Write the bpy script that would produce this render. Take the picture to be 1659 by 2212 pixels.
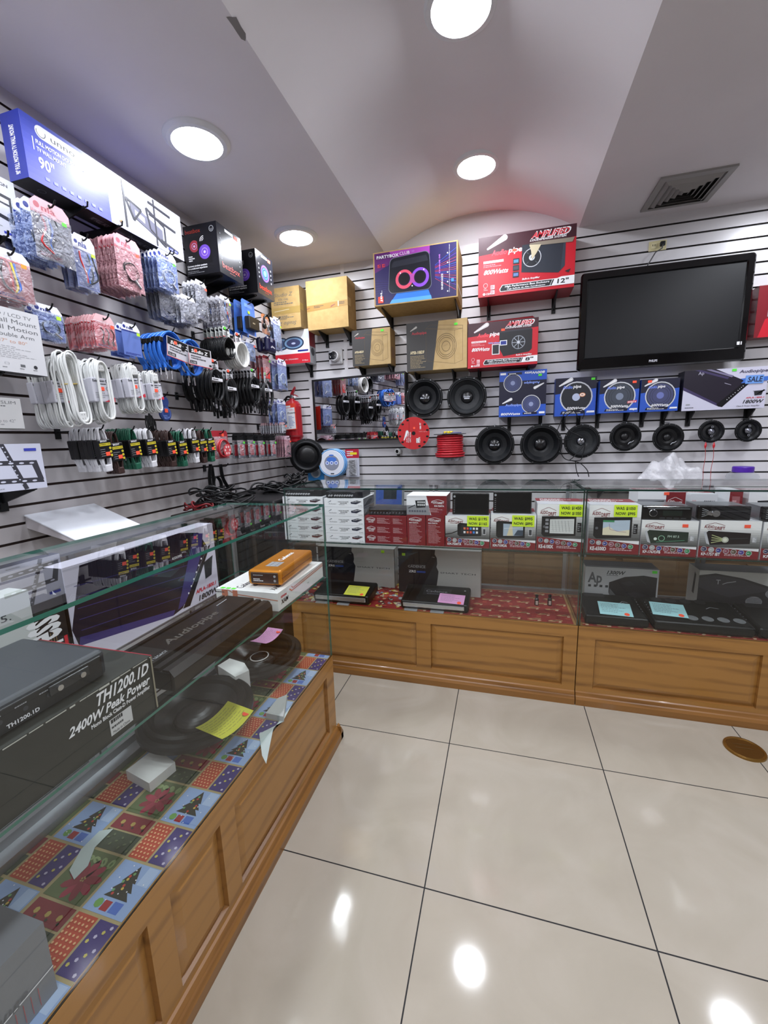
import bpy, math, random
from mathutils import Vector, Matrix
R = math.radians
PI = math.pi
scn = bpy.context.scene
for _o in list(bpy.data.objects):
    bpy.data.objects.remove(_o, do_unlink=True)
C = scn.collection
random.seed(7)

# ---------------------------------------------------------------- camera
F_PX, YAW, PITCH, ROLL = 890.44, .2808, -.1766, -.0302
CP = Vector((1.7177, -3.0729, 1.307))
_fw = Vector((-math.sin(YAW)*math.cos(PITCH), math.cos(YAW)*math.cos(PITCH), math.sin(PITCH)))
_rt = Vector((math.cos(YAW), math.sin(YAW), 0))
_up = _rt.cross(_fw)
RT = _rt*math.cos(ROLL) + _up*math.sin(ROLL)
UP = _up*math.cos(ROLL) - _rt*math.sin(ROLL)
cd = bpy.data.cameras.new('camera')
cam = bpy.data.objects.new('camera', cd)
C.objects.link(cam)
m = Matrix((RT, UP, -_fw)).transposed().to_4x4()
m.translation = CP
cam.matrix_world = m
cd.sensor_fit = 'HORIZONTAL'
cd.sensor_width = 36.0
cd.lens = 36.0*F_PX/1659
cd.clip_start = 0.02
scn.camera = cam

# ---------------------------------------------------------------- light and exposure
LAMP = 54.0            # strength of each ceiling panel
w = bpy.data.worlds.new('world')
scn.world = w
w.use_nodes = True
w.node_tree.nodes['Background'].inputs[0].default_value = (.75, .8, .9, 1)
w.node_tree.nodes['Background'].inputs[1].default_value = .15
vs = scn.view_settings
vs.view_transform = 'Standard'
vs.look = 'None'
vs.gamma = 1
vs.use_curve_mapping = False
vs.exposure = 1.03
try:
    scn.cycles.transparent_max_bounces = 32
except Exception:
    pass


def U(px, py, ax, v):
    """where the line of sight through a photo point meets the plane axis=v"""
    d = _fw + RT*(px-829.5)/F_PX - UP*(py-1106)/F_PX
    t = (v-CP[ax])/d[ax]
    return CP + d*t


# ---------------------------------------------------------------- materials
_m = {}


def lin(c):
    if isinstance(c, str):
        c = [int(c[i:i+2], 16)/255 for i in (0, 2, 4)]
    return tuple((x/12.92 if x <= .04045 else ((x+.055)/1.055)**2.4) for x in c) + (1,)


def M(c, rough=.5, metal=0, spec=.5, name=None, emit=0):
    """plain coloured material, kept by its look"""
    k = (c if isinstance(c, str) else tuple(c), rough, metal, spec, emit)
    if k in _m:
        return _m[k]
    mt = bpy.data.materials.new(name or 'paint_%s' % (c if isinstance(c, str) else 'rgb'))
    mt.use_nodes = True
    b = mt.node_tree.nodes['Principled BSDF']
    b.inputs['Base Color'].default_value = lin(c)
    b.inputs['Roughness'].default_value = rough
    b.inputs['Metallic'].default_value = metal
    b.inputs['Specular IOR Level'].default_value = spec
    if emit:
        b.inputs['Emission Color'].default_value = lin(c)
        b.inputs['Emission Strength'].default_value = emit
    _m[k] = mt
    return mt


def nodes(name):
    mt = bpy.data.materials.new(name)
    mt.use_nodes = True
    nt = mt.node_tree
    return mt, nt, nt.nodes['Principled BSDF'], nt.nodes['Material Output']


def N(nt, typ, **kw):
    n = nt.nodes.new(typ)
    for k, v in kw.items():
        if k.startswith('i_'):
            n.inputs[int(k[2:])].default_value = v
        else:
            setattr(n, k, v)
    return n


def L(nt, a, b):
    nt.links.new(a, b)


def math_n(nt, op, a, b=None):
    n = nt.nodes.new('ShaderNodeMath')
    n.operation = op
    for i, v in enumerate((a, b)):
        if v is None:
            continue
        if isinstance(v, (int, float)):
            n.inputs[i].default_value = v
        else:
            L(nt, v, n.inputs[i])
    return n.outputs[0]


def ramp(nt, fac, stops):
    r = nt.nodes.new('ShaderNodeValToRGB')
    el = r.color_ramp.elements
    while len(el) < len(stops):
        el.new(.5)
    for e, (p, c) in zip(el, stops):
        e.position = p
        e.color = lin(c)
    L(nt, fac, r.inputs[0])
    return r.outputs[0]


def glass(name, tint, ior=1.48, gloss=(1, 1, 1, 1), rough=0.0, base=0.0):
    mt, nt, b, out = nodes(name)
    nt.nodes.remove(b)
    tr = N(nt, 'ShaderNodeBsdfTransparent')
    tr.inputs[0].default_value = tint
    gl = N(nt, 'ShaderNodeBsdfGlossy')
    gl.inputs[0].default_value = gloss
    gl.inputs['Roughness'].default_value = rough
    fr = N(nt, 'ShaderNodeFresnel')
    fr.inputs[0].default_value = ior
    ge = N(nt, 'ShaderNodeNewGeometry')
    f = math_n(nt, 'MULTIPLY', math_n(nt, 'ADD', fr.outputs[0], base), math_n(nt, 'SUBTRACT', 1.0, ge.outputs['Backfacing']))
    mx = N(nt, 'ShaderNodeMixShader')
    L(nt, f, mx.inputs[0])
    L(nt, tr.outputs[0], mx.inputs[1])
    L(nt, gl.outputs[0], mx.inputs[2])
    L(nt, mx.outputs[0], out.inputs[0])
    return mt


GLASS = glass('clear_counter_glass', (.968, .982, .975, 1), 1.52)
GLASS_EDGE = M('2f6a5c', .08, 0, .8)
GLASS_EDGE_DK = M('12332c', .1, 0, .8)


def film(name, tint, opac, rough=.07, bump=1.0):
    """crinkled clear bag film: part see-through, part milky, glossy"""
    mt, nt, b, out = nodes(name)
    b.inputs['Base Color'].default_value = lin(tint)
    b.inputs['Roughness'].default_value = rough
    b.inputs['Specular IOR Level'].default_value = 1.0
    tc = N(nt, 'ShaderNodeTexCoord')
    no = N(nt, 'ShaderNodeTexNoise')
    no.inputs['Scale'].default_value = 38
    no.inputs['Detail'].default_value = 3
    no.inputs['Distortion'].default_value = 1.2
    L(nt, tc.outputs['Object'], no.inputs['Vector'])
    bp = N(nt, 'ShaderNodeBump')
    bp.inputs['Strength'].default_value = bump
    bp.inputs['Distance'].default_value = .03
    L(nt, no.outputs[0], bp.inputs['Height'])
    L(nt, bp.outputs[0], b.inputs['Normal'])
    b.inputs['Alpha'].default_value = opac
    return mt


FILM = film('clear_bag_film', 'eceef4', .3)
FILM_GREY = film('grey_bag_film', 'c4c7d2', .42)
FILM_BLUE = film('blue_bag_film', 'b9c9ea', .4)
FILM_PINK = film('pink_bag_film', 'e2b4ba', .45)


def wood(name, base, dark, axis='x', scale=1.0, rough=.32):
    mt, nt, b, out = nodes(name)
    tc = N(nt, 'ShaderNodeTexCoord')
    mp = N(nt, 'ShaderNodeMapping')
    s = {'x': (1.1, 9, 9), 'y': (9, 1.1, 9), 'z': (9, 9, 1.1)}[axis]
    mp.inputs['Scale'].default_value = tuple(v*scale for v in s)
    L(nt, tc.outputs['Object'], mp.inputs['Vector'])
    n1 = N(nt, 'ShaderNodeTexNoise')
    n1.inputs['Scale'].default_value = 1.6
    n1.inputs['Detail'].default_value = 6
    n1.inputs['Distortion'].default_value = 1.6
    L(nt, mp.outputs[0], n1.inputs['Vector'])
    n2 = N(nt, 'ShaderNodeTexWave')
    n2.bands_direction = 'Z' if axis != 'z' else 'X'
    n2.inputs['Scale'].default_value = .7
    n2.inputs['Distortion'].default_value = 7
    n2.inputs['Detail'].default_value = 3
    L(nt, mp.outputs[0], n2.inputs['Vector'])
    f = math_n(nt, 'ADD', math_n(nt, 'MULTIPLY', n1.outputs[0], .75), math_n(nt, 'MULTIPLY', n2.outputs[0], .25))
    c = ramp(nt, f, [(.22, dark), (.5, base), (.8, base)])
    L(nt, c, b.inputs['Base Color'])
    b.inputs['Roughness'].default_value = rough
    b.inputs['Coat Weight'].default_value = .15
    return mt


WOOD = wood('varnished_wood', 'a07238', '7c5428', 'x')
WOODY = wood('varnished_wood_side', 'a07238', '7c5428', 'y')
WOODZ = wood('varnished_wood_upright', 'a07238', '7c5428', 'z')
WOOD_DK = wood('varnished_wood_moulding', '8a5e2c', '684218', 'x')
WOOD_DKY = wood('varnished_wood_moulding_side', '8a5e2c', '684218', 'y')


def noisy(name, a, b_, scale=4, rough=.5, spec=.5, bump=0, detail=4):
    mt, nt, b, out = nodes(name)
    tc = N(nt, 'ShaderNodeTexCoord')
    no = N(nt, 'ShaderNodeTexNoise')
    no.inputs['Scale'].default_value = scale
    no.inputs['Detail'].default_value = detail
    L(nt, tc.outputs['Object'], no.inputs['Vector'])
    L(nt, ramp(nt, no.outputs[0], [(.35, a), (.65, b_)]), b.inputs['Base Color'])
    b.inputs['Roughness'].default_value = rough
    b.inputs['Specular IOR Level'].default_value = spec
    if bump:
        bp = N(nt, 'ShaderNodeBump')
        bp.inputs['Strength'].default_value = bump
        bp.inputs['Distance'].default_value = .002
        L(nt, no.outputs[0], bp.inputs['Height'])
        L(nt, bp.outputs[0], b.inputs['Normal'])
    return mt


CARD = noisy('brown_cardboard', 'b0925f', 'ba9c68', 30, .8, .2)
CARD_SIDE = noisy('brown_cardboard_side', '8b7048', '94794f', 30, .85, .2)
WALLP = noisy('white_slat_panel', 'c9c7ca', 'd0ced0', 1.2, .3, .45)
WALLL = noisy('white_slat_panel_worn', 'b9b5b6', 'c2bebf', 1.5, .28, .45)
GROOVE = M('2a2524', .7)
GROOVE_BR = M('3a2a24', .7)
CEIL = noisy('ceiling_paint', 'd6d2d5', 'dbd7da', 2.5, .75, .3)
TRIMW = M('d6d4d6', .45)

BLK = M('0c0d0f', .4, 0, .35)
BLKM = M('121315', .6, 0, .3)
BLKG = M('060608', .08, 0, .6)
GRY = M('3b3d41', .5)
LGRY = M('9a9ca0', .5)
WHT = M('e4e4e6', .5)
PAPER = M('dedee2', .6)
CHROME = M('c8c8cc', .18, 1)
STEEL = M('8d8f93', .3, 1)
ALU = M('a8aaad', .35, .9)
RED = M('c82432', .4)
REDD = M('8c1420', .45)
MAROON = M('7d1c22', .45)
ORS = M('ff5a3c', .6)
GRS = M('5ce03c', .6)
YGS = M('b8f02c', .6)
YEL = M('e6d428', .5)
BLUE = M('2b4fae', .4)
BLUED = M('1a2a80', .4)
BLUEC = M('2a6fd0', .4)
NAVY = M('15173c', .4)


# ---------------------------------------------------------------- mesh building
_txt = {}


def text_mesh(s, bold, res=2):
    k = (s, bold)
    if k in _txt:
        return _txt[k]
    cu = bpy.data.curves.new('t', 'FONT')
    cu.body = s
    cu.size = 1
    cu.resolution_u = res
    cu.offset = .026 if bold else 0
    ob = bpy.data.objects.new('t', cu)
    C.objects.link(ob)
    dg = bpy.context.evaluated_depsgraph_get()
    me = bpy.data.meshes.new_from_object(ob.evaluated_get(dg))
    vsx = [(v.co.x, v.co.y) for v in me.vertices]
    fs = [tuple(p.vertices) for p in me.polygons]
    # keep faces looking one way
    out = []
    for f in fs:
        a = 0
        for i in range(len(f)):
            x1, y1 = vsx[f[i]]
            x2, y2 = vsx[f[(i+1) % len(f)]]
            a += x1*y2-x2*y1
        out.append(f if a > 0 else f[::-1])
    bpy.data.objects.remove(ob)
    bpy.data.curves.remove(cu)
    bpy.data.meshes.remove(me)
    if not vsx:
        vsx = [(0, 0)]
    x0 = min(v[0] for v in vsx)
    x1 = max(v[0] for v in vsx)
    y0 = min(v[1] for v in vsx)
    y1 = max(v[1] for v in vsx)
    _txt[k] = (vsx, out, (x0, x1, y0, y1))
    return _txt[k]


class MB:
    """collects geometry, built into ONE mesh object"""

    def __init__(self):
        self.v, self.f, self.mi, self.sm, self.mats = [], [], [], [], []
        self.T = Matrix.Identity(4)
        self.lay = 0

    def mid(self, mat):
        if mat not in self.mats:
            self.mats.append(mat)
        return self.mats.index(mat)

    def add(self, vs_, fs, mat, smooth=False):
        o = len(self.v)
        T = self.T
        self.v += [tuple(T @ Vector(p)) for p in vs_]
        i = self.mid(mat)
        for f in fs:
            self.f.append(tuple(o+k for k in f))
            self.mi.append(i)
            self.sm.append(smooth)
        return self

    def box(self, x0, x1, y0, y1, z0, z1, mat, faces=None):
        """faces: dict side -> material for sides that differ"""
        vs_ = [(x0, y0, z0), (x1, y0, z0), (x1, y1, z0), (x0, y1, z0), (x0, y0, z1), (x1, y0, z1), (x1, y1, z1), (x0, y1, z1)]
        q = {'bottom': (3, 2, 1, 0), 'top': (4, 5, 6, 7), 'front': (0, 1, 5, 4), 'right': (1, 2, 6, 5), 'back': (2, 3, 7, 6), 'left': (3, 0, 4, 7)}
        for k, f in q.items():
            self.add([vs_[i] for i in f], [(0, 1, 2, 3)], (faces or {}).get(k, mat))
        return self

    def bbox(self, x0, x1, y0, y1, z0, z1, mat, b=.004, seg=2, smooth=False):
        """box with rounded upright and level edges"""
        b = min(b, (x1-x0)/2.01, (y1-y0)/2.01, (z1-z0)/2.01)
        rings = []
        pr = []
        for i in range(seg+1):
            a = PI/2*i/seg
            pr.append((b-b*math.sin(a), b-b*math.cos(a)))   # inset, height
        levels = [(ins, z0+h) for ins, h in pr] + [(ins, z1-h) for ins, h in reversed(pr)]
        for ins, z in levels:
            r = []
            for cx, cy, a0 in ((x1-b, y1-b, 0), (x0+b, y1-b, PI/2), (x0+b, y0+b, PI), (x1-b, y0+b, 1.5*PI)):
                rr = b-ins
                for i in range(seg+1):
                    a = a0+PI/2*i/seg
                    r.append((cx+rr*math.cos(a), cy+rr*math.sin(a), z))
            rings.append(r)
        n = len(rings[0])
        vs_ = [p for r in rings for p in r]
        fs = []
        for k in range(len(rings)-1):
            for i in range(n):
                j = (i+1) % n
                fs.append((k*n+i, k*n+j, (k+1)*n+j, (k+1)*n+i))
        self.add(vs_, fs, mat, smooth)
        self.add(rings[0], [tuple(range(n))[::-1]], mat)
        self.add(rings[-1], [tuple(range(n))], mat)
        return self

    def poly(self, pts, mat):
        return self.add(pts, [tuple(range(len(pts)))], mat)

    def prism(self, pts, axis, a, b, mat, cap=True, smooth=False):
        """2-D outline pushed along an axis between a and b"""
        def P(p, t):
            return {'x': (t, p[0], p[1]), 'y': (p[0], t, p[1]), 'z': (p[0], p[1], t)}[axis]
        n = len(pts)
        va = [P(p, a) for p in pts]+[P(p, b) for p in pts]
        self.add(va, [(i, (i+1) % n, n+(i+1) % n, n+i) for i in range(n)], mat, smooth)
        if cap:
            self.add(va[:n], [tuple(range(n))[::-1]], mat)
            self.add(va[n:], [tuple(range(n))], mat)
        return self

    def lathe(self, prof, mat, seg=32, smooth=True, mats=None, closed=False):
        """profile (r, z) turned about local z"""
        n = len(prof)
        vs_ = []
        for r, z in prof:
            for i in range(seg):
                a = 2*PI*i/seg
                vs_.append((r*math.cos(a), r*math.sin(a), z))
        for k in range(n-1):
            mm = mats[k] if mats else mat
            fs = []
            for i in range(seg):
                j = (i+1) % seg
                fs.append((i, j, seg+j, seg+i))
            self.add(vs_[k*seg:(k+2)*seg], fs, mm, smooth)
        return self

    def disc(self, c, r, nrm, mat, seg=24, ry=None):
        nrm = Vector(nrm).normalized()
        q = nrm.to_track_quat('Z', 'Y')
        pts = [Vector(c)+q @ Vector((r*math.cos(2*PI*i/seg), (ry or r)*math.sin(2*PI*i/seg), 0)) for i in range(seg)]
        return self.poly([tuple(p) for p in pts], mat)

    def cyl(self, a, b, r, mat, seg=12, r2=None, cap=True):
        a, b = Vector(a), Vector(b)
        q = (b-a).to_track_quat('Z', 'Y')
        r2 = r if r2 is None else r2
        va = [tuple(a+q @ Vector((r*math.cos(2*PI*i/seg), r*math.sin(2*PI*i/seg), 0))) for i in range(seg)]
        vb = [tuple(b+q @ Vector((r2*math.cos(2*PI*i/seg), r2*math.sin(2*PI*i/seg), 0))) for i in range(seg)]
        self.add(va+vb, [(i, (i+1) % seg, seg+(i+1) % seg, seg+i) for i in range(seg)], mat, True)
        if cap:
            self.add(va, [tuple(range(seg))[::-1]], mat)
            self.add(vb, [tuple(range(seg))], mat)
        return self

    def tube(self, pts, r, mat, seg=6, closed=False):
        pts = [Vector(p) for p in pts]
        n = len(pts)
        vs_, fs = [], []
        nr = None
        for i, p in enumerate(pts):
            if closed:
                t = pts[(i+1) % n]-pts[i-1]
            else:
                t = pts[min(i+1, n-1)]-pts[max(i-1, 0)]
            if t.length < 1e-9:
                t = Vector((0, 0, 1))
            t.normalize()
            if nr is None:
                nr = t.orthogonal().normalized()
            nr = (nr-t*nr.dot(t))
            nr = nr.normalized() if nr.length > 1e-6 else t.orthogonal().normalized()
            bn = t.cross(nr)
            for k in range(seg):
                a = 2*PI*k/seg
                vs_.append(tuple(p+nr*r*math.cos(a)+bn*r*math.sin(a)))
        for i in range(n if closed else n-1):
            j = (i+1) % n
            for k in range(seg):
                l = (k+1) % seg
                fs.append((i*seg+k, i*seg+l, j*seg+l, j*seg+k))
        self.add(vs_, fs, mat, True)
        if not closed:
            self.add(vs_[:seg], [tuple(range(seg))[::-1]], mat)
            self.add(vs_[-seg:], [tuple(range(seg))], mat)
        return self

    # ---- printing on a face
    def face(self, o, u, v, W=1, H=1):
        """o lower-left corner, u right, v up, as seen from in front"""
        return Pr(self, Vector(o), Vector(u).normalized(), Vector(v).normalized(), W, H)

    def front(self, x0, x1, y, z0, z1):
        return self.face((x0, y, z0), (1, 0, 0), (0, 0, 1), x1-x0, z1-z0)

    def build(self, name, parent=None, label=None):
        me = bpy.data.meshes.new(name)
        me.from_pydata(self.v, [], self.f)
        for mt in self.mats:
            me.materials.append(mt)
        me.polygons.foreach_set('material_index', self.mi)
        me.polygons.foreach_set('use_smooth', self.sm)
        me.update()
        o = bpy.data.objects.new(name, me)
        C.objects.link(o)
        if parent:
            o.parent = parent
        if label:
            o['label'] = label
        return o


class Pr:
    """flat print on one face, in fractions of its width and height"""

    def __init__(s, mb, o, u, v, W, H):
        s.mb, s.o, s.u, s.v, s.W, s.H = mb, o, u, v, W, H
        s.n = u.cross(v)
        s.k = 0
        s.fix = None

    def P(s, a, b):
        return tuple(s.o+s.u*a*s.W+s.v*b*s.H+s.n*s.z)

    def up(s):
        s.k += 1
        s.z = .0002+.00006*(s.k if s.fix is None else s.fix)

    def rect(s, a0, b0, a1, b1, mat):
        s.up()
        s.mb.poly([s.P(a0, b0), s.P(a1, b0), s.P(a1, b1), s.P(a0, b1)], mat)
        return s

    def poly(s, pts, mat):
        s.up()
        s.mb.poly([s.P(*p) for p in pts], mat)
        return s

    def ell(s, a, b, ra, mat, rb=None, seg=24):
        """rb given as fraction of height, otherwise round"""
        s.up()
        rb = rb if rb is not None else ra*s.W/s.H
        s.mb.poly([s.P(a+ra*math.cos(2*PI*i/seg), b+rb*math.sin(2*PI*i/seg)) for i in range(seg)], mat)
        return s

    def ring(s, a, b, ra, t, mat, rb=None, seg=28, a0=0, a1=2*PI):
        s.up()
        rb = rb if rb is not None else ra*s.W/s.H
        kk = 1-t/ra
        pts = []
        n = seg
        for i in range(n+1):
            an = a0+(a1-a0)*i/n
            pts.append((s.P(a+ra*math.cos(an), b+rb*math.sin(an)), s.P(a+ra*kk*math.cos(an), b+rb*kk*math.sin(an))))
        for i in range(n):
            s.mb.poly([pts[i][0], pts[i+1][0], pts[i+1][1], pts[i][1]], mat)
        return s

    def line(s, pts, t, mat):
        """thin line, thickness in metres"""
        s.up()
        for (a, b), (c, d) in zip(pts, pts[1:]):
            p, q = Vector(s.P(a, b)), Vector(s.P(c, d))
            w_ = (q-p).cross(s.n)
            if w_.length < 1e-9:
                continue
            w_ = w_.normalized()*t/2
            s.mb.poly([tuple(p+w_), tuple(q+w_), tuple(q-w_), tuple(p-w_)], mat)
        return s

    def text(s, t, a, b, h, mat, w=None, bold=False, sh=0, al='l', rot=0):
        """lower-left at (a,b); h cap height as fraction of H; w total width as fraction of W"""
        s.up()
        vs_, fs, (x0, x1, y0, y1) = text_mesh(t, bold)
        k = h*s.H/.7
        kx = k
        if w is not None:
            kx = w*s.W/max(x1-x0, 1e-4)
        wd = (x1-x0)*kx
        off = {'l': 0, 'c': -wd/2, 'r': -wd}[al]
        o = Vector(s.P(a, b))
        ca, sa = math.cos(rot), math.sin(rot)
        U_, V_ = s.u*ca+s.v*sa, s.v*ca-s.u*sa
        pts = [tuple(o+U_*((x-x0)*kx+off+sh*y*k)+V_*(y*k)) for x, y in vs_]
        s.mb.add(pts, fs, mat)
        return s

    def small(s, a0, b0, a1, b1, n, mat, fill=.5, seed=1):
        """rows of print too small to read"""
        s.up()
        rg = random.Random(seed)
        hh = (b1-b0)/n
        for i in range(n):
            b = b1-(i+1)*hh
            a = a0
            end = a0+(a1-a0)*rg.uniform(.55, 1)
            while a < end:
                l_ = rg.uniform(.03, .12)*(a1-a0)
                s.mb.poly([s.P(a, b+hh*.2), s.P(min(a+l_, end), b+hh*.2), s.P(min(a+l_, end), b+hh*(.2+fill)), s.P(a, b+hh*(.2+fill))], mat)
                a += l_+.02*(a1-a0)
        return s


def thing(name, label, cat, loc=(0, 0, 0), rotz=0, group=None, rot=None):
    o = bpy.data.objects.new(name, None)
    o.empty_display_size = .05
    C.objects.link(o)
    o.location = loc
    o.rotation_euler = rot or (0, 0, rotz)
    o['label'] = label
    o['category'] = cat
    if group:
        o['group'] = group
    return o


def tag(o, label, cat, loc=None, rot=None, group=None):
    o['label'] = label
    o['category'] = cat
    if group:
        o['group'] = group
    if loc is not None:
        o.location = loc
    if rot is not None:
        o.rotation_euler = rot if not isinstance(rot, (int, float)) else (0, 0, rot)
    return o


def struct(o):
    o['kind'] = 'structure'
    return o


def dup(root, loc, rot=None, label=None, group=None):
    kids = [ch for ch in bpy.data.objects if ch.parent == root]
    r = root.copy()
    C.objects.link(r)
    r.location = loc
    if rot is not None:
        r.rotation_euler = rot if not isinstance(rot, (int, float)) else (0, 0, rot)
    if label:
        r['label'] = label
    if group:
        r['group'] = group
    for ch in kids:
        g = [x for x in bpy.data.objects if x.parent == ch]
        c = ch.copy()
        C.objects.link(c)
        c.parent = r
        for x in g:
            d = x.copy()
            C.objects.link(d)
            d.parent = c
    return r


ORD = ['frontmost', 'second', 'third', 'fourth', 'fifth', 'sixth', 'seventh', 'eighth', 'ninth', 'tenth', 'eleventh', 'twelfth', 'thirteenth', 'fourteenth']


def nth(i, tail=' from front'):
    return ORD[0] if i == 0 else ORD[i]+tail

# ================================================================ THE ROOM
X1, Y1, H = 4.9, -6.6, 2.5636
VX0, VX1, VR = .9136, 2.15, .185        # barrel vault
TX, TY, TS = 1.5228, -1.4865, .6012     # floor tile joints

# floor: glossy cream tiles with dark joints
mt, nt, b, out = nodes('polished_cream_tile')
tc = N(nt, 'ShaderNodeTexCoord')
sp = N(nt, 'ShaderNodeSeparateXYZ')
L(nt, tc.outputs['Object'], sp.inputs[0])


def joint(sock, o):
    a = math_n(nt, 'FRACT', math_n(nt, 'ADD', math_n(nt, 'DIVIDE', math_n(nt, 'SUBTRACT', sock, o), TS), 100.0))
    a = math_n(nt, 'MINIMUM', a, math_n(nt, 'SUBTRACT', 1.0, a))
    return math_n(nt, 'LESS_THAN', a, .0019/TS)


g = math_n(nt, 'MAXIMUM', joint(sp.outputs[0], TX), joint(sp.outputs[1], TY))
n1 = N(nt, 'ShaderNodeTexNoise')
n1.inputs['Scale'].default_value = 3.2
n1.inputs['Detail'].default_value = 9
n1.inputs['Distortion'].default_value = 1.4
L(nt, tc.outputs['Object'], n1.inputs['Vector'])
c1 = ramp(nt, n1.outputs[0], [(.3, 'a0988a'), (.5, 'a59d8f'), (.7, 'aaa295')])
mx = N(nt, 'ShaderNodeMix', data_type='RGBA')
L(nt, g, mx.inputs[0])
L(nt, c1, mx.inputs[6])
mx.inputs[7].default_value = lin('1c1b1d')
L(nt, mx.outputs[2], b.inputs['Base Color'])
L(nt, math_n(nt, 'ADD', math_n(nt, 'MULTIPLY', g, .6), .08), b.inputs['Roughness'])
b.inputs['Specular IOR Level'].default_value = .36
FLOOR = mt
mb = MB()
mb.box(-.1, X1+.1, Y1-.1, .1, -.06, 0, FLOOR)
struct(mb.build('floor'))

Z0, DZ = .968, .0668


def slat_profile(zlo, zhi, gm, wm, g=.0095, dep=.009):
    """list of (out, z, mat) for the slat board face, out measured into the board"""
    pts = [(0, zlo)]
    mats = []
    k = math.ceil((zlo-Z0)/DZ+.01)
    while Z0+k*DZ+g/2 < zhi-.003:
        z = Z0+k*DZ
        pts += [(0, z-g/2), (dep, z-g/2+.001), (dep, z+g/2-.001), (0, z+g/2)]
        mats += [wm, gm, gm, gm]
        k += 1
    pts.append((0, zhi))
    mats.append(wm)
    return pts, mats


def slat_wall(mb, P0, P1, zlo, zhi, wm, gm):
    """board from plan point P0 to P1, facing to the left-hand side of P0->P1 reversed"""
    p0, p1 = Vector((P0[0], P0[1], 0)), Vector((P1[0], P1[1], 0))
    d = (p1-p0).normalized()
    n = Vector((-d.y, d.x, 0))          # into the board
    pts, mats = slat_profile(zlo, zhi, gm, wm)
    for (o0, z0), (o1, z1), mm in zip(pts, pts[1:], mats):
        a, b_ = p0+n*o0, p1+n*o0
        c, e = p1+n*o1, p0+n*o1
        mb.poly([(a.x, a.y, z0), (b_.x, b_.y, z0), (c.x, c.y, z1), (e.x, e.y, z1)], mm)


# back wall: slat board around the hatch with its looking glass
MX0, MX1, MZ0, MZ1 = [0]*4
p = U(674, 818, 1, 0)
q = U(878, 952, 1, 0)
MX0, MZ1, MX1, MZ0 = p.x, p.z, q.x, q.z
TM = .038                                # flat white margin round the hatch
mb = MB()
WX1 = X1
LM, ZU, ZL = MX0-.03, MZ1+.03, MZ0-.028
for x0, x1, z0, z1 in ((0, LM, 0, H), (LM, .556, ZU, H), (.582, MX1+.008, ZU, H), (LM, MX1+.008, 0, ZL), (MX1+.008, WX1, 0, H)):
    slat_wall(mb, (x0, 0), (x1, 0), z0, z1, WALLP, GROOVE)
mb.poly([(.556, 0, ZU), (.582, 0, ZU), (.582, 0, H), (.556, 0, H)], WALLP)
mb.box(.556, .582, -.001, .012, 1.85, H, TRIMW)
# plain margin behind the mirror
mb.poly([(LM, 0, ZL), (MX1+.008, 0, ZL), (MX1+.008, 0, ZU), (LM, 0, ZU)], WALLP)
HD = .0125
mb.box(-.1, X1+.1, HD, HD+.05, -.06, H+.4, TRIMW)
# lunette under the vault
arc = []
cxv = (VX0+VX1)/2
hw = (VX1-VX0)/2
Rv = (hw*hw+VR*VR)/(2*VR)
av = math.asin(hw/Rv)
for i in range(25):
    a = -av+2*av*i/24
    arc.append((cxv+Rv*math.sin(a), H+VR-Rv+Rv*math.cos(a)))
mb.poly([(x, 0, z) for x, z in reversed(arc)][::-1][::-1], M('c2bfc2', .6))
# thin board joints
for px in (0.95, 1.23, 1.66):
    pass
struct(mb.build('wall_back'))

mb = MB()
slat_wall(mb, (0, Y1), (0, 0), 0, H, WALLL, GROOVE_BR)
mb.box(-.06, -.012, Y1-.1, .1, -.06, H, TRIMW)
struct(mb.build('wall_left'))
mb = MB()
slat_wall(mb, (X1, 0), (X1, Y1), 0, H, WALLP, GROOVE_BR)
mb.box(X1+.0125, X1+.06, Y1-.1, .1, -.06, H, TRIMW)
struct(mb.build('wall_right'))
mb = MB()
mb.box(-.06, X1+.06, Y1-.06, Y1, -.06, H+.3, M('8f8880', .6))
struct(mb.build('wall_front'))

mb = MB()
mb.box(-.06, VX0, Y1-.06, .16, H, H+.05, CEIL)
mb.box(VX1, X1+.06, Y1-.06, .16, H, H+.05, CEIL)
n = len(arc)
va = [(x, Y1-.06, z) for x, z in arc]+[(x, .16, z) for x, z in arc]
mb.add(va, [(i, i+1, n+i+1, n+i) for i in range(n-1)], CEIL, True)
# chipped paint on the edge of the flat part
cp = U(513, 60, 2, H-.0005)
pts = []
rg = random.Random(3)
for i in range(11):
    a = 2*PI*i/11
    r = rg.uniform(.6, 1.1)
    pts.append((cp.x+.018*r*math.cos(a), cp.y+.05*r*math.sin(a), H-.0006))
mb.poly(pts[::-1], M('7d7a78', .9))
struct(mb.build('ceiling'))

# ---------------------------------------------------------------- ceiling lamps
def lamp(x, y, z, label, tilt=0):
    t = thing('ceiling_downlight', label, 'ceiling light', (x, y, z), rot=(0, tilt, 0), group='round ceiling downlights')
    mb = MB()
    mb.lathe([(.098, -.012), (.101, -.016), (.118, -.014), (.131, -.004), (.133, 0)], M('d8dadc', .35), 48)
    mb.build('trim_ring', t)
    mb = MB()
    mb.lathe([(.0005, -.013), (.098, -.013)], M('f2f6ff', .4, emit=LAMP), 40)
    mb.build('diffuser', t)


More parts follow.
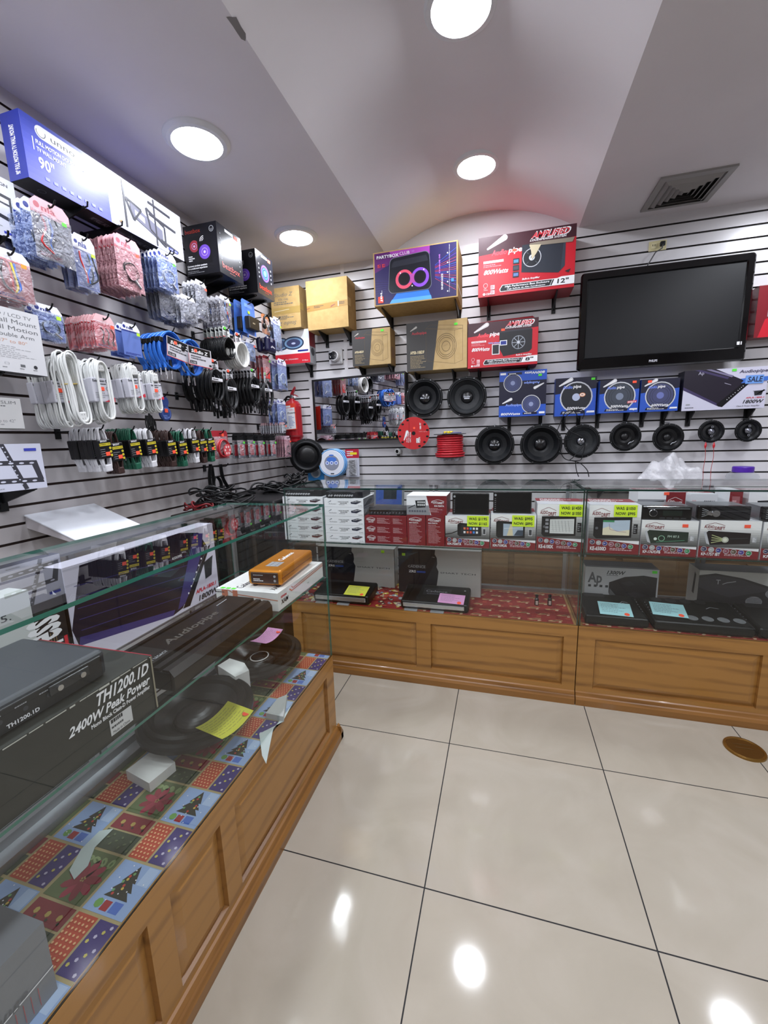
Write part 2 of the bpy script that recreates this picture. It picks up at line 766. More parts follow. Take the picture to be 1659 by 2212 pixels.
rows = (-.49, -1.37, -2.28, -3.2, -4.15, -5.1)
lampz = H+VR
pos = ['nearest the back wall', 'second from the back wall', 'third from the back wall', 'fourth from the back wall', 'fifth from the back wall', 'farthest from the back wall']
for i, y in enumerate(rows):
    lamp(.458, y, H, 'round flush ceiling light over the left wall cables, '+pos[i])
    lamp(1.552, y, lampz+.003, 'round flush light in the vaulted ceiling strip, '+pos[i])
    if i < 9:
        lamp(3.25, y, H, 'round flush light in the flat ceiling on the right, '+pos[i])

# air vent in the right ceiling
vc = [U(*q_, 2, H) for q_ in [(1377, 460), (1430, 385), (1597, 353), (1535, 425)]]
vx0, vx1 = (vc[0].x+vc[1].x)/2, (vc[2].x+vc[3].x)/2
vy1, vy0 = (vc[0].y+vc[3].y)/2, (vc[1].y+vc[2].y)/2
t = thing('ceiling_vent', 'square grey metal air vent with nested slanted frames in the ceiling', 'air vent', ((vx0+vx1)/2, (vy0+vy1)/2, H))
hv = (vx1-vx0)/2
VM = M('8f8c8a', .45)
mb = MB()


def sqring(mb, a, za, b_, zb, mat):
    va = [(-a, -a, za), (a, -a, za), (a, a, za), (-a, a, za), (-b_, -b_, zb), (b_, -b_, zb), (b_, b_, zb), (-b_, b_, zb)]
    mb.add(va, [(0, 1, 5, 4), (1, 2, 6, 5), (2, 3, 7, 6), (3, 0, 4, 7)], mat)


sqring(mb, hv, 0, hv, -.01, VM)
sqring(mb, hv, -.01, hv*.82, -.012, VM)
mb.build('frame', t)
mb = MB()
mb.poly([(-hv*.82, -hv*.82, -.0008), (-hv*.82, hv*.82, -.0008), (hv*.82, hv*.82, -.0008), (hv*.82, -hv*.82, -.0008)], M('1c1b1b', .9))
mb.build('duct', t)
for k in range(5):
    mb = MB()
    a = hv*(.80-.15*k)
    sqring(mb, a, -.004, max(a-.022, .004), -.022, VM)
    sqring(mb, a, -.0035, max(a-.022, .004), -.0215, VM)
    mb.build('louvre', t)

# ---------------------------------------------------------------- the mirror in its hatch
# the pane hangs out from the wall on its right-hand side, turned towards the left wall
MD = .105                                 # how far the right-hand edge stands out
p0b, p0t = U(682, 954, 1, -.012), U(674, 818, 1, -.012)
p1b, p1t = U(878, 951, 1, -MD), U(876, 805, 1, -MD)
ax0, ax1 = (p0b.x+p0t.x)/2, (p1b.x+p1t.x)/2
az0, az1 = (p0b.z+p1b.z)/2, (p0t.z+p1t.z)/2
mang = -math.atan2(MD-.012, ax1-ax0)
MWd = math.hypot(MD-.012, ax1-ax0)
t = thing('wall_mirror', 'black framed mirror on the back wall, angled to reflect the hanging cables', 'mirror', (ax0, -.012, az0), mang)
mh = az1-az0
fr = .014
for x0, x1, z0, z1 in ((0, MWd, mh-fr, mh), (0, MWd, 0, fr), (0, fr, fr, mh-fr), (MWd-.007, MWd, fr, mh-fr)):
    mb = MB()
    mb.box(x0, x1, -.008, .006, z0, z1, M('141212', .4))
    mb.build('frame_bar', t)
mb = MB()
MIR = M('d8d8dc', .0, 1)
mb.box(fr*.5, MWd-.004, -.002, .001, fr*.5, mh-fr*.5, MIR)
mb.build('mirror_glass', t)
mb = MB()
mb.prism([(.004, .0065), (MWd-.001, .0065), (MWd-.001-math.sin(-mang)*(MD-.02), .0065+math.cos(mang)*(MD-.02))], 'z', .002, mh-.002, BLKM)
mb.build('wedge_backing', t)

# brass floor outlet
fo = U(1608, 1619, 2, 0)
ra = (U(1657, 1640, 2, 0)-U(1560, 1600, 2, 0)).length/2
t = thing('floor_outlet', 'round brass floor outlet cover set in the tiles', 'floor outlet', fo)
BR = M('7c5c30', .35, .8)
mb = MB()
mb.lathe([(ra, 0), (ra*.98, .006), (ra*.86, .008), (ra*.84, .005)], M('a07c40', .3, .9), 40)
mb.build('rim', t)
mb = MB()
mb.lathe([(ra*.84, .005), (.0005, .0055)], BR, 40)
mb.box(-ra*.45, ra*.45, -ra*.02, ra*.02, .0055, .0065, M('5a4020', .5))
mb.box(-ra*.45, ra*.45, ra*.3, ra*.33, .0055, .0062, M('5a4020', .5))
mb.build('lid', t)

# ================================================================ COUNTERS
ZG, ZB, ZS = 1.056, .402, .757            # glass top, wooden base top, inner shelf


def raised_panel(mb, u0, u1, v0, v1, P, w1, w2):
    """field panel: moulding slopes in, flat field. P(u,v,out) gives a point"""
    def ring(a, oa, b_, ob, mat):
        A = [P(u0+a, v0+a, oa), P(u1-a, v0+a, oa), P(u1-a, v1-a, oa), P(u0+a, v1-a, oa)]
        B = [P(u0+b_, v0+b_, ob), P(u1-b_, v0+b_, ob), P(u1-b_, v1-b_, ob), P(u0+b_, v1-b_, ob)]
        for i in range(4):
            j = (i+1) % 4
            mb.poly([A[i], A[j], B[j], B[i]], mat)
    ring(0, 0, .004, -.012, w2)
    ring(.004, -.012, .030, -.004, w1)
    mb.poly([P(u0+.03, v0+.03, -.004), P(u1-.03, v0+.03, -.004), P(u1-.03, v1-.03, -.004), P(u0+.03, v1-.03, -.004)], w1)


def base_front(mb, L_, panels, P, w1, w2, zb=ZB):
    """flat front of width L_ with holes for the panels"""
    z0, z1 = .085, zb-.062
    us = [0]+[v for p_ in panels for v in p_]+[L_]
    for a, b_ in zip(us[0::2], us[1::2]):
        mb.poly([P(a, 0, 0), P(b_, 0, 0), P(b_, zb, 0), P(a, zb, 0)], w1)
    for a, b_ in panels:
        mb.poly([P(a, 0, 0), P(b_, 0, 0), P(b_, z0, 0), P(a, z0, 0)], w1)
        mb.poly([P(a, z1, 0), P(b_, z1, 0), P(b_, zb, 0), P(a, zb, 0)], w1)
        raised_panel(mb, a, b_, z0, z1, P, w1, w2)


def counter(label, loc, rotz, L_, D_, panels, ends, back_rail=True, lends=(True, True), edge=GLASS_EDGE_DK, sill=0):
    """glass-topped showcase, front on local y=0, running from x=0 to L_, depth D_"""
    t = thing('display_counter', label, 'display counter', loc, rotz)
    mb = MB()
    w1, w2 = (WOOD, WOOD_DK) if abs(rotz) < .1 else (WOOD, WOOD_DK)
    base_front(mb, L_, panels, lambda u, v, o: (u, -o, v), w1, w2)
    # top board, ends, back
    mb.poly([(0, 0, ZB), (L_, 0, ZB), (L_, D_, ZB), (0, D_, ZB)], w1)
    if ends[0]:
        base_side = MB
        pl = [(0.06, D_-.06)]
        P0 = lambda u, v, o: (-o, D_-u, v)
        base_front(mb, D_, pl, P0, w1, w2)
    else:
        mb.poly([(0, D_, 0), (0, 0, 0), (0, 0, ZB), (0, D_, ZB)], w1)
    if ends[1]:
        pl = [(0.06, D_-.06)]
        P0 = lambda u, v, o: (L_+o, u, v)
        base_front(mb, D_, pl, P0, w1, w2)
    else:
        mb.poly([(L_, 0, 0), (L_, D_, 0), (L_, D_, ZB), (L_, 0, ZB)], w1)
    mb.poly([(L_, D_, 0), (0, D_, 0), (0, D_, ZB), (L_, D_, ZB)], w1)
    mb.build('wooden_base', t)
    # skirting
    mb = MB()
    prof = [(0, 0), (-.022, 0), (-.022, .03), (-.016, .042), (-.012, .046), (-.006, .06), (0, .064)]
    ex0 = -.022 if ends[0] else 0
    ex1 = .022 if ends[1] else 0
    mb.prism(prof, 'x', ex0, L_+ex1, WOOD_DK)
    if ends[1]:
        mb.prism([(L_-y, z) for y, z in prof][::-1], 'y', -.022, D_, WOOD_DK)
    if ends[0]:
        mb.prism([(y, z) for y, z in prof], 'y', -.022, D_, WOOD_DK)
    mb.build('skirting', t)
    # glass
    th = .008

    def pane(nm, x0, x1, y0, y1, z0, z1, thin, lab=None):
        fc = {}
        for k in ('bottom', 'top', 'front', 'back', 'left', 'right'):
            fc[k] = edge
        fc.update({k: GLASS for k in {'z': ('top', 'bottom'), 'y': ('front', 'back'), 'x': ('left', 'right')}[thin]})
        m_ = MB()
        m_.box(x0, x1, y0, y1, z0, z1, GLASS, fc)
        return m_.build(nm, t, lab)
    pane('glass_top', 0, L_, 0, D_, ZG-th, ZG, 'z')
    pane('front_glass', 0, L_, .001, .001+.005, ZB, ZG-th, 'y')
    if lends[1]:
        pane('end_glass', L_-.006, L_-.001, .006, D_, ZB, ZG-th, 'x')
    if lends[0]:
        pane('end_glass', .001, .006, .006, D_, ZB, ZG-th, 'x')
    pane('glass_shelf', .008, L_-.008, .012, D_-.03, ZS-.006, ZS, 'z')
    # sliding glass doors at the back, in aluminium tracks
    mb = MB()
    mb.box(0, L_, D_-.03, D_, ZB, ZB+.022, ALU)
    mb.build('door_track', t)
    mb = MB()
    mb.box(0, L_, D_-.03, D_, ZG-th-.02, ZG-th, ALU)
    mb.build('door_track', t)
    if sill:
        mb = MB()
        mb.prism([(D_-sill, ZB+.0005), (D_-sill, ZB+.020), (D_-sill+.006, ZB+.020), (D_-sill+.010, ZB+.006), (D_-.05, ZB+.006), (D_-.046, ZB+.026), (D_-.0305, ZB+.026), (D_-.0305, ZB+.0005)][::-1], 'x', .01, L_-.01, ALU)
        mb.build('aluminium_sill', t)
    nd = max(2, round(L_/.75))
    for i in range(nd):
        a, c = L_*i/nd+.01, L_*(i+1)/nd-.002
        y = D_-.022+(i % 2)*.012
        p_ = pane('sliding_door', a, c, y, y+.004, ZB+.022, ZG-th-.02, 'y')
        for xs in (a, c-.018):
            m_ = MB()
            m_.box(xs, xs+.018, y-.003, y+.008, ZB+.022, ZG-th-.02, ALU)
            m_.build('door_stile', p_)
    # small shelf clips
    for x in (.003, L_-.015):
        m_ = MB()
        m_.box(x, x+.012, .006, .03, ZS-.016, ZS-.006, STEEL)
        m_.build('shelf_clip', t)
    return t


BX0, BXJ, BY = .567, 2.084, -1.063
px_ = lambda x, z=.2: U(x[0], x[1], 1, BY).x-BX0
pans = [(U(735, 1345, 1, BY).x-BX0-.24, U(899, 1360, 1, BY).x-BX0), (U(930, 1345, 1, BY).x-BX0, U(1213, 1480, 1, BY).x-BX0)]
counter('long glass display counter with panelled wooden base facing the aisle, left of the counter joint', (BX0, BY, 0), 0, BXJ-BX0-.003, .44, pans, (True, False))
pR = [(U(1285, 1390, 1, BY).x-BXJ, U(1632, 1530, 1, BY).x-BXJ)]
w1_ = pR[0][1]-pR[0][0]
pR.append((pR[0][1]+.09, pR[0][1]+.09+w1_))
counter('glass display counter with panelled wooden base at the right edge, holding car radios', (BXJ+.001, BY, 0), 0, 1.9, .44, pR, (False, True))
# left counter: runs towards the viewer, front faces +x
LX, LYF = 1.038, -1.577
LL = 3.6
# local x runs along world +y ; front (local -y) faces world +x
pl = []
s = LL-.07
for wv in (.62, .17, .62, .17, .62, .17, .62):
    pl.append((s-wv, s))
    s -= wv+.06
pl = [p_ for p_ in reversed(pl) if p_[0] > .03]
counter('glass display counter on a panelled wooden base in the left foreground, lined with festive paper', (LX, LYF-LL, 0), PI/2, LL, .447, pl, (False, True), edge=GLASS_EDGE, sill=.105)

# ================================================================ BACK WALL
def ext(tl, tr, br, bl, y):
    """x0,x1,z0,z1 of an upright face on the plane y from four photo corners"""
    a = [U(q_[0], q_[1], 1, y) if q_ else None for q_ in (tl, tr, br, bl)]
    def av_(i, j, k):
        v = [a[n_][k] for n_ in (i, j) if a[n_]]
        return sum(v)/len(v)
    return av_(0, 3, 0), av_(1, 2, 0), av_(2, 3, 2), av_(0, 1, 2)


def carton(name, label, cat, e, yf, dep, side=None, art=None, sides=None, rotz=0, group=None, top=None):
    """printed box: front on plane yf, depth dep. art(Pr) prints the front"""
    x0, x1, z0, z1 = e
    W, Hh = x1-x0, z1-z0
    t = thing(name, label, cat, ((x0+x1)/2, yf+dep/2, z0), rotz, group)
    mb = MB()
    side = side or CARD
    mb.box(-W/2, W/2, -dep/2, dep/2, 0, Hh, side)
    if sides:
        sides(mb, W, dep, Hh)
    mb.build('box_body', t)
    mb = MB()
    if art:
        p_ = mb.front(-W/2, W/2, -dep/2-.0004, 0, Hh)
        art(p_, W, Hh)
        mb.build('printed_front', t)
    return t, W, Hh


def sticker(t, x, y, z, c=ORS, w_=.022, h_=.014, n='y'):
    mb = MB()
    if n == 'y':
        mb.bbox(x-w_/2, x+w_/2, y-.0012, y, z-h_/2, z+h_/2, c, .0005, 1)
    else:
        mb.bbox(x, x+.0012, y-w_/2, y+w_/2, z-h_/2, z+h_/2, c, .0005, 1)
    return mb.build('price_sticker', t)


def swoosh(p, a, b, s, mat, r=.5, k=1.0):
    """rounded club-shaped mark: small end low left, big end high right"""
    W, Hh = p.W, p.H
    def add(r0, r1, m_):
        pts = []
        L_ = s
        for i in range(9):
            an = PI/2+PI*i/8
            pts.append((r0*math.cos(an), r0*math.sin(an)))
        for i in range(9):
            an = -PI/2+PI*i/8
            pts.append((L_+r1*math.cos(an), r1*math.sin(an)))
        c_, s_ = math.cos(r), math.sin(r)
        p.poly([(a+(x*c_-y*s_)/W, b+(x*s_+y*c_)/Hh) for x, y in pts], m_)
    add(.05*s*k, .15*s*k, mat)
    add(.025*s*k, .1*s*k, GRY)
    add(.02*s*k, .085*s*k, mat)


PW = M('e8e8ea', .5)
PB = M('1b1d22', .5)


def cone(p, a, b, r, col='3a3f55', rim=True, cap=None):
    """printed loudspeaker picture"""
    if rim:
        p.ell(a, b, r, M('c4c6cc', .4))
        p.ell(a, b, r*.92, M('26282e', .4))
    p.ell(a, b, r*.86, M(col, .4))
    p.ring(a, b, r*.7, r*.03, M('1d2028', .4))
    p.ring(a, b, r*.55, r*.02, M('1d2028', .4))
    p.ell(a, b, r*.24, cap or M('8a94b8', .4))


# --- A and B plain cartons
def tape_side(mb, W, dep, Hh):
    p = mb.face((W/2+.0003, -dep/2, 0), (0, 1, 0), (0, 0, 1), dep, Hh)
    p.rect(0, 0, 1, 1, CARD_SIDE)
    p.rect(0, .44, .35, .60, M('a08348', .4))


def artA(p, W, Hh):
    ink = M('6d6a62', .7)
    p.rect(0, .36, 1, .52, M('a88c50', .3))
    p.text('Studio Z', .12, .78, .09, ink, w=.62, sh=.3)
    p.text('STK1046', .26, .68, .055, ink, w=.35)
    p.small(.1, .58, .85, .67, 2, ink)
    p.small(.1, .22, .85, .32, 3, ink)
    p.text('Studio Z', .85, .16, .09, ink, w=.6, sh=.3, rot=PI)
    p.line([(.1, .43), (.62, .46)], .003, M('d8cfae', .3))


def artB(p, W, Hh):
    tp = M('a07e48', .25)
    p.poly([(0, .38), (1, .43), (1, .54), (0, .50)], tp)
    ink = M('4a3a28', .6)
    p.small(.18, .44, .42, .49, 2, ink, .6, 2)
    p.small(.80, .46, .99, .52, 2, ink, .6, 3)
    p.poly([(.58, .42), (.70, .47), (.70, .485), (.60, .455)], M('7a3a30', .5))
    p.poly([(-.0, .43), (.08, .45), (.08, .46), (0, .45)], M('7a3a30', .5))
    p.poly([(.76, .43), (.79, .43), (.79, .54), (.76, .53)], M('d0b890', .3))


eA = list(ext((583, 624), (646, 616), (650, 707), (590, 712), -.16))
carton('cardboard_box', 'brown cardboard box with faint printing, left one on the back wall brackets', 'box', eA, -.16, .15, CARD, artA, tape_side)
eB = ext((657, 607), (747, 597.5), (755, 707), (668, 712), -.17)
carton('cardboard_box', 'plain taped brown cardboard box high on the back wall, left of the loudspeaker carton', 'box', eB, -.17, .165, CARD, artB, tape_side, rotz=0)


# --- C white and red 6x9 speaker box
def artC(p, W, Hh):
    p.rect(0, 0, 1, 1, PW)
    p.rect(0, 0, 1, .3, RED)
    p.poly([(.80, .75), (.92, 1), (1, 1), (1, .72)], M('c8cde0', .5))
    for a, c in ((.15, '3c4a6a'), (.55, '35395c')):
        p.ell(a, .62, .30, M('22304a', .4), .20)
        p.ell(a, .62, .26, M('6e8fb0', .4), .16)
        p.ell(a, .62, .2, M(c, .4), .12)
        p.ell(a, .61, .06, M('b0b8d0', .3), .03)
    p.text('EDGE', .03, .86, .07, RED, w=.2, sh=.2)
    p.text('CO-AXIAL SPEAKERS', .06, .12, .035, PW, w=.6)
    p.rect(.66, .35, .96, .40, BLUED)
    p.text('8 Ohm', .78, .06, .04, PW, w=.16)


def sideC(mb, W, dep, Hh):
    p = mb.face((W/2+.0003, -dep/2, 0), (0, 1, 0), (0, 0, 1), dep, Hh)
    p.rect(0, .5, 1, 1, MAROON)
    p.rect(0, 0, 1, .5, LGRY)
    p.ell(.5, .35, .3, GRY, .12)


eC = list(ext((600, 712), (666, 710), (671, 783), (613, 787), -.11))
eC[0] -= .05
eC[3] = min(eC[3], eA[2]-.004)
carton('speaker_carton', 'white and red carton picturing oval car speakers, under the printed cardboard box', 'box', eC, -.11, .1, PW, artC, sideC)

# --- D, G kraft and black subwoofer boxes
KR = noisy('kraft_print', 'b59a6a', 'bda274', 20, .7, .2)
DK = M('3a3836', .6)


def art_apsb(model, frac=.5):
    def art(p, W, Hh):
        p.rect(0, 0, 1, 1, KR)
        p.poly([(0, 0), (frac-.06, 0), (frac+.04, 1), (0, 1)], DK)
        ink = M('57462c', .6)
        lt = 0.0016
        # line drawing of a box with a round driver
        p.line([(.33, .86), (.93, .80), (.93, .16), (.80, .10)], lt, ink)
        p.line([(.40, .93), (.33, .86), (.33, .2), (.80, .10), (.80, .78)], lt, ink)
        p.line([(.40, .93), (.93, .86), (.93, .80), (.80, .78), (.33, .86)], lt, ink)
        for r in (.17, .145, .12, .07):
            p.ring(.66, .47, r, .006, ink, r*W/Hh*1.18)
        p.text('\u2014', .62, .46, .03, ink, w=.08, rot=.4)
        swoosh(p, .07, .84, .11*W, M('b9b4aa', .5), .5)
        p.text('Audiopipe', .09, .76, .055, M('a82c34', .5), w=.25, bold=True)
        p.text(model, .06, .36, .06, M('d8c9a0', .6), w=.24, bold=True)
        p.small(.06, .06, .34, .33, 9, M('a08f6a', .6), .4, 5)
    return art


GLb = M('6b5637', .7)


def sideD(mb, W, dep, Hh):
    p = mb.face((W/2+.0003, -dep/2, 0), (0, 1, 0), (0, 0, 1), dep, Hh)
    p.rect(0, 0, 1, 1, CARD_SIDE)
    p.rect(.2, .2, .8, .5, M('7a5a3c', .7))


eD = ext((760, 715), (842, 706), (845, 788), (762, 789), -.14)
t, W, Hh = carton('subwoofer_box', 'small kraft and black carton with a drawn speaker enclosure, above the mirror', 'box', eD, -.14, .135, KR, art_apsb('APSB-8BDF'), sideD)
sticker(t, W*.30, -.0685, Hh*.93, GRS)
eG = ext((878, 703), (1009, 683), (1009, 792), (879, 805), -.17)
t, W, Hh = carton('subwoofer_box', 'large kraft and black carton with a drawn speaker enclosure, left of the small red carton', 'box', eG, -.17, .165, KR, art_apsb('APSB-10BDF'), sideD)
sticker(t, W*.32, -.0835, Hh*.90, GRS)


# --- E big party speaker carton
def artE(p, W, Hh):
    V = M('241a52', .4)
    p.rect(0, 0, 1, 1, CARD)
    p.rect(.015, .02, .985, .98, V)
    p.poly([(.015, .62), (.55, .98), (.015, .98)], M('5a1d66', .4))
    p.poly([(.2, .98), (.68, .98), (.68, .84), (.28, .78)], M('9a3aa0', .4))
    p.poly([(.19, .02), (.70, .02), (.66, .20), (.28, .20)], M('2f7ad8', .4))
    p.poly([(.19, .02), (.70, .02), (.69, .09), (.22, .09)], M('5aa8f0', .4))
    rg = random.Random(4)
    for i in range(15):
        an = -1.2+2.4*i/14
        cc = ['d8405c', '6a3ad0', '3a6af0', 'e04a8a'][i % 4]
        x2, y2 = .72+.26, .5+math.tan(an*.8)*.26
        y2 = min(max(y2, .03), .97)
        p.line([(.74, .5+.1*an), (x2, y2)], .0016, M(cc, .4))
    for i in range(9):
        p.line([(.02, .08+.05*i), (.10+.012*i, .16+.035*i)], .001, M('4a3a90', .4))
    # the speaker
    B_ = M('141620', .3)
    pts = []
    for cx, cy, a0 in ((.62, .80, 0), (.26, .76, PI/2), (.24, .30, PI), (.64, .30, 1.5*PI)):
        for i in range(6):
            a = a0+PI/2*i/5
            pts.append((cx+.06*math.cos(a), cy+.10*math.sin(a)))
    p.poly(pts, M('6a6d7c', .3))
    p.poly([((x-.44)*.975+.44, (y-.53)*.97+.53) for x, y in pts], B_)
    p.poly([(.25, .79), (.64, .83), (.66, .72), (.22, .68)], M('20222e', .4))
    for cx, c1 in ((.375, 'e0506a'), (.565, '8a4ad0')):
        p.ell(cx, .44, .105, M(c1, .4))
    p.poly([(.42, .36), (.52, .36), (.52, .52), (.42, .52)], M('b44aa0', .4))
    for cx in (.375, .565):
        p.ell(cx, .445, .07, M('0c0c12', .3))
        p.ring(cx, .445, .072, .01, M('201838', .3))
    for x, y in ((.33, .56), (.61, .57), (.47, .30)):
        p.ell(x, y, .008, PW)
    p.text('PARTYBOX', .045, .875, .055, PW, w=.27, bold=True)
    p.text('CLUB', .325, .89, .055, PW, w=.12)
    p.text('120', .46, .91, .035, M('b080d0', .5), w=.04)
    OR = M('f0452c', .5)
    for x in (.05, .105):
        p.ring(x+.022, .74, .024, .004, OR, .04, 4, PI/4, PI/4+2*PI)
        p.small(x+.008, .72, x+.035, .77, 2, OR)
    p.rect(.05, .05, .115, .17, OR)
    p.text('JBL', .10, .065, .035, PW, w=.13, bold=True, rot=PI/2)
    p.text('CHARGE DE', .80, .46, .025, M('c878e0', .5), w=.20, bold=True, rot=PI/2)
    p.text('ENERGIZE', .83, .16, .03, PW, w=.17, bold=True, rot=PI/2)
    for i in range(5):
        p.text('PARTY SOUND', .91, .10+.17*i, .014, PW, w=.10, rot=PI/2)
        p.ell(.885, .12+.17*i, .008, PW)
    p.rect(.925, .28, .955, .34, M('3a8ae0', .5))


def sideE(mb, W, dep, Hh):
    p = mb.face((W/2+.0003, -dep/2, 0), (0, 1, 0), (0, 0, 1), dep, Hh)
    p.rect(0, 0, 1, 1, CARD_SIDE)
    p.rect(0, .2, 1, .24, M('a38c60', .3))


eE = ext((805, 549), (988, 517), (990, 641), (810, 662), -.29)
t, W, Hh = carton('party_speaker_carton', 'cardboard carton with a purple picture of a twin ring party speaker', 'box', eE, -.29, .285, CARD, artE, sideE)
mb = MB()
mb.bbox(-.012, .012, -.004, 0, -.0, .03, M('d8dcdc', .2), .001)
# --- F, H red amplified cartons
RD = M('c01828', .35)
DM = M('3a0f1c', .4)


def art_red(size, title, sub, round_=False):
    def art(p, W, Hh):
        p.rect(0, 0, 1, 1, RD)
        p.poly([(0, .70), (1, .80), (1, 1), (0, 1)], DM)
        swoosh(p, .10, .80, .20*W, M('e4dcdc', .4), .48)
        p.text('Audio', .14, .68, .085, M('f04a56', .4), w=.16, bold=True, sh=.2)
        p.text('pipe', .32, .69, .085, PW, w=.14, bold=True, sh=.2)
        p.text('AMPLIFIED', .55, .86, .11, PW, w=.38, bold=True, sh=.45)
        p.text('AMPLIFIED', .553, .872, .085, RED, w=.365, bold=True, sh=.45)
        p.text('LOUDSPEAKER SYSTEM', .54, .82, .03, PW, w=.36, bold=True, sh=.3)
        p.rect(.055, .56, .27, .60, PW)
        p.text('POWER ENCLOSURE', .065, .568, .022, RED, w=.19, bold=True)
        p.small(.055, .49, .27, .545, 2, M('e08a90', .5))
        p.text('800Watts', .055, .375, .075, PW, w=.26, bold=True, sh=.35)
        # enclosure picture
        EN = M('1e2430' if size == '12"' else '1a1a1e', .5)
        if not round_:
            p.poly([(.46, .78), (.90, .80), (.90, .36), (.84, .26), (.46, .34)], EN)
            p.poly([(.88, .79), (.90, .80), (.90, .36), (.86, .30)], M('2c3442', .5))
            cone(p, .565, .56, .095, '15181e', True, M('b4b8c4', .4))
            p.ell(.565, .56, .03, M('c8ccd4', .4))
            p.text('Ap', .565, .545, .04, PB, w=.03, al='c')
            for i in range(4):
                an = PI/4+i*PI/2
                p.line([(.565+.05*math.cos(an), .56+.09*math.sin(an)), (.565+.1*math.cos(an), .56+.17*math.sin(an))], .003, M('50565e', .4))
            p.poly([(.90, .27), (.96, .30), (.94, .24)], PB)
            for i in range(3):
                p.rect(.37, .27+.11*i, .435, .36+.11*i, M('20242c', .4))
                p.rect(.378, .29+.11*i, .427, .34+.11*i, M(['5a7ab0', '3a3f4a', '4a88a8'][i], .4))
        else:
            p.poly([(.46, .74), (.92, .76), (.92, .34), (.88, .28), (.52, .22), (.46, .40)], EN)
            p.poly([(.46, .74), (.92, .76), (.90, .79), (.50, .77)], M('303038', .5))
            p.ell(.73, .50, .095, M('8a8f98', .4))
            p.ell(.73, .50, .085, M('17181c', .4))
            for i in range(8):
                an = i*PI/4
                p.line([(.73, .50), (.73+.085*math.cos(an), .50+.085*W/Hh*math.sin(an))], .004, M('9aa0aa', .4))
            p.ell(.73, .50, .02, M('c0c4cc', .4))
            p.rect(.355, .27, .465, .50, PW)
            p.rect(.365, .285, .455, .485, M('26262a', .5))
            p.text('Wireless', .30, .515, .035, M('8ab0f0', .4), w=.17, bold=True)
            p.rect(.47, .46, .57, .57, PW)
            p.rect(.48, .475, .56, .555, BLUED)
        p.text('Built-in Amplifier', .47, .21, .03, PW, w=.18, bold=True, sh=.2) if not round_ else p.text('Built-in Amplifier', .70, .21, .03, PW, w=.22, bold=True, sh=.2)
        p.poly([(.24, .055), (.23, .10), (.26, .17), (.83, .17), (.87, .19), (1, .19), (1, .055)], PW)
        p.poly([(.245, .065), (.24, .10), (.265, .16), (.78, .16), (.755, .065)], PB)
        p.text(title, .29, .12, .03, PW, w=.46, bold=True, sh=.15)
        p.text(sub, .31, .08, .022, PW, w=.40, bold=True, sh=.15)
        p.poly([(.76, .065), (.785, .16), (.80, .16), (.775, .065)], PB)
        p.text(size, .83, .085, .07, PB, w=.11, bold=True, sh=.1)
        p.ring(.08, .19, .025, .005, M('e4b8bc', .5))
        p.small(.06, .10, .11, .15, 2, M('e4b8bc', .5))
        p.ell(.065, .045, .014, PW)
        p.text('CEA', .085, .03, .03, PW, w=.055, bold=True)
        for b_ in (.03, .115):
            p.rect(.135, b_, .18, b_+.07, M('e8c0c4', .5))
            p.small(.14, b_+.01, .175, b_+.06, 3, RD)
    return art


def side_red(mb, W, dep, Hh):
    p = mb.face((W/2+.0003, -dep/2, 0), (0, 1, 0), (0, 0, 1), dep, Hh)
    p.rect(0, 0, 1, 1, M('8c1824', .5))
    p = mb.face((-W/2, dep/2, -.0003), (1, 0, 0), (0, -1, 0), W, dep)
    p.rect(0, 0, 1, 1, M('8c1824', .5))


eF = ext((1034, 515), (1247, 482), (1239, 621), (1033, 642), -.2)
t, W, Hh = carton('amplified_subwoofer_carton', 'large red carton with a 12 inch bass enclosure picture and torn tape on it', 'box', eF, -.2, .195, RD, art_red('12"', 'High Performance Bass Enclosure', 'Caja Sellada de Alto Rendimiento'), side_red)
sticker(t, -W*.12, -.0985, Hh*.72, ORS)
mb = MB()
p_ = mb.front(-W/2, W/2, -.1005, 0, Hh)
p_.poly([(.535, .745), (.965, .72), (.985, .79), (.62, .80), (.54, .79)], M('8a8072', .25))
p_.poly([(.535, .765), (.655, .75), (.61, .62), (.565, .52), (.555, .66)], M('c9bd9e', .4))
mb.build('torn_tape', t)
eH = ext((1010.5, 700), (1163, 685), (1161, 787), (1010.5, 795), -.17)
t, W, Hh = carton('amplified_subwoofer_carton', 'small red carton with 8 inch bass enclosure picture, beside the large kraft carton', 'box', eH, -.17, .165, RD, art_red('8"', 'Single Ported Bass Enclosure', 'Sistema con un solo Puerto de Graves', True), side_red)
sticker(t, W*.01, -.0835, Hh*.80, ORS)
mb = MB()
mb.poly([(-W/2, -.07, Hh), (W/2-.02, -.07, Hh), (W/2-.03, .02, Hh+.035), (-W*.1, .02, Hh+.03)], M('a01824', .5))
mb.poly([(-W/2, -.07, Hh+.001), (-W*.1, .02, Hh+.031), (W/2-.03, .02, Hh+.036), (W/2-.02, -.07, Hh+.001)], M('a01824', .5))
mb.build('raised_flap', t)

# --- I..L blue speaker cartons
BL_ = M('2b55b8', .35)
BD_ = M('14142c', .35)


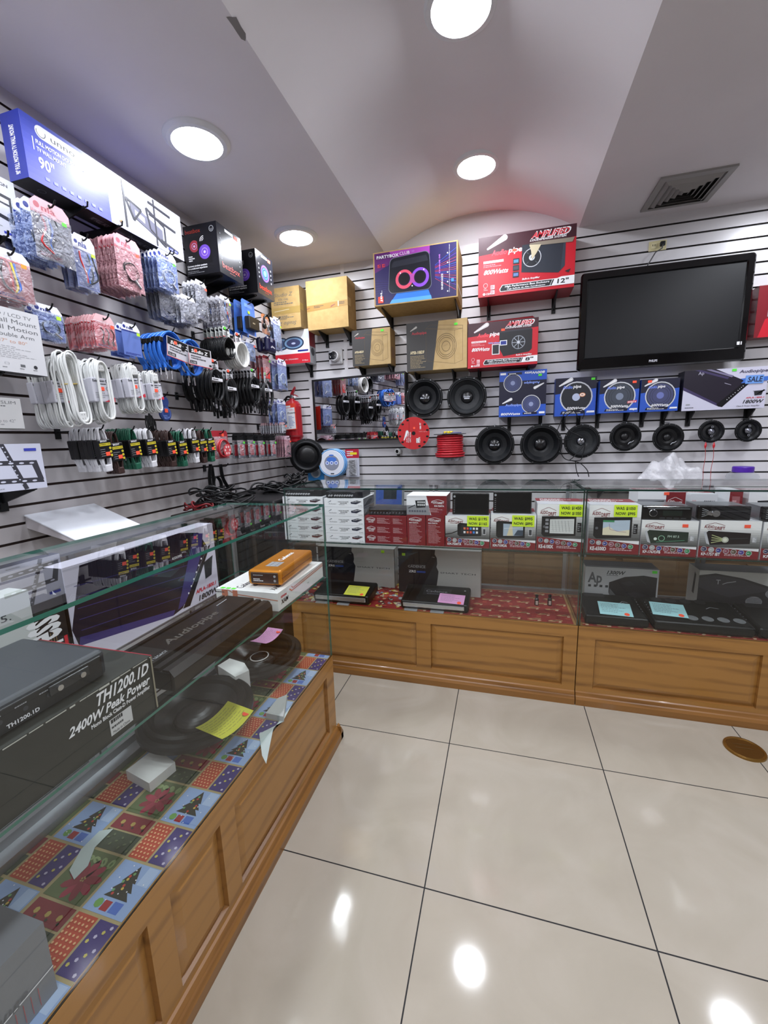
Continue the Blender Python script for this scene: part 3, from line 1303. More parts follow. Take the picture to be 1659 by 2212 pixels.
def art_blue2(p, W, Hh):
    p.rect(0, 0, 1, 1, BL_)
    p.rect(0, .25, 1, .78, BD_)
    p.poly([(.62, .78), (1, .78), (1, .86), (.56, .80)], BL_)
    cone(p, .29, .74, .20, '454c74')
    cone(p, .69, .26, .20, '454c74')
    swoosh(p, .08, .30, .2*W, PW, .45)
    p.text('Audiopipe', .14, .235, .05, M('8aa4f0', .4), w=.34, bold=True)
    swoosh(p, .94, .70, .2*W, PW, .45+PI)
    p.text('Audiopipe', .86, .745, .05, M('8aa4f0', .4), w=.33, bold=True, rot=PI)
    p.text('800Watts', .04, .035, .05, PW, w=.42, bold=True, sh=.2)
    p.text('800Watts', .96, .965, .05, PW, w=.42, bold=True, sh=.2, rot=PI)
    p.rect(.52, .04, .82, .085, BD_)
    p.rect(.18, .92, .48, .965, BD_)
    p.small(.55, .045, .80, .08, 1, PW)
    p.small(.21, .925, .45, .96, 1, PW)
    p.rect(.86, .045, .98, .09, PW)
    p.rect(.02, .925, .14, .97, PW)


def art_blue(watts, col='33384e', cap='8a94b8', extra=None):
    def art(p, W, Hh):
        p.rect(0, 0, 1, 1, BL_)
        p.poly([(0, .58), (1, .70), (1, 1), (0, 1)], BD_)
        cone(p, .52, .49, .40, col, True, M(cap, .4))
        swoosh(p, .10, .80, .32*W, PW, .5)
        p.text('Audio', .18, .72, .08, M('6a84e0', .4), w=.24, bold=True, sh=.15)
        p.text('pipe', .44, .73, .08, PW, w=.19, bold=True, sh=.15)
        p.text(watts, .30, .16, .075, PW, w=.44, bold=True, sh=.2)
        p.poly([(.14, .05), (.18, .13), (.76, .13), (.72, .05)], BD_)
        p.small(.2, .06, .7, .12, 2, PW)
        p.poly([(.78, .07), (.98, .07), (.98, .12), (.80, .12)], PW)
        if extra:
            extra(p)
    return art


def ex1(p):
    p.ell(.67, .545, .075, M('c87a4a', .4), .055)
    p.ell(.67, .545, .06, M('f0e0d0', .4), .04)
    p.text('MB', .67, .53, .035, M('a0402a', .4), w=.05, bold=True, al='c')


def ex2(p):
    p.poly([(.72, .27), (.95, .29), (.96, .36), (.73, .34)], M('d84a50', .4))
    p.text('SWEET 8', .735, .285, .045, PW, w=.2, bold=True)
    p.text('8"', .87, .055, .06, PW, w=.07, bold=True)


def side_blue(mb, W, dep, Hh):
    p = mb.face((-W/2-.0003, dep/2, 0), (0, -1, 0), (0, 0, 1), dep, Hh)
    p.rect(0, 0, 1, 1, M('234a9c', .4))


for nm, (tl, tr, br, bl), art, lab, dep, st in (
        ('w1', ((1079, 804), (1182, 796.5), (1178, 895), (1077.5, 903)), art_blue2, 'tall blue carton with two woofers pictured, one upside down, on the back wall', .12, (GRS, .36, .88)),
        ('w2', ((1200, 820), (1288, 811), (1287, 897), (1198, 899)), art_blue('500Watts', '1e2026', 'b0b8d0', ex1), 'blue woofer carton with an orange oval mark, left of the three below the television', .07, (GRS, .41, .94)),
        ('w3', ((1296, 823), (1382, 816), (1378, 890), (1293, 893)), art_blue('500Watts', '3e4450', '7a8498', ex2), 'blue woofer carton with a red flash, middle one of the three below the television', .1, (ORS, .37, .90)),
        ('w4', ((1385, 821), (1469, 815), (1464, 887), (1382, 890)), art_blue('600Watts', '42466a', '6a74b0'), 'blue woofer carton nearest the white amplifier carton below the television', .1, (ORS, -.28, .93))):
    e = ext(tl, tr, br, bl, -dep)
    t, W, Hh = carton('woofer_carton', lab, 'box', e, -dep, dep-.005, BL_, art, side_blue)
    sticker(t, st[1]*W, -(dep-.005)/2-.002, st[2]*Hh, st[0])


# --- M white amplifier carton with SALE tag
def art_amp_box(p, W, Hh, sale=True):
    p.rect(0, 0, 1, 1, M('c9c8da', .4))
    DKP = M('1d1726', .35)
    P1 = M('40375c', .35)
    p.poly([(0, .60), (0, 1), (.38, 1), (.66, .75), (.80, .62), (.50, .06), (.43, .10)], DKP)
    p.poly([(0, .60), (.42, .17), (.45, .12), (.43, .10), (0, .52)], P1)
    p.poly([(.12, 1), (.20, 1), (.55, .78), (.53, .74)], P1)
    p.poly([(.26, 1), (.32, 1), (.60, .82), (.58, .78)], M('7d7794', .35))
    p.poly([(.50, .06), (.80, .62), (.79, .66), (.70, .60), (.43, .13), (.45, .08)], M('0c0a12', .3))
    for i in range(5):
        p.ell(.55+.022*i, .24+.04*i, .005, PW)
    for i in range(4):
        p.ell(.67+.018*i, .45+.035*i, .005, PW)
    p.poly([(.50, .64), (.58, .59), (.58, .60), (.50, .655)], M('a8a4b8', .4))
    p.text('Audiopipe', .66, .87, .07, M('4a465c', .4), w=.33, bold=True, sh=.2)
    p.poly([(.84, .42), (.99, .43), (.97, .45), (.95, .32), (.87, .31), (.86, .41)], PB)
    p.text('APLA-1800.1', .77, .245, .035, RED, w=.21, bold=True, sh=.2)
    p.text('1800W', .74, .13, .08, PB, w=.23, bold=True, sh=.35)
    p.text('Class D Power Amplifier', .67, .05, .035, PB, w=.27, sh=.2)
    p.text('Ap', .17, .88, .08, M('b8b4c8', .4), w=.07)
    p.small(.04, .06, .22, .09, 1, PB)
    p.rect(.05, .14, .10, .17, LGRY)


eM_ = ext((1480, 801), (1657, 791), (1655, 881), (1471, 888), -.1)
t, W, Hh = carton('amplifier_carton', 'white carton picturing a black amplifier, with a blue SALE tag, below the television', 'box', eM_, -.1, .095, M('26242c', .5), art_amp_box)
mb = MB()
p_ = mb.front(-W/2, W/2, -.0515, 0, Hh)
p_.poly([(.68, .73), (.72, .68), (.69, .62), (1.0, .66), (1.0, .76)], M('3a6cc4', .5))
p_.rect(.74, .60, .95, .80, M('6a98dc', .5))
p_.text('SALE', .765, .64, .125, M('1c2a4c', .5), w=.17, bold=True, sh=.1)
mb.build('sale_tag', t, 'blue paper tag reading SALE')
sticker(t, W*.1, -.049, Hh*.95, GRS)
# the red rounded carton past the television
e = ext((1634, 622), (1720, 605), (1715, 725), (1634, 728), -.08)
def art_dkred(p, W, Hh):
    p.rect(0, 0, 1, 1, M('7a1a24', .3))
    p.poly([(.1, 0), (1, 0), (1, .5), (.25, .35)], M('c42030', .3))
    p.text('DRIVE', .3, .4, .12, LGRY, w=.6, bold=True)
carton('red_carton', 'dark red glossy carton at the right edge beside the television', 'box', e, -.08, .075, M('7a1a24', .3), art_dkred)


# --- brackets under the boxes
def bracket(px, py, reach, label, yb=None, grp='black slat wall brackets'):
    c_ = U(px, py, 1, -.008)
    t = thing('shelf_bracket', label, 'bracket', (c_.x, 0, c_.z), group=grp)
    mb = MB()
    mb.box(-.011, .011, -.012, -.0005, -.03, .055, BLK)
    mb.build('back_plate', t)
    mb = MB()
    mb.prism([(-.012, .03), (-reach, .049), (-reach, .055), (-.012, .055)], 'x', -.0035, .0035, BLK)
    mb.build('arm', t)
    return t


def brackets(e, reach, xs, what):
    for i, x in enumerate(xs):
        t = thing('shelf_bracket', 'black bracket, %s under %s' % (['the left one', 'the right one'][i] if len(xs) > 1 else 'the one', what), 'bracket', (x, 0, e[2]-.0555), group='black slat wall brackets')
        mb = MB()
        mb.box(-.012, .012, -.012, -.0005, -.035, .055, BLK)
        mb.build('back_plate', t)
        mb = MB()
        mb.prism([(-.012, -.02), (-reach, .046), (-reach, .055), (-.012, .055)], 'x', -.0035, .0035, BLK)
        mb.build('arm', t)


xa = lambda px, py: U(px, py, 1, 0).x
brackets(eA, .14, [eA[0]+.06], 'the printed cardboard box')
brackets(eB, .15, [xa(707, 725), xa(758, 722)], 'the plain cardboard box')
brackets(eC, .10, [xa(622, 795), xa(673, 792)], 'the oval speaker carton')
brackets(eD, .13, [xa(788, 802), xa(849, 790)], 'the small kraft carton')
brackets(eE, .26, [xa(847, 698), xa(992, 665)], 'the party speaker carton')
brackets(eF, .18, [xa(1056, 668), xa(1196, 650)], 'the large red carton')
brackets(eG, .15, [xa(905, 815), xa(982, 808)], 'the large kraft carton')
brackets(eH, .15, [xa(1036, 805), xa(1140, 792)], 'the small red carton')
for nm, px0, px1, py_, dz, wh in (('I', 1100, 1167, 908, .1, 'the tall blue carton'), ('J', 1217, 1249, 905, .06, 'the left blue woofer carton'), ('K', 1290, 1350, 900, .09, 'the middle blue woofer carton'), ('L', 1386, 1431, 896, .09, 'the blue carton by the white one'), ('M', 1486, 1611, 893, .09, 'the white amplifier carton')):
    e = {'I': ext((1079, 804), (1182, 796.5), (1178, 895), (1077.5, 903), -.12), 'J': ext((1200, 820), (1288, 811), (1287, 897), (1198, 899), -.07), 'K': ext((1296, 823), (1382, 816), (1378, 890), (1293, 893), -.1), 'L': ext((1385, 821), (1469, 815), (1464, 887), (1382, 890), -.1), 'M': eM_}[nm]
    brackets(e, dz, [xa(px0, py_), xa(px1, py_)], wh)

# --- television
e = ext((1256, 591), (1638, 542), (1609, 777), (1246, 803), -.12)
W, Hh = e[1]-e[0], e[3]-e[2]
t = thing('television', 'large flat screen television with glossy black frame mounted on the back wall', 'television', ((e[0]+e[1])/2, -.12, e[2]))
mb = MB()
b0, b1, bs = .075, .045, .042
# bevelled frame ring
def rr(x0, x1, z0, z1, r, y, n=6):
    pts = []
    for cx, cz, a0 in ((x1-r, z1-r, 0), (x0+r, z1-r, PI/2), (x0+r, z0+r, PI), (x1-r, z0+r, 1.5*PI)):
        for i in range(n+1):
            a = a0+PI/2*i/n
            pts.append((cx+r*math.cos(a), y, cz+r*math.sin(a)))
    return pts
rings = [rr(-W/2+.004, W/2-.004, .004, Hh-.004, .018, .045), rr(-W/2, W/2, 0, Hh, .02, .03), rr(-W/2, W/2, 0, Hh, .02, .008), rr(-W/2+.008, W/2-.008, .008, Hh-.008, .016, 0),
         rr(-W/2+bs-.006, W/2-bs+.006, b0-.006, Hh-b1+.006, .005, -.002), rr(-W/2+bs, W/2-bs, b0, Hh-b1, .004, .008)]
k_ = len(rings[0])
for A, B in zip(rings, rings[1:]):
    mb.add(A+B, [(i, k_+i, k_+(i+1) % k_, (i+1) % k_) for i in range(k_)], BLKG, True)
mb.add(rings[0], [tuple(range(k_))[::-1]], BLK)
p_ = mb.front(-W/2, W/2, -.0015, 0, Hh)
p_.text('PHILIPS', .475, .045, .022, M('c8c8d0', .3), w=.05, bold=True, al='c')
mb.build('frame', t)
mb = MB()
mb.poly([(-W/2+bs, .007, b0), (W/2-bs, .007, b0), (W/2-bs, .007, Hh-b1), (-W/2+bs, .007, Hh-b1)], M('0e0f12', .42, 0, .3))
mb.build('screen', t)
mb = MB()
mb.box(-.2, .2, .045, .118, Hh*.3, Hh*.7, BLK)
mb.build('wall_mount', t)
sticker(t, W/2-bs+.004, -.0005, b0+.02, PW, .024, .018)

# --- wall outlet and plug
a_, b_ = U(1400, 545, 1, 0), U(1440.5, 515, 1, 0)
t = thing('wall_outlet', 'beige electrical outlet plate above the television', 'outlet', ((a_.x+b_.x)/2, 0, (a_.z+b_.z)/2-.003))
hw_, hh_ = (b_.x-a_.x)/2, .028
mb = MB()
mb.bbox(-hw_, hw_, -.006, 0, -hh_, hh_, M('cfc69a', .4), .003)
mb.build('cover_plate', t)
for s_ in (-1, 1):
    mb = MB()
    mb.bbox(s_*hw_*.45-.014, s_*hw_*.45+.014, -.009, -.005, -.016, .016, M('d8d0a8', .35), .004)
    mb.box(s_*hw_*.45-.007, s_*hw_*.45-.004, -.0094, -.009, -.002, .008, BLK)
    mb.box(s_*hw_*.45+.004, s_*hw_*.45+.007, -.0094, -.009, -.002, .008, BLK)
    mb.build('socket', t)
mb = MB()
mb.bbox(-.013, .013, -.03, -.0098, -.010, .014, BLK, .004)
o = Vector((hw_*.45, -.02, 0))
mb.v = [tuple(Vector(v)+Vector((hw_*.45, 0, 0))) for v in mb.v]
tcp = Vector(((a_.x+b_.x)/2, 0, (a_.z+b_.z)/2-.003))
tvt = U(1402, 568, 1, -.03)
pts = [Vector((hw_*.45, -.028, -.004)), Vector((hw_*.3, -.04, -.03)), (Vector(U(1416, 545, 1, -.03))-tcp), Vector(tvt)-tcp, Vector(tvt)-tcp+Vector((-.03, .01, -.06))]
mb.tube(pts, .0035, M('4a4a4c', .5))
tag(mb.build('power_cord'), 'black plug and cord running from the beige outlet down behind the television', 'power cord', tcp)


# --- loose loudspeakers hung on the wall
def speaker(cx, cy, wpx, label, kind='big', y=-.11, tilt=(0, 0), hp=None):
    c_ = U(cx, cy, 1, y)
    r = (U(cx+wpx/2, cy, 1, y)-U(cx-wpx/2, cy, 1, y)).length/2
    t = thing('bare_loudspeaker', label, 'loudspeaker', c_, rot=(PI/2+tilt[0], 0, tilt[1]), group='bare speakers hung on the back wall')
    # local z points to the viewer (world -y)
    BS = M('0b0c0e', .5, 0, .3)
    mb = MB()
    mb.lathe([(r*.93, -.006), (r, -.006), (r*1.0, .0), (r*.985, .004), (r*.90, .005), (r*.885, .002)], BS, 40)
    for i in range(8):
        a = PI/8+i*PI/4
        mb.cyl((r*.95*math.cos(a), r*.95*math.sin(a), .004), (r*.95*math.cos(a), r*.95*math.sin(a), .0052), r*.028, STEEL if kind != 'sub' else BLK, 8)
    mb.build('rim', t)
    mb = MB()
    mb.lathe([(r*.89, .003), (r*.86, .009), (r*.82, .009), (r*.78, .003)] if kind != 'sub' else [(r*.90, .003), (r*.86, .018), (r*.78, .022), (r*.70, .014), (r*.66, .002)], M('101114', .55, 0, .3), 40)
    mb.build('surround', t)
    mb = MB()
    cr = .78 if kind != 'sub' else .66
    CN = {'big': M('121417', .42, 0, .3), 'grey': M('2a2c2e', .42, 0, .3), 'sub': M('0c0c0e', .4, 0, .3), 'mid': M('0a0a0c', .4, 0, .3), 'coax': M('18191c', .4)}[kind]
    dpt = {'big': .042, 'grey': .042, 'sub': .02, 'mid': .03, 'coax': .025}[kind]*r/.14
    mb.lathe([(r*cr, .003), (r*.62, -.10*r-dpt*.3), (r*.42, -dpt*.75), (r*.26, -dpt)], CN, 40)
    mb.build('cone', t)
    mb = MB()
    if kind == 'coax':
        mb.lathe([(r*.30, -dpt*.8), (r*.30, .004), (r*.24, .010), (r*.22, .006), (.0005, .010)], M('26272a', .3), 24, mats=[BLK, CHROME, BLK, M('8a8c98', .2, .8)])
        for s_ in (-1, 1):
            mb.cyl((0, s_*r*.40, 0), (0, s_*r*.40, .008), r*.12, BLK, 16)
            mb.cyl((0, s_*r*.40, .008), (0, s_*r*.40, .0095), r*.10, M('9a9ca4', .2, .7), 16)
            mb.cyl((0, s_*r*.40, .0095), (0, s_*r*.40, .0105), r*.05, BLK, 12)
        mb.box(-r*.05, r*.05, -r*.5, r*.5, -.002, .001, BLK)
        mb.build('tweeter', t)
    else:
        capm = {'big': M('101114', .2, 0, .7), 'grey': M('141416', .3), 'mid': M('0e0e10', .35), 'sub': M('141416', .3)}[kind]
        if hp == 'chrome':
            capm = M('c4c8d0', .12, 1)
        rc = r*(.32 if kind != 'mid' else .26)
        if kind == 'sub':
            rc = r*.5
        if hp == 'chrome':
            rc = r*.24
        dh = .18 if kind == 'sub' else .5
        mb.lathe([(rc*math.cos(a), -dpt+rc*dh*math.sin(a)) for a in [i*PI/2/8 for i in range(8)]]+[(.0005, -dpt+rc*dh)], capm, 32)
        ztx = -dpt+rc*dh
        LT = M('c8ccd4', .4)
        if hp == 'text':
            p_ = mb.face((-r*.24, -r*.04, ztx-.0005), (1, 0, 0), (0, 1, 0), r*.48, r*.09)
            p_.text('Studio Z', 0, 0, .9, LT, w=1, bold=True, sh=.3)
        if hp == 'mask':
            p_ = mb.face((-r*.17, -r*.10, ztx), (1, 0, 0), (0, 1, 0), r*.34, r*.18)
            p_.text('Studio', 0, .45, .5, LT, w=1, bold=True)
            p_.rect(.1, 0, .9, .3, LT)
        mb.build('dust_cap', t)
        if hp == 'corner':
            mb = MB()
            mb.tube([(r*.25, -r*.45, -.010), (r*.42, -r*.38, -.008), (r*.55, -r*.28, -.004)], r*.018, LT)
            mb.tube([(r*.22, -r*.52, -.008), (r*.30, -r*.40, -.008), (r*.38, -r*.36, -.006)], r*.02, LT)
            mb.build('printed_mark', t)
    mb = MB()
    back = min(-y-.004, .1)
    mb.lathe([(r*.93, -.006), (r*.5, -back*.55), (r*.5, -back*.6), (r*.45, -back), (.001, -back)], M('2a2b2e', .5), 24)
    mb.build('basket', t)
    # wire loop that hangs it on the wall
    mb = MB()
    mb.tube([(0, r*.93, .004), (0, r*1.02, .002), (.0, r*1.05, -back*.5), (0, r*1.06, -back-.004+.002)], .002, STEEL)
    mb.build('hanging_wire', t)
    return t


speaker(916, 859, 80, 'black bare woofer with shiny dust cap, hung just right of the mirror', 'big', hp='text')
speaker(1008, 857, 86, 'dark grey bare woofer with a printed cap, upper row', 'grey', hp='mask')
speaker(1068, 961, 86, 'black bare woofer with silver script on its cap, right of the red cable spool', 'big', hp='text')
speaker(1168.5, 960, 92, 'largest black bare woofer with a plain dome, under the tall blue carton', 'big')
speaker(1257, 953, 79, 'black bare speaker with a chrome dust cap and black cord over it', 'grey', hp='chrome')
speaker(1351, 943.5, 69, 'medium black bare speaker with a silver mark, under the middle blue woofer carton', 'mid', hp='corner')
speaker(1443.5, 945, 68.5, 'medium black bare speaker with a silver mark, directly right of its twin', 'mid', hp='corner')
ax_ = speaker(1536.5, 932, 57, 'small round three way car speaker with red wires hanging from it', 'coax', y=-.09)
speaker(1616.5, 930, 58, 'small round car speaker at the right end, under the SALE tag carton', 'coax', y=-.09)
speaker(663, 985, 68, 'black subwoofer hung below the fire extinguisher, turned a little to the right', 'sub', y=-.13, tilt=(0, .35))

# red wires hanging from the three way speaker
for px0, px1, lb in ((1524, 1518, 'left'), (1542, 1534, 'right')):
    a_ = U(px0, 962, 1, -.1)
    b_ = U(px1, 1046, 1, -.1)
    t = thing('test_lead', 'thin red wire with clips hanging from the three way car speaker, %s one' % lb, 'wire', a_, group='red test leads')
    d_ = b_-a_
    mb = MB()
    mb.tube([Vector((0, 0, 0)), d_*.3+Vector((.004, 0, 0)), d_*.6+Vector((-.003, 0, 0)), d_], .0014, M('a02828', .4))
    mb.build('wire', t)
    for q_ in (Vector((0, 0, 0)), d_):
        mb = MB()
        mb.lathe([(.001, -.02), (.005, -.012), (.007, 0), (.004, .01), (.001, .02)], M('c01c28', .3), 10)
        mb.v = [tuple(Vector(v)+q_) for v in mb.v]
        mb.build('clip', t)

# black cord hanging over the chrome cap speaker
def smooth(pts, n=6):
    """Catmull-Rom through points"""
    P = [Vector(p) for p in pts]
    out_ = []
    for i in range(len(P)-1):
        p0, p1, p2, p3 = P[max(i-1, 0)], P[i], P[i+1], P[min(i+2, len(P)-1)]
        for k in range(n):
            t_ = k/n
            out_.append(.5*((2*p1)+(-p0+p2)*t_+(2*p0-5*p1+4*p2-p3)*t_*t_+(-p0+3*p1-3*p2+p3)*t_**3))
    out_.append(P[-1])
    return out_


def wcord(pix, y, r, mat, name, label, cat):
    P = [U(a, b__, 1, y+(c__ if len(q_) > 2 else 0)) for q_ in pix for a, b__, c__ in [(q_[0], q_[1], q_[2] if len(q_) > 2 else 0)]]
    o_ = P[0]
    mb = MB()
    mb.tube([p__-o_ for p__ in smooth(P)], r, mat)
    return tag(mb.build(name), label, cat, o_)


wcord([(1250, 905), (1240, 888), (1222, 890), (1210, 915), (1202, 940), (1215, 950), (1256, 946), (1262, 960), (1238, 988), (1232, 994), (1252, 1000), (1268, 1015), (1272, 1030)], -.135, .0028, BLK, 'black_cord', 'black cord looped over the chrome cap speaker, ending above the counter joint', 'cord')
wcord([(1258, 905), (1262, 890), (1250, 884), (1226, 896), (1219, 912), (1229, 930), (1262, 950), (1258, 985), (1250, 995), (1222, 992), (1211, 975), (1211, 955)], -.14, .0028, BLK, 'black_cord', 'second black cord looped in a figure over the chrome cap speaker', 'cord')
wcord([(1243, 997), (1245, 1015), (1250, 1030)], -.13, .0026, BLK, 'black_cord', 'short black cord end hanging to the counter below the chrome cap speaker', 'cord')

# --- flat red and upright red cable reels
rc_ = U(893, 936, 1, -.2)
rr_ = .110
t = thing('cable_reel', 'round red cable reel with printed face hung beside the mirror corner', 'cable reel', rc_, rot=(PI/2, 0, .25))
mb = MB()
FR = M('b8262a', .35)
mb.lathe([(.0005, .03), (rr_, .03), (rr_, .026)], FR, 48)
p_ = mb.face((-rr_, -rr_, .0303), (1, 0, 0), (0, 1, 0), rr_*2, rr_*2)
for i in range(14):
    if i in (2, 3, 9, 10):
        continue
    a = 2*PI*i/14+.2
    p_.ell(.5+.44*math.cos(a), .5+.44*math.sin(a), .042, BLK, .03)
p_.ell(.5, .5, .06, BLK)
swoosh(p_, .20, .30, .06, PW, 1.2)
for i, tx_ in enumerate(('Audio Legacy', 'Power Cable', 'OFC Series')):
    p_.text(tx_, .30+.055*i, .22, .03, PW, w=.32, rot=PI/2, bold=True)
p_.text('Audio Legacy', .92, .56, .045, M('e08a88', .4), w=.26, rot=PI)
p_.line([(.36, .05), (.36, .95)], .0015, M('701418', .4))
p_.rect(.58, .20, .66, .34, PW)
p_.small(.59, .21, .65, .33, 6, PB)
p_.text('100 FT', .74, .62, .05, PW, w=.2, rot=PI/2, bold=True)
p_.text('FLEX', .70, .20, .05, PW, w=.18, rot=PI/2, bold=True)
p_.ell(.52, .66, .035, ORS)
mb.build('front_flange', t)
mb = MB()
mb.lathe([(.0005, -.036), (rr_, -.036), (rr_, -.030), (.07, -.030), (.07, .026), (rr_*.999, .026)], BLK, 40)
mb.build('spool', t)
mb = MB()
for k in range(6):
    a = -.024+.009*k
    mb.tube([(.09*math.cos(u_*PI/12), .09*math.sin(u_*PI/12), a) for u_ in range(24)], .006, M('141416', .4), 6, True)
mb.build('wound_cable', t)
mb = MB()
mb.cyl((0, 0, -.036), (0, 0, -.190), .006, STEEL, 10)
mb.build('hook_arm', t)

c_ = U(972, 988, 1, -.13)
ctop = U(972, 937, 1, -.13)
hh_ = ctop.z-c_.z
t = thing('cable_spool', 'upright spool of thick red cable standing on the slat wall', 'cable spool', c_)
mb = MB()
mb.lathe([(.0005, 0), (.094, 0), (.094, .004), (.055, .004), (.055, hh_-.004), (.112, hh_-.004), (.112, hh_), (.0005, hh_)], BLK, 40)
mb.build('spool', t)
mb = MB()
nrow = 10
for k in range(nrow):
    z = .012+(hh_-.026)*k/(nrow-1)
    rk = .083+.002*((k*7) % 3)+(.012 if k < 2 else 0)
    mb.tube([(rk*math.cos(u_*PI/14), rk*math.sin(u_*PI/14), z+.0015*math.sin(u_*PI/14+k)) for u_ in range(28)], (hh_-.02)/nrow*.52, M('b8202c', .38), 8, True)
mb.build('red_cable', t)
for s_ in (-.05, 0, .05):
    mb = MB()
    mb.box(s_-.014, s_+.014, -.06, .128, -.022, -.001, FILM_GREY)
    mb.build('support_clip', t)
# yellow adaptor on the spool
o = thing('adaptor_cable', 'small yellow and blue adaptor cable lying on the red cable spool', 'adaptor', Vector((c_.x, c_.y, ctop.z+.002)))
mb = MB()
mb.tube(smooth([(-.045, -.02, .004), (-.02, -.03, .004), (.0, -.02, .008), (.02, -.03, .004), (.06, .0, .003), (.075, .02, .003)]), .003, M('2a3c8c', .4))
mb.build('lead', o)
for x_, y_ in ((-.03, -.02), (-.005, -.04), (.012, -.02)):
    mb = MB()
    mb.lathe([(.0005, 0), (.011, .001), (.012, .008), (.009, .014), (.0005, .015)], M('e4c81c', .4), 14)
    mb.v = [(v[0]+x_, v[1]+y_, v[2]+.001) for v in mb.v]
    mb.build('yellow_plug', o)

# small round camera on the slat wall
c_ = U(859, 975, 1, -.03)
t = thing('dome_camera', 'small round white and black camera hung low right of the mirror', 'camera', c_, rot=(PI/2, 0, -.3))
mb = MB()
mb.lathe([(.022, -.024), (.024, 0), (.020, .008), (.013, .010)], M('d8dad8', .3), 24)
mb.build('shell', t)
mb = MB()
mb.lathe([(.013, .009), (.009, .014), (.0005, .016)], BLKG, 20)
mb.build('lens', t)
mb = MB()
mb.bbox(-.008, .008, -.032, -.018, -.02, .0, BLK, .002)
mb.build('mount', t)

# security camera on plate
a_, b_ = U(713, 787, 1, 0), U(741, 755, 1, 0)
t = thing('security_camera', 'square white security camera with round lens on the back wall left of the mirror', 'camera', ((a_.x+b_.x)/2, 0, (a_.z+b_.z)/2))
s_ = (b_.x-a_.x)/2*.98
mb = MB()
mb.bbox(-s_, s_, -.022, 0, -s_, s_, M('c8c8ca', .4), .006)
for dx, dz in ((-.8, .8), (.8, -.8)):
    mb.cyl((dx*s_, -.0235, dz*s_), (dx*s_, -.022, dz*s_), .003, BLK, 8)
mb.build('mounting_plate', t)
mb = MB()
mb.T = Matrix.Rotation(PI/2, 4, 'X')
mb.lathe([(s_*.72, .022), (s_*.72, .05), (s_*.62, .062), (s_*.55, .063)], M('e2e2e4', .3), 28)
mb.build('housing', t)
mb = MB()
mb.bbox(-s_*.68, s_*.1, -.068, -.055, -s_*.5, s_*.4, M('141518', .2), .006)
mb.T = Matrix.Translation((-s_*.28, 0, 0)) @ Matrix.Rotation(PI/2, 4, 'X')
mb.lathe([(s_*.3, .068), (s_*.26, .071), (s_*.18, .069), (.0005, .066)], BLKG, 24)
mb.build('lens', t)

# --- fire extinguisher
c_ = U(637, 954, 1, -.1)
ztop = U(637, 838, 1, -.1).z
k_ = (ztop-c_.z)/.40
t = thing('fire_extinguisher', 'red fire extinguisher with a paper tag hung by the corner of the back wall', 'fire extinguisher', c_)
rb = .068
mb = MB()
hb = .30*k_
mb.lathe([(.0005, .004), (rb*.9, .004), (rb*.9, .0), (rb*.86, .0), (rb*.88, .02), (rb, .035), (rb, hb*.86), (rb*.93, hb*.93), (rb*.7, hb), (rb*.3, hb+.014), (rb*.28, hb+.025)], M('9c1620', .2, 0, .6), 40)
mb.build('cylinder', t)
mb = MB()
mb.cyl((0, 0, hb+.02), (0, 0, hb+.05), .015, STEEL, 16)
mb.cyl((.012, 0, hb+.035), (.03, -.012, hb+.035), .009, M('d8d8d8', .3), 14)
mb.build('valve', t)
mb = MB()
mb.prism([(-.01, hb+.05), (.01, hb+.05), (.035, hb+.10), (.03, hb+.112), (-.005, hb+.066)], 'y', -.008, .008, M('8c1620', .3))
mb.build('carry_handle', t)
mb = MB()
mb.prism([(-.01, hb+.045), (.03, hb+.045), (.05, hb+.036), (.05, hb+.042), (.03, hb+.052), (-.01, hb+.052)], 'y', -.008, .008, M('8c1620', .3))
mb.build('squeeze_lever', t)
mb = MB()
mb.tube(smooth([(-.012, 0, hb+.035), (-.05, 0, hb+.03), (-rb-.012, 0, hb*.75), (-rb-.014, 0, hb*.4), (-rb-.010, 0, hb*.2)]), .008, BLK, 8)
mb.build('hose', t)
mb = MB()
p_ = mb.face((-.052, -rb-.012, hb*.30), (1, 0, .06), (0, -.04, 1), .112, hb*.56)
p_.rect(-.08, -.03, 1.08, 1.1, M('d8402c', .4))
p_.rect(0, 0, 1, .92, PAPER)
p_.rect(.1, .94, .7, 1.02, PW)
p_.text('Protecto', .45, .66, .08, PB, w=.6, bold=True, sh=.2)
p_.small(.62, .80, .98, .86, 2, RED)
p_.small(.06, .12, .42, .58, 8, LGRY, .4)
p_.small(.5, .12, .96, .58, 8, M('7a86b8', .5), .5)
p_.ell(.40, .07, .03, BLUED)
p_.ell(.62, .07, .03, BLUED)
mb.build('paper_tag', t)
mb = MB()
mb.box(-.012, .012, rb*.6, .0995, hb*.8, hb*.9, BLK)
mb.build('wall_bracket', t)
mb = MB()
mb.lathe([(rb+.0012, hb*.12), (rb+.0012, hb*.16)], M('7a141c', .4), 32)
mb.build('band', t)

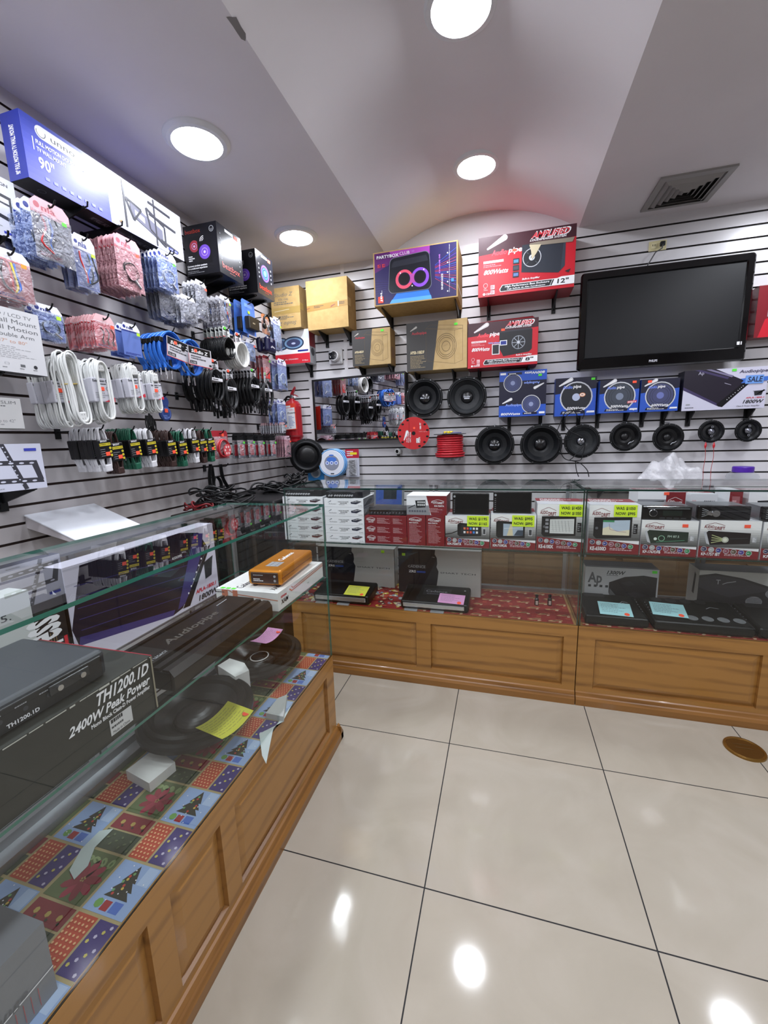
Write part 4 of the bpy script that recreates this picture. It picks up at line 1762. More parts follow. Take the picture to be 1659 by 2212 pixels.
# --- blue cable coil pack, blue backing card, blister pack
c_ = U(717, 1000, 1, -.09)
t = thing('speaker_cable_pack', 'round pack of light blue cable with a white disc label low on the back wall', 'cable pack', c_, rot=(PI/2, 0, .1))
rr_ = (U(741, 1000, 1, -.1)-U(690, 1000, 1, -.1)).length/2
for k in range(3):
    mb = MB()
    q_ = Vector((.012*(2-k)*.8, 0, -.022*(2-k)))
    for j in range(5):
        mb.tube([(q_.x+(rr_*1.06-.006*j)*math.cos(u_*PI/16), (rr_*1.06-.006*j)*math.sin(u_*PI/16), q_.z-.004*(j % 2)) for u_ in range(32)], .005, M('7ab0e4', .3), 6, True)
    mb.build('cable_coil', t)
mb = MB()
mb.lathe([(rr_, .003), (rr_*.97, .006), (.0005, .006)], M('dde2ee', .3), 40)
p_ = mb.face((-rr_, -rr_, .0062), (1, 0, 0), (0, 1, 0), 2*rr_, 2*rr_)
p_.ell(.5, .5, .33, M('8a8fa0', .4))
p_.ring(.5, .5, .33, .03, PW)
p_.ell(.5, .63, .20, M('4a78d0', .3), .10)
for x_ in (.32, .5, .68):
    p_.ell(x_, .50, .075, M('c8d4f4', .3))
    p_.ell(x_, .50, .03, M('2a4aa8', .3))
p_.ell(.5, .80, .10, M('4a78d0', .3), .03)
p_.rect(.44, .06, .58, .10, PB)
mb.build('disc_label', t)
mb = MB()
mb.cyl((0, rr_*.6, -.06), (0, rr_*.6, -.0985), .004, BLK, 8)
mb.build('hook_arm', t)

e = ext((665, 1003), (699, 1003), (699, 1038), (665, 1038), -.012)
t = thing('blue_card', 'bright blue card with a white figure below the subwoofer', 'card', ((e[0]+e[1])/2, -.012, e[2]))
W, Hh = e[1]-e[0], e[3]-e[2]
mb = MB()
mb.box(-W/2, W/2, 0, .01, 0, Hh, M('2f8ad0', .4))
p_ = mb.front(-W/2, W/2, -.0002, 0, Hh)
p_.ell(.5, .5, .32, M('b8c0c8', .4))
p_.ell(.5, .45, .2, M('8a94a0', .4))
mb.build('printed_card', t)


def blister(px0, px1, py0, py1, y, name, label, cat, hdr, body, ink):
    e = ext((px0, py0), (px1, py0), (px1, py1), (px0, py1), y)
    W, Hh = e[1]-e[0], e[3]-e[2]
    t = thing(name, label, cat, ((e[0]+e[1])/2, y, e[2]))
    mb = MB()
    mb.box(-W/2, W/2, 0, .001, 0, Hh, M('b9bcc8', .3))
    p_ = mb.front(-W/2, W/2, -.0002, 0, Hh)
    p_.rect(0, .68, 1, 1, hdr)
    p_.small(.1, .74, .9, .95, 3, PW)
    p_.rect(.35, .80, .85, .88, YEL)
    mb.build('backing_card', t)
    mb = MB()
    mb.bbox(-W*.33, W*.33, -.02, -.0005, Hh*.06, Hh*.64, FILM, .004)
    mb.build('blister', t)
    mb = MB()
    mb.bbox(-W*.22, W*.22, -.014, -.003, Hh*.08, Hh*.60, ink, .003)
    for i in range(6):
        for j in range(3):
            mb.box(-W*.16+j*W*.12, -W*.08+j*W*.12, -.0146, -.014, Hh*(.12+.075*i), Hh*(.16+.075*i), GRY)
    mb.build(body, t)
    mb = MB()
    mb.tube([(0, .001, Hh*.97), (0, -y-.001, Hh*.99)], .002, STEEL)
    mb.build('hook_arm', t)
    return t


blister(747, 776, 970, 1030, -.05, 'remote_control_pack', 'clear blister pack with a black remote under a red header, below the mirror', 'blister pack', M('b0203a', .4), 'remote_control', BLK)

# --- lower wall cabinet behind the counter, with things on it
t = thing('low_cabinet', 'low brown wooden cabinet against the wall behind the counters', 'cabinet', (1.15, 0, 0))
BRW = wood('dull_brown_wood', '8a6a48', '6e5236', 'x', 1, .5)
mb = MB()
mb.box(0, 3.2, -.30, -.04, 0, .56, BRW)
mb.build('body', t)
for i in range(5):
    mb = MB()
    mb.box(.02+.64*i, .62+.64*i, -.318, -.3005, .05, .53, BRW)
    mb.build('door', t)
mb = MB()
mb.box(0, 3.2, -.32, -.03, .5605, .585, M('5e4630', .5))
mb.build('top', t)
t = thing('wall_shelf', 'white wall shelf behind the right counter holding the bag and jar', 'shelf', (2.2, 0, .985))
mb = MB()
mb.box(0, 2.2, -.26, -.0005, -.018, 0, TRIMW)
mb.build('board', t)
for x_ in (.15, 1.1, 2.05):
    mb = MB()
    mb.prism([(-.24, -.024), (-.24, -.018), (-.0005, -.018), (-.0005, -.12), (-.012, -.12)], 'x', x_-.004, x_+.004, BLK)
    mb.build('bracket', t)
# jar with purple lid
c_ = U(1600, 1055, 1, -.14)
cz = .985
jr = .078
t = thing('plastic_jar', 'clear round plastic jar with a purple lid on the wall shelf', 'jar', (c_.x, -.14, cz))
mb = MB()
ztop = U(1601, 1018, 1, -.14).z-cz
prof = [(.0005, .001), (jr*.8, .001), (jr, .02), (jr*1.02, ztop*.5), (jr*.92, ztop*.78), (jr*.62, ztop*.95), (jr*.60, ztop)]
mb.lathe(prof, glass('jar_plastic', (.9, .92, .93, 1), 1.5), 32)
mb.build('jar_body', t)
mb = MB()
mb.lathe([(jr*.64, ztop-.004), (jr*.66, ztop), (jr*.66, ztop+.024), (jr*.62, ztop+.028), (.0005, ztop+.028)], M('4a1c9c', .4), 32)
mb.build('lid', t)

# crumpled white plastic bag
bl_ = U(1385, 1035, 1, -.15)
br_ = U(1512, 1035, 1, -.15)
c_ = Vector(((bl_.x+br_.x)/2, -.14, .987))
Wb, Hb = br_.x-bl_.x, U(1450, 978, 1, -.15).z-.987
mb = MB()
nx, ny = 40, 16
rg = random.Random(11)
ph = [rg.uniform(0, 6.28) for _ in range(12)]
def bagpt(u_, v_):
    an = v_*PI
    env = math.sin(min(max(u_, .0), 1)*PI)**.38
    lop = .50+.36*math.sin(u_*3.0-.2)+.08*math.sin(14*u_)
    r1 = Hb*env*lop
    wr = 1+.16*math.sin(9*u_+ph[0]+4*v_)+.12*math.sin(17*u_-11*v_+ph[1])+.07*math.sin(31*u_+23*v_+ph[2])
    x = (u_-.5)*Wb+.02*math.sin(7*v_+5*u_)
    return (x, -.09*env*math.cos(an)*wr, max(.001, r1*math.sin(an)**.8*wr*.95))
vs_ = [bagpt(i/nx, j/ny) for i in range(nx+1) for j in range(ny+1)]
fs_ = [(i*(ny+1)+j, (i+1)*(ny+1)+j, (i+1)*(ny+1)+j+1, i*(ny+1)+j+1) for i in range(nx) for j in range(ny)]
BAGM = film('white_carrier_bag', 'eaeaee', .62, .25, .25)
mb.add(vs_, fs_, BAGM, True)
tag(mb.build('plastic_bag'), 'crumpled thin white plastic bag lying on the wall shelf', 'plastic bag', c_)

# ================================================================ LEFT WALL
def hook(y, z, xf, what, col=None):
    """peg in the slat wall; its top carries the packs at height z"""
    col = col or BLK
    t = thing('display_hook', 'thin metal peg hook holding '+what, 'hook', (0, y, z), group='slat wall peg hooks')
    mb = MB()
    mb.box(.0005, .005, -.011, .011, -.028, .012, col)
    mb.build('hook_plate', t)
    mb = MB()
    mb.tube([(.005, 0, 0), (xf*.6, 0, .000), (xf+.012, 0, .002), (xf+.022, 0, .008), (xf+.030, 0, .020)], .0028, col, 6)
    mb.build('prong', t)
    return t


def place(make, n, px, py, xf, dx, lab, group, rot=0, jit=.05, hookwhat=None, dz=0, hz=.006):
    """n copies on one hook, frontmost first, front hole seen at photo point (px,py)"""
    c_ = U(px, py, 0, xf)
    rg = random.Random(int(px*7+py))
    t0 = make(True)
    t1 = None
    for i in range(n):
        x = xf-dx*i
        r_ = (rg.uniform(-.03, .03)*(i > 0), rot+rg.uniform(-jit, jit)*(i > 0), PI/2+rg.uniform(-jit, jit)*(i > 0))
        # swing about the view axis first, then face the aisle
        rot_e = (r_[0], r_[1], r_[2])
        loc = (x, c_.y+rg.uniform(-.004, .004)*(i > 0), c_.z+dz)
        lb = lab % nth(i) if '%s' in lab else lab
        if i == 0:
            t0.location = loc
            t0.rotation_euler = rot_e
            t0['label'] = lb
            if n > 1:
                t0['group'] = group
        elif i == 1:
            t1 = make(False)
            t1.location = loc
            t1.rotation_euler = rot_e
            t1['label'] = lb
            t1['group'] = group
        else:
            dup(t1, loc, rot_e, lb, group)
    if hookwhat:
        hook(c_.y, c_.z+dz-hz, xf, hookwhat)
    return c_


def coil_pts(w, h, strands, sp, pinch=0, seed=1, seg=26, jit=.06, cz=0, cy=0):
    rg = random.Random(seed)
    out_ = []
    for k in range(strands):
        a, b_ = w/2*(1-rg.uniform(0, jit*2)), h/2*(1-rg.uniform(0, jit))
        ph_ = rg.uniform(0, 6.28)
        y0 = (k-(strands-1)/2)*sp
        pts = []
        for i in range(seg):
            an = 2*PI*i/seg
            ww = a
            if pinch:
                ww = a*(1-pinch*(1-abs(math.sin(an))**1.2))
                # narrow at mid height, wide near the two ends
                x = ww*math.cos(an) if abs(math.sin(an)) < .98 else 0
                x = a*math.cos(an)*(1-pinch*(abs(math.cos(an))**1.5))
            else:
                x = a*math.cos(an)
            pts.append((x+.002*math.sin(3*an+ph_), cy+y0+.0015*math.sin(2*an+ph_), cz+b_*math.sin(an)))
        out_.append(pts)
    return out_


def film_pouch(mb, w, z0, z1, bulge, mat, seed=1, y0=0):
    rg = random.Random(seed)
    nx_, nz_ = 8, 10
    ph_ = [rg.uniform(0, 6.28) for _ in range(4)]
    vs_ = []
    for j in range(nz_+1):
        for i in range(nx_+1):
            u_, v_ = i/nx_, j/nz_
            env = (math.sin(u_*PI)*math.sin(v_*PI))**.5
            wr = .35*math.sin(9*u_+5*v_+ph_[0])+.3*math.sin(13*v_-7*u_+ph_[1])+.25*math.sin(21*u_+3*v_+ph_[2])
            x = (u_-.5)*w
            if i in (0, nx_):
                x += .002*math.sin(11*v_+ph_[3])
            vs_.append((x, y0-bulge*env*(.7+.4*wr)-.0004, z0+(z1-z0)*v_+(.003*math.sin(8*u_+ph_[3]) if j == 0 else 0)))
    fs = [(j*(nx_+1)+i, j*(nx_+1)+i+1, (j+1)*(nx_+1)+i+1, (j+1)*(nx_+1)+i) for j in range(nz_) for i in range(nx_)]
    mb.add(vs_, fs, mat, True)


def bag_maker(name, cat, w, h, hdr, body, filmm, brand='nia', brand_ink=None, inside='coil', ink=None, hh=.2, sc=GRS, seed=1, band=None, bulge=.012, torn=0):
    """hang hole at origin, card hangs below"""
    def make(front):
        t = thing(name, '', cat)
        top = .012
        zt, zb = top, top-h
        zh = zt-h*hh
        mb = MB()
        hw_ = w/2
        pts = [(-hw_, zb), (hw_, zb), (hw_, zt-.02), (hw_*.7, zt), (-hw_*.7, zt), (-hw_, zt-.02)]
        mb.prism([(x, z) for x, z in pts], 'y', 0, .0009, body)
        p_ = mb.front(-hw_, hw_, -.0001, zb, zt)
        p_.poly([(0, 1-hh), (1, 1-hh), (1, 1-.02/h), (.85, 1), (.15, 1), (0, 1-.02/h)], hdr)
        p_.ell(.5, 1-.012/h, .04, BLKM)
        bi = brand_ink or BLUED
        if brand:
            p_.ell(.16, 1-hh*.55, .075, bi)
            p_.text(brand, .27, 1-hh*.8, hh*.38, bi, w=.36, bold=True)
        if band:
            p_.rect(0, 1-hh-.035, 1, 1-hh, band)
        p_.small(.08, .03, .92, .10, 2, bi, .5, seed)
        mb.build('backing_card', t)
        mb = MB()
        im = ink or BLK
        if inside == 'coil':
            for pts in coil_pts(w*.66, h*.38, 3, .002, 0, seed, 20, .15, zb+h*.34, -.005):
                mb.tube(pts, .0022, im, 5, True)
            mb.cyl((w*.1, -.006, zb+h*.2), (w*.32, -.006, zb+h*.08), .005, M('9a9aa0', .25, .8), 8)
            mb.build('cable', t)
        elif inside == 'bundle':
            rg = random.Random(seed)
            for k in range(4):
                x0 = rg.uniform(-.3, .3)*w
                mb.tube(smooth([(x0, -.005, zh-.01), (x0+rg.uniform(-.1, .1)*w, -.008, zb+h*.5), (x0+rg.uniform(-.2, .2)*w, -.008, zb+h*.25), (x0*.3, -.006, zb+.02)], 3), .003, [im, BLK, M('c02c30', .4), M('3a6cc8', .4)][k % 4], 5)
            mb.build('cable', t)
        elif inside == 'plug':
            for k in range(3):
                x0 = (-.25+.25*k)*w
                mb.tube(smooth([(x0, -.005, zh-.02), (x0+.01, -.007, zb+h*.45), (x0, -.007, zb+h*.2)], 3), .002, im, 5)
                mb.cyl((x0, -.007, zb+h*.22), (x0+.004, -.007, zb+.012), .0042, CHROME, 8)
            mb.build('cable', t)
        elif inside == 'red':
            mb.bbox(-w*.28, w*.28, -.009, -.001, zb+h*.1, zb+h*.55, im, .003)
            mb.build('contents', t)
        if filmm:
            mb = MB()
            film_pouch(mb, w*1.04, zb-.004, zh+.004, bulge if front else min(bulge, .007), filmm, seed)
            mb.build('clear_pouch', t)
        if front and sc:
            sticker(t, w*.26, -.013, zh-.012, sc, .016, .012)
        return t
    return make


HB = M('e6e8f2', .4)
HP = M('e0a8b0', .4)
GB = 'packs hanging under the long blue box'
HG = M('d8d8de', .4)
CB = M('566cb2', .45)
CB2 = M('33479c', .45)
CP_ = M('b8808a', .5)
CG = M('6e6f78', .5)
place(bag_maker('cable_pack', 'cable pack', .128, .185, HP, CG, FILM_GREY, 'nia', M('b05a66', .4), 'bundle', LGRY, .24, GRS, 3, M('c88a94', .4), .02), 1, 106, 446, .235, .02, 'grey clear bag of leads with a pale pink header, below the long blue box', GB, hookwhat='the pale pink header bag')
place(bag_maker('cable_pack', 'cable pack', .12, .18, HB, CB, FILM_BLUE, 'nia', BLUED, 'coil', GRY, .24, None, 4, BLUED, .015), 4, 82, 446, .19, .03, 'blue bagged cable, %s, behind the pale pink bag', 'blue bags left of the pink stack')
place(bag_maker('cable_pack', 'cable pack', .088, .185, HG, CB, FILM, 'nia', BLUED, 'bundle', GRY, .28, YGS, 5, BLUED, .015), 5, 178, 517, .2, .018, 'clear bag, white header, %s, just left of the pink stack', 'narrow clear bags left of the pink stack', hookwhat='narrow clear bags')
place(bag_maker('cable_pack', 'cable pack', .125, .2, HP, CP_, FILM_PINK, 'nia', M('c86070', .4), 'coil', BLK, .24, ORS, 6, M('c04c58', .4), .012), 12, 273, 520, .22, .0125, 'pink bagged cable, %s, in the thick pink stack', 'pink bags under the long blue box', hookwhat='the pink bags')
place(bag_maker('cable_pack', 'cable pack', .118, .165, HB, CB, FILM_BLUE, 'nia', BLUED, 'coil', LGRY, .22, GRS, 7, BLUED, .014), 6, 358, 550, .22, .022, 'blue bagged coil, %s, right of the pink stack', 'blue bags right of the pink stack', hookwhat='blue bags under the mount box')
place(bag_maker('cable_pack', 'cable pack', .115, .13, HG, CG, FILM_GREY, None, None, 'coil', BLK, .16, None, 8, None, .02), 6, 405, 645, .21, .022, 'grey coil bag, %s, just below the blue bags', 'grey coil bags under the blue bags', hookwhat='the grey coil bags')
place(bag_maker('cable_pack', 'cable pack', .115, .13, HG, CG, FILM_GREY, None, None, 'coil', BLK, .16, None, 18, None, .02), 4, 362, 632, .17, .025, 'grey lead bag, %s, low behind the blue bags', 'grey bags low behind the blue bags')
place(bag_maker('cable_pack', 'cable pack', .088, .19, HG, CG, FILM_GREY, None, None, 'coil', BLK, .14, ORS, 9, None, .016), 4, 432, 612, .2, .026, 'tall grey bag, %s, below the nearer black carton', 'tall grey bags under the near black carton', hookwhat='the tall grey bags')
place(bag_maker('cable_pack', 'cable pack', .10, .165, HG, M('5a4f58', .5), FILM_GREY, None, None, 'bundle', BLK, .16, YGS, 10, None, .016), 5, 485, 645, .22, .03, 'dark grey bag, %s, between the two black cartons', 'dark grey bags between the black cartons', hookwhat='the dark grey bags')


def clam(front):
    t = thing('clamshell_pack', '', 'blister pack')
    w_, h_ = .135, .19
    mb = MB()
    mb.prism([(-w_/2, .012-h_), (w_/2, .012-h_), (w_/2, .0), (w_/2-.012, .012), (-w_/2+.012, .012), (-w_/2, .0)], 'y', 0, .002, M('4a7cd8', .3))
    p_ = mb.front(-w_/2, w_/2, -.0001, .012-h_, .012)
    p_.rect(.2, .80, .8, .90, M('7aa4ea', .3))
    p_.small(.2, .42, .8, .50, 2, PW)
    mb.build('backing_card', t)
    mb = MB()
    mb.bbox(-w_*.36, w_*.42, -.035, -.001, -h_*.82, -h_*.44, M('1c1814', .4), .004)
    p_ = mb.front(-w_*.36, w_*.42, -.0352, -h_*.82, -h_*.44)
    p_.small(.3, .4, .7, .6, 1, M('a89a80', .4))
    mb.build('product_box', t)
    if front:
        sticker(t, 0, -.002, -h_*.28, YGS, .022, .016)
    return t


place(clam, 3, 535, 655, .22, .05, 'blue clamshell with a black box, %s, under farther black carton', 'blue clamshell cards', hookwhat='the light blue clamshell cards')


def headset(front):
    t = thing('headphone_pack', '', 'headphones')
    mb = MB()
    mb.prism([(-.045, -.11), (.045, -.11), (.045, 0), (.03, .01), (-.03, .01), (-.045, 0)], 'y', 0, .001, M('d88a5a', .4))
    mb.build('backing_card', t)
    mb = MB()
    mb.tube(smooth([(-.03, -.014, -.06), (-.034, -.014, -.02), (0, -.016, .004), (.034, -.014, -.02), (.03, -.014, -.06)]), .006, BLK, 8)
    mb.build('headband', t)
    for s_ in (-1, 1):
        mb = MB()
        mb.T = Matrix.Translation((s_*.03, -.012, -.068)) @ Matrix.Rotation(PI/2, 4, 'X')
        mb.lathe([(.0005, .008), (.014, .008), (.018, .002), (.018, -.006)], BLK, 18)
        mb.build('ear_cup', t)
    mb = MB()
    film_pouch(mb, .094, -.114, -.012, .03, FILM, 21)
    mb.build('clear_pouch', t)
    return t


place(headset, 1, 572, 683, .22, .03, 'black headphones on an orange card in a clear bag below the farther black carton', 'headphones', hookwhat='the orange headphone pack')


def navy(front):
    t = thing('hard_case', '', 'case')
    mb = MB()
    mb.bbox(-.055, .055, -.035, 0, -.10, -.005, M('14143a', .25, 0, .6), .02, 4)
    mb.build('shell', t)
    mb = MB()
    p_ = mb.front(-.055, .055, -.0352, -.10, -.005)
    p_.line([(.3, .30), (.45, .42), (.75, .32)], .003, PW)
    p_.line([(.35, .27), (.5, .36), (.72, .28)], .002, PW)
    p_.rect(.3, .66, .55, .95, M('7a7c8c', .3))
    mb.build('printed_mark', t)
    mb = MB()
    mb.tube([(-.01, -.004, -.006), (0, -.004, .006), (.01, -.004, -.006)], .002, BLK)
    mb.build('loop', t)
    return t


place(navy, 2, 577, 728, .22, .06, 'glossy navy case, %s, left of the oval speaker carton', 'navy cases', hookwhat='the navy cases')
place(bag_maker('cable_pack', 'cable pack', .10, .21, HB, M('8a94b8', .4), FILM_BLUE, 'nia', BLUED, 'plug', LGRY, .22, YGS, 11, BLUED, .018), 3, 597, 690, .21, .03, 'blue white bag, %s, highest at the wall corner', 'blue white bags by the corner', hookwhat='the blue white bags by the corner')

# --- second row
place(bag_maker('cable_pack', 'cable pack', .115, .145, HG, M('a8646a', .5), FILM, None, None, 'bundle', M('e0c83c', .4), .2, M('ff9a2c', .5), 12, RED, .02), 5, 18, 548, .235, .028, 'red edged bag of leads, %s, at the left edge', 'red edged bags at the left edge', hookwhat='the red edged bags')
place(bag_maker('cable_pack', 'cable pack', .098, .112, HB, CB2, FILM_BLUE, 'nia', BLUED, 'coil', GRY, .24, YGS, 13, BLUED, .014), 2, 101, 667, .22, .03, 'small blue bag, %s, left of the red plug packs', 'small blue bags left of the red packs', hookwhat='the small blue bags')
place(bag_maker('cable_pack', 'cable pack', .088, .122, M('e2b8bc', .4), M('c8283a', .4), FILM, None, None, 'plug', BLK, .24, ORS, 14, RED, .012), 11, 223, 688, .22, .014, 'red card plug pack, %s, above the white cords', 'red card plug packs', hookwhat='the red card plug packs')
place(bag_maker('cable_pack', 'cable pack', .09, .128, HB, M('5c74b8', .4), None, 'nia', BLUED, None, None, .22, YGS, 15, BLUED), 3, 281, 706, .22, .035, 'flat blue card, %s, left of thick blue cables', 'flat blue cards left of the blue cables', hookwhat='the flat blue cards')


def coil_maker(name, cat, w, h, strands, r, mat, tagc=None, tagsz=(.055, .05), conn=None, seed=1, sp=None, drop=.045, text=None, bandlab=False):
    def make(front):
        t = thing(name, '', cat)
        cz = -drop-h/2
        mb = MB()
        for pts in coil_pts(w, h, strands, sp or r*1.5, 0, seed, 28, .07, cz, -.004):
            mb.tube(pts, r, mat, 6, True)
        mb.build('cable_loops', t)
        if tagc:
            mb = MB()
            w2, h2 = tagsz
            mb.prism([(-w2/2, .01-h2), (w2/2, .01-h2), (w2/2, 0), (w2*.35, .01), (-w2*.35, .01), (-w2/2, 0)], 'y', -.002, -.001, tagc)
            p_ = mb.front(-w2/2, w2/2, -.0021, .01-h2, .01)
            p_.rect(.1, .62, .9, .82, PB)
            p_.small(.1, .1, .9, .5, 3, GRY)
            p_.rect(0, 0, 1, .06, RED)
            mb.build('hang_tag', t)
            if front:
                sticker(t, -w2*.18, -.0032, -.0, ORS if seed % 2 else GRS, .018, .014)
        mb = MB()
        mb.tube([(-.006, -.004, -drop+.004), (0, -.004, .002), (.006, -.004, -drop+.004)], .0012, BLK, 5)
        mb.build('tie', t)
        if conn:
            for s_, L_ in ((-.22, .055), (.05, .065)):
                mb = MB()
                x_ = s_*w
                mb.cyl((x_, -.008, cz-h*.40), (x_+.004, -.008, cz-h*.40-L_*.6), .0062, conn[0], 8, .0072)
                mb.cyl((x_+.004, -.008, cz-h*.40-L_*.6), (x_+.006, -.008, cz-h*.40-L_), .0035 if conn[2] else .0065, conn[1] if front else BLK, 8)
                mb.build('connector', t)
        if bandlab:
            mb = MB()
            mb.bbox(-w*.38, w*.38, -.014, .006, cz+h*.12, cz+h*.12+.016, PAPER, .001, 1)
            p_ = mb.front(-w*.38, w*.38, -.0142, cz+h*.12, cz+h*.12+.016)
            p_.small(.1, .2, .9, .8, 1, GRY, .6)
            mb.build('paper_band', t)
        return t
    return make


# black short cables with tags, and white coil
place(coil_maker('coiled_cable', 'cable', .112, .118, 9, .0038, BLK, M('d8dcd8', .4), (.062, .055), None, 2, .003), 6, 487, 710, .22, .026, 'black tagged coil, %s, left of the white coil', 'black tagged coils by the white coil', hookwhat='the black tagged coils')
place(coil_maker('coiled_cable', 'cable', .125, .14, 10, .0055, M('dcdcd8', .35), M('d8d4d8', .4), (.06, .06), None, 3, .0045), 2, 513, 723, .22, .05, 'thick white coil, %s, right of the black coils', 'white coils', hookwhat='the thick white coils')
place(bag_maker('cable_pack', 'cable pack', .095, .125, HB, M('6a80b0', .4), FILM_BLUE, None, None, 'coil', LGRY, .2, ORS, 16, BLUED, .016), 2, 540, 738, .22, .05, 'small blue bag, %s, right of the white coil', 'small blue clear bags', hookwhat='small blue clear bags')
place(bag_maker('cable_pack', 'cable pack', .085, .165, M('8a1c28', .4), M('a02430', .4), FILM, None, None, 'red', M('c8302c', .4), .14, GRS, 17, RED, .016), 4, 574, 772, .21, .03, 'red pack, %s, beside the light blue coil bags', 'red packs near the corner', hookwhat='the red packs near the corner')
place(bag_maker('cable_pack', 'cable pack', .125, .205, HB, M('7c90c8', .4), FILM_BLUE, 'nia', M('5a4a9c', .4), 'coil', M('d8e0dc', .3), .2, None, 19, M('5a4a9c', .4), .018), 3, 608, 780, .2, .04, 'light blue coil bag, %s, above the fire extinguisher', 'light blue coil bags above the extinguisher', hookwhat='light blue coil bags')
place(bag_maker('cable_pack', 'cable pack', .125, .175, HB, M('6078c0', .4), FILM_BLUE, 'nia', M('4a4aa8', .4), 'coil', M('d0d4d4', .3), .2, None, 20, BLUED, .018), 3, 607, 866, .18, .035, 'light blue coil bag, %s, left of the extinguisher', 'light blue coil bags left of the extinguisher', hookwhat='light blue coil bags by the extinguisher')


# thick blue instrument cables with labels
def blue_cable(front):
    t = thing('instrument_cable', '', 'cable')
    w_, h_ = .145, .165
    mb = MB()
    for pts in coil_pts(w_, h_, 7, .0024, 0, 31, 30, .06, -h_/2-.004, -.004):
        mb.tube(pts, .0044, BLUEC, 6, True)
    mb.build('cable_loops', t)
    for s_, L_ in ((-.3, .075), (-.05, .085)):
        mb = MB()
        mb.cyl((s_*w_, -.006, -h_*.80), (s_*w_+.008, -.006, -h_*.80-L_*.55), .006, BLUEC if s_ < -.1 else BLK, 10, .007)
        mb.build('plug_sleeve', t)
        mb = MB()
        mb.cyl((s_*w_+.008, -.006, -h_*.80-L_*.55), (s_*w_+.011, -.006, -h_*.80-L_), .0036, CHROME, 10)
        mb.build('jack', t)
    mb = MB()
    mb.bbox(-w_/2-.004, -w_/2+.016, -.018, .008, -h_*.42, -h_*.28, BLK, .003)
    mb.build('strap', t)
    if front:
        W2, H2 = .165, .088
        mb = MB()
        mb.T = Matrix.Translation((-.050, -.03, -.105)) @ Matrix.Rotation(R(-12 if front is True else -2), 4, 'Y') if False else Matrix.Translation((-.050, -.03, -.105))
        mb.box(0, W2, 0, .001, -.02, H2-.02, M('c4c2c8', .4))
        p_ = mb.front(0, W2, -.0002, -.02, H2-.02)
        p_.rect(.02, .62, .95, .98, BLK)
        p_.text('Studio Z', .12, .68, .17, PW, w=.7, bold=True, sh=.3)
        p_.small(.1, .32, .8, .56, 2, GRY)
        p_.rect(.04, .08, .32, .24, PB)
        p_.text('S-100', .08, .10, .1, PW, w=.2)
        p_.rect(.86, .10, .97, .2, PB)
        p_.rect(0, 0, 1, .03, RED)
        p_.rect(0, .03, .012, .6, RED)
        mb.build('card_label', t)
        sticker(t, .0, -.0315, -.055, ORS, .018, .014)
    return t


place(blue_cable, 6, 366, 716, .225, .026, 'thick blue cable, %s, in the left blue bunch', 'left bunch of blue instrument cables', rot=.12, hookwhat='the left bunch of blue cables')
place(blue_cable, 2, 408, 733, .24, .03, 'thick blue cable, %s, in the right blue pair', 'right pair of blue instrument cables', hookwhat='the right pair of blue cables')

# black microphone cables
XC = (M('1a1a1c', .35), M('b8b8bc', .25, .9), False)
TG = M('c4c4c8', .4)
g_ = 'black microphone cables'
place(coil_maker('microphone_cable', 'cable', .118, .168, 7, .0052, BLK, TG, (.066, .06), XC, 5, .002, .04, None, True), 8, 461, 780, .23, .024, 'black microphone cable, %s, in the bunch nearest the blue', g_, hookwhat='the first black microphone cables')
place(coil_maker('microphone_cable', 'cable', .105, .168, 7, .0044, M('1c1d20', .35), TG, (.06, .06), XC, 7, .0022, .04, None, True), 5, 494, 802, .22, .026, 'black microphone cable, %s, in the bunch under white coil', g_, hookwhat='the second black microphone cables')
place(coil_maker('microphone_cable', 'cable', .115, .168, 7, .0052, BLK, TG, (.06, .06), XC, 6, .0019, .04, None, True), 8, 545, 800, .22, .022, 'black microphone cable, %s, in the third bunch rightwards', g_, hookwhat='the third black microphone cables')
place(coil_maker('microphone_cable', 'cable', .118, .172, 7, .0044, M('18181a', .35), TG, (.06, .065), XC, 8, .0022, .045, None, True), 3, 574, 808, .21, .03, 'black microphone cable, %s, in the bunch nearest the corner', g_, hookwhat='the last black microphone cables')
hook(U(448, 855, 0, .2).y, U(448, 848, 0, .2).z, .2, 'nothing, bare below the black cables', STEEL)


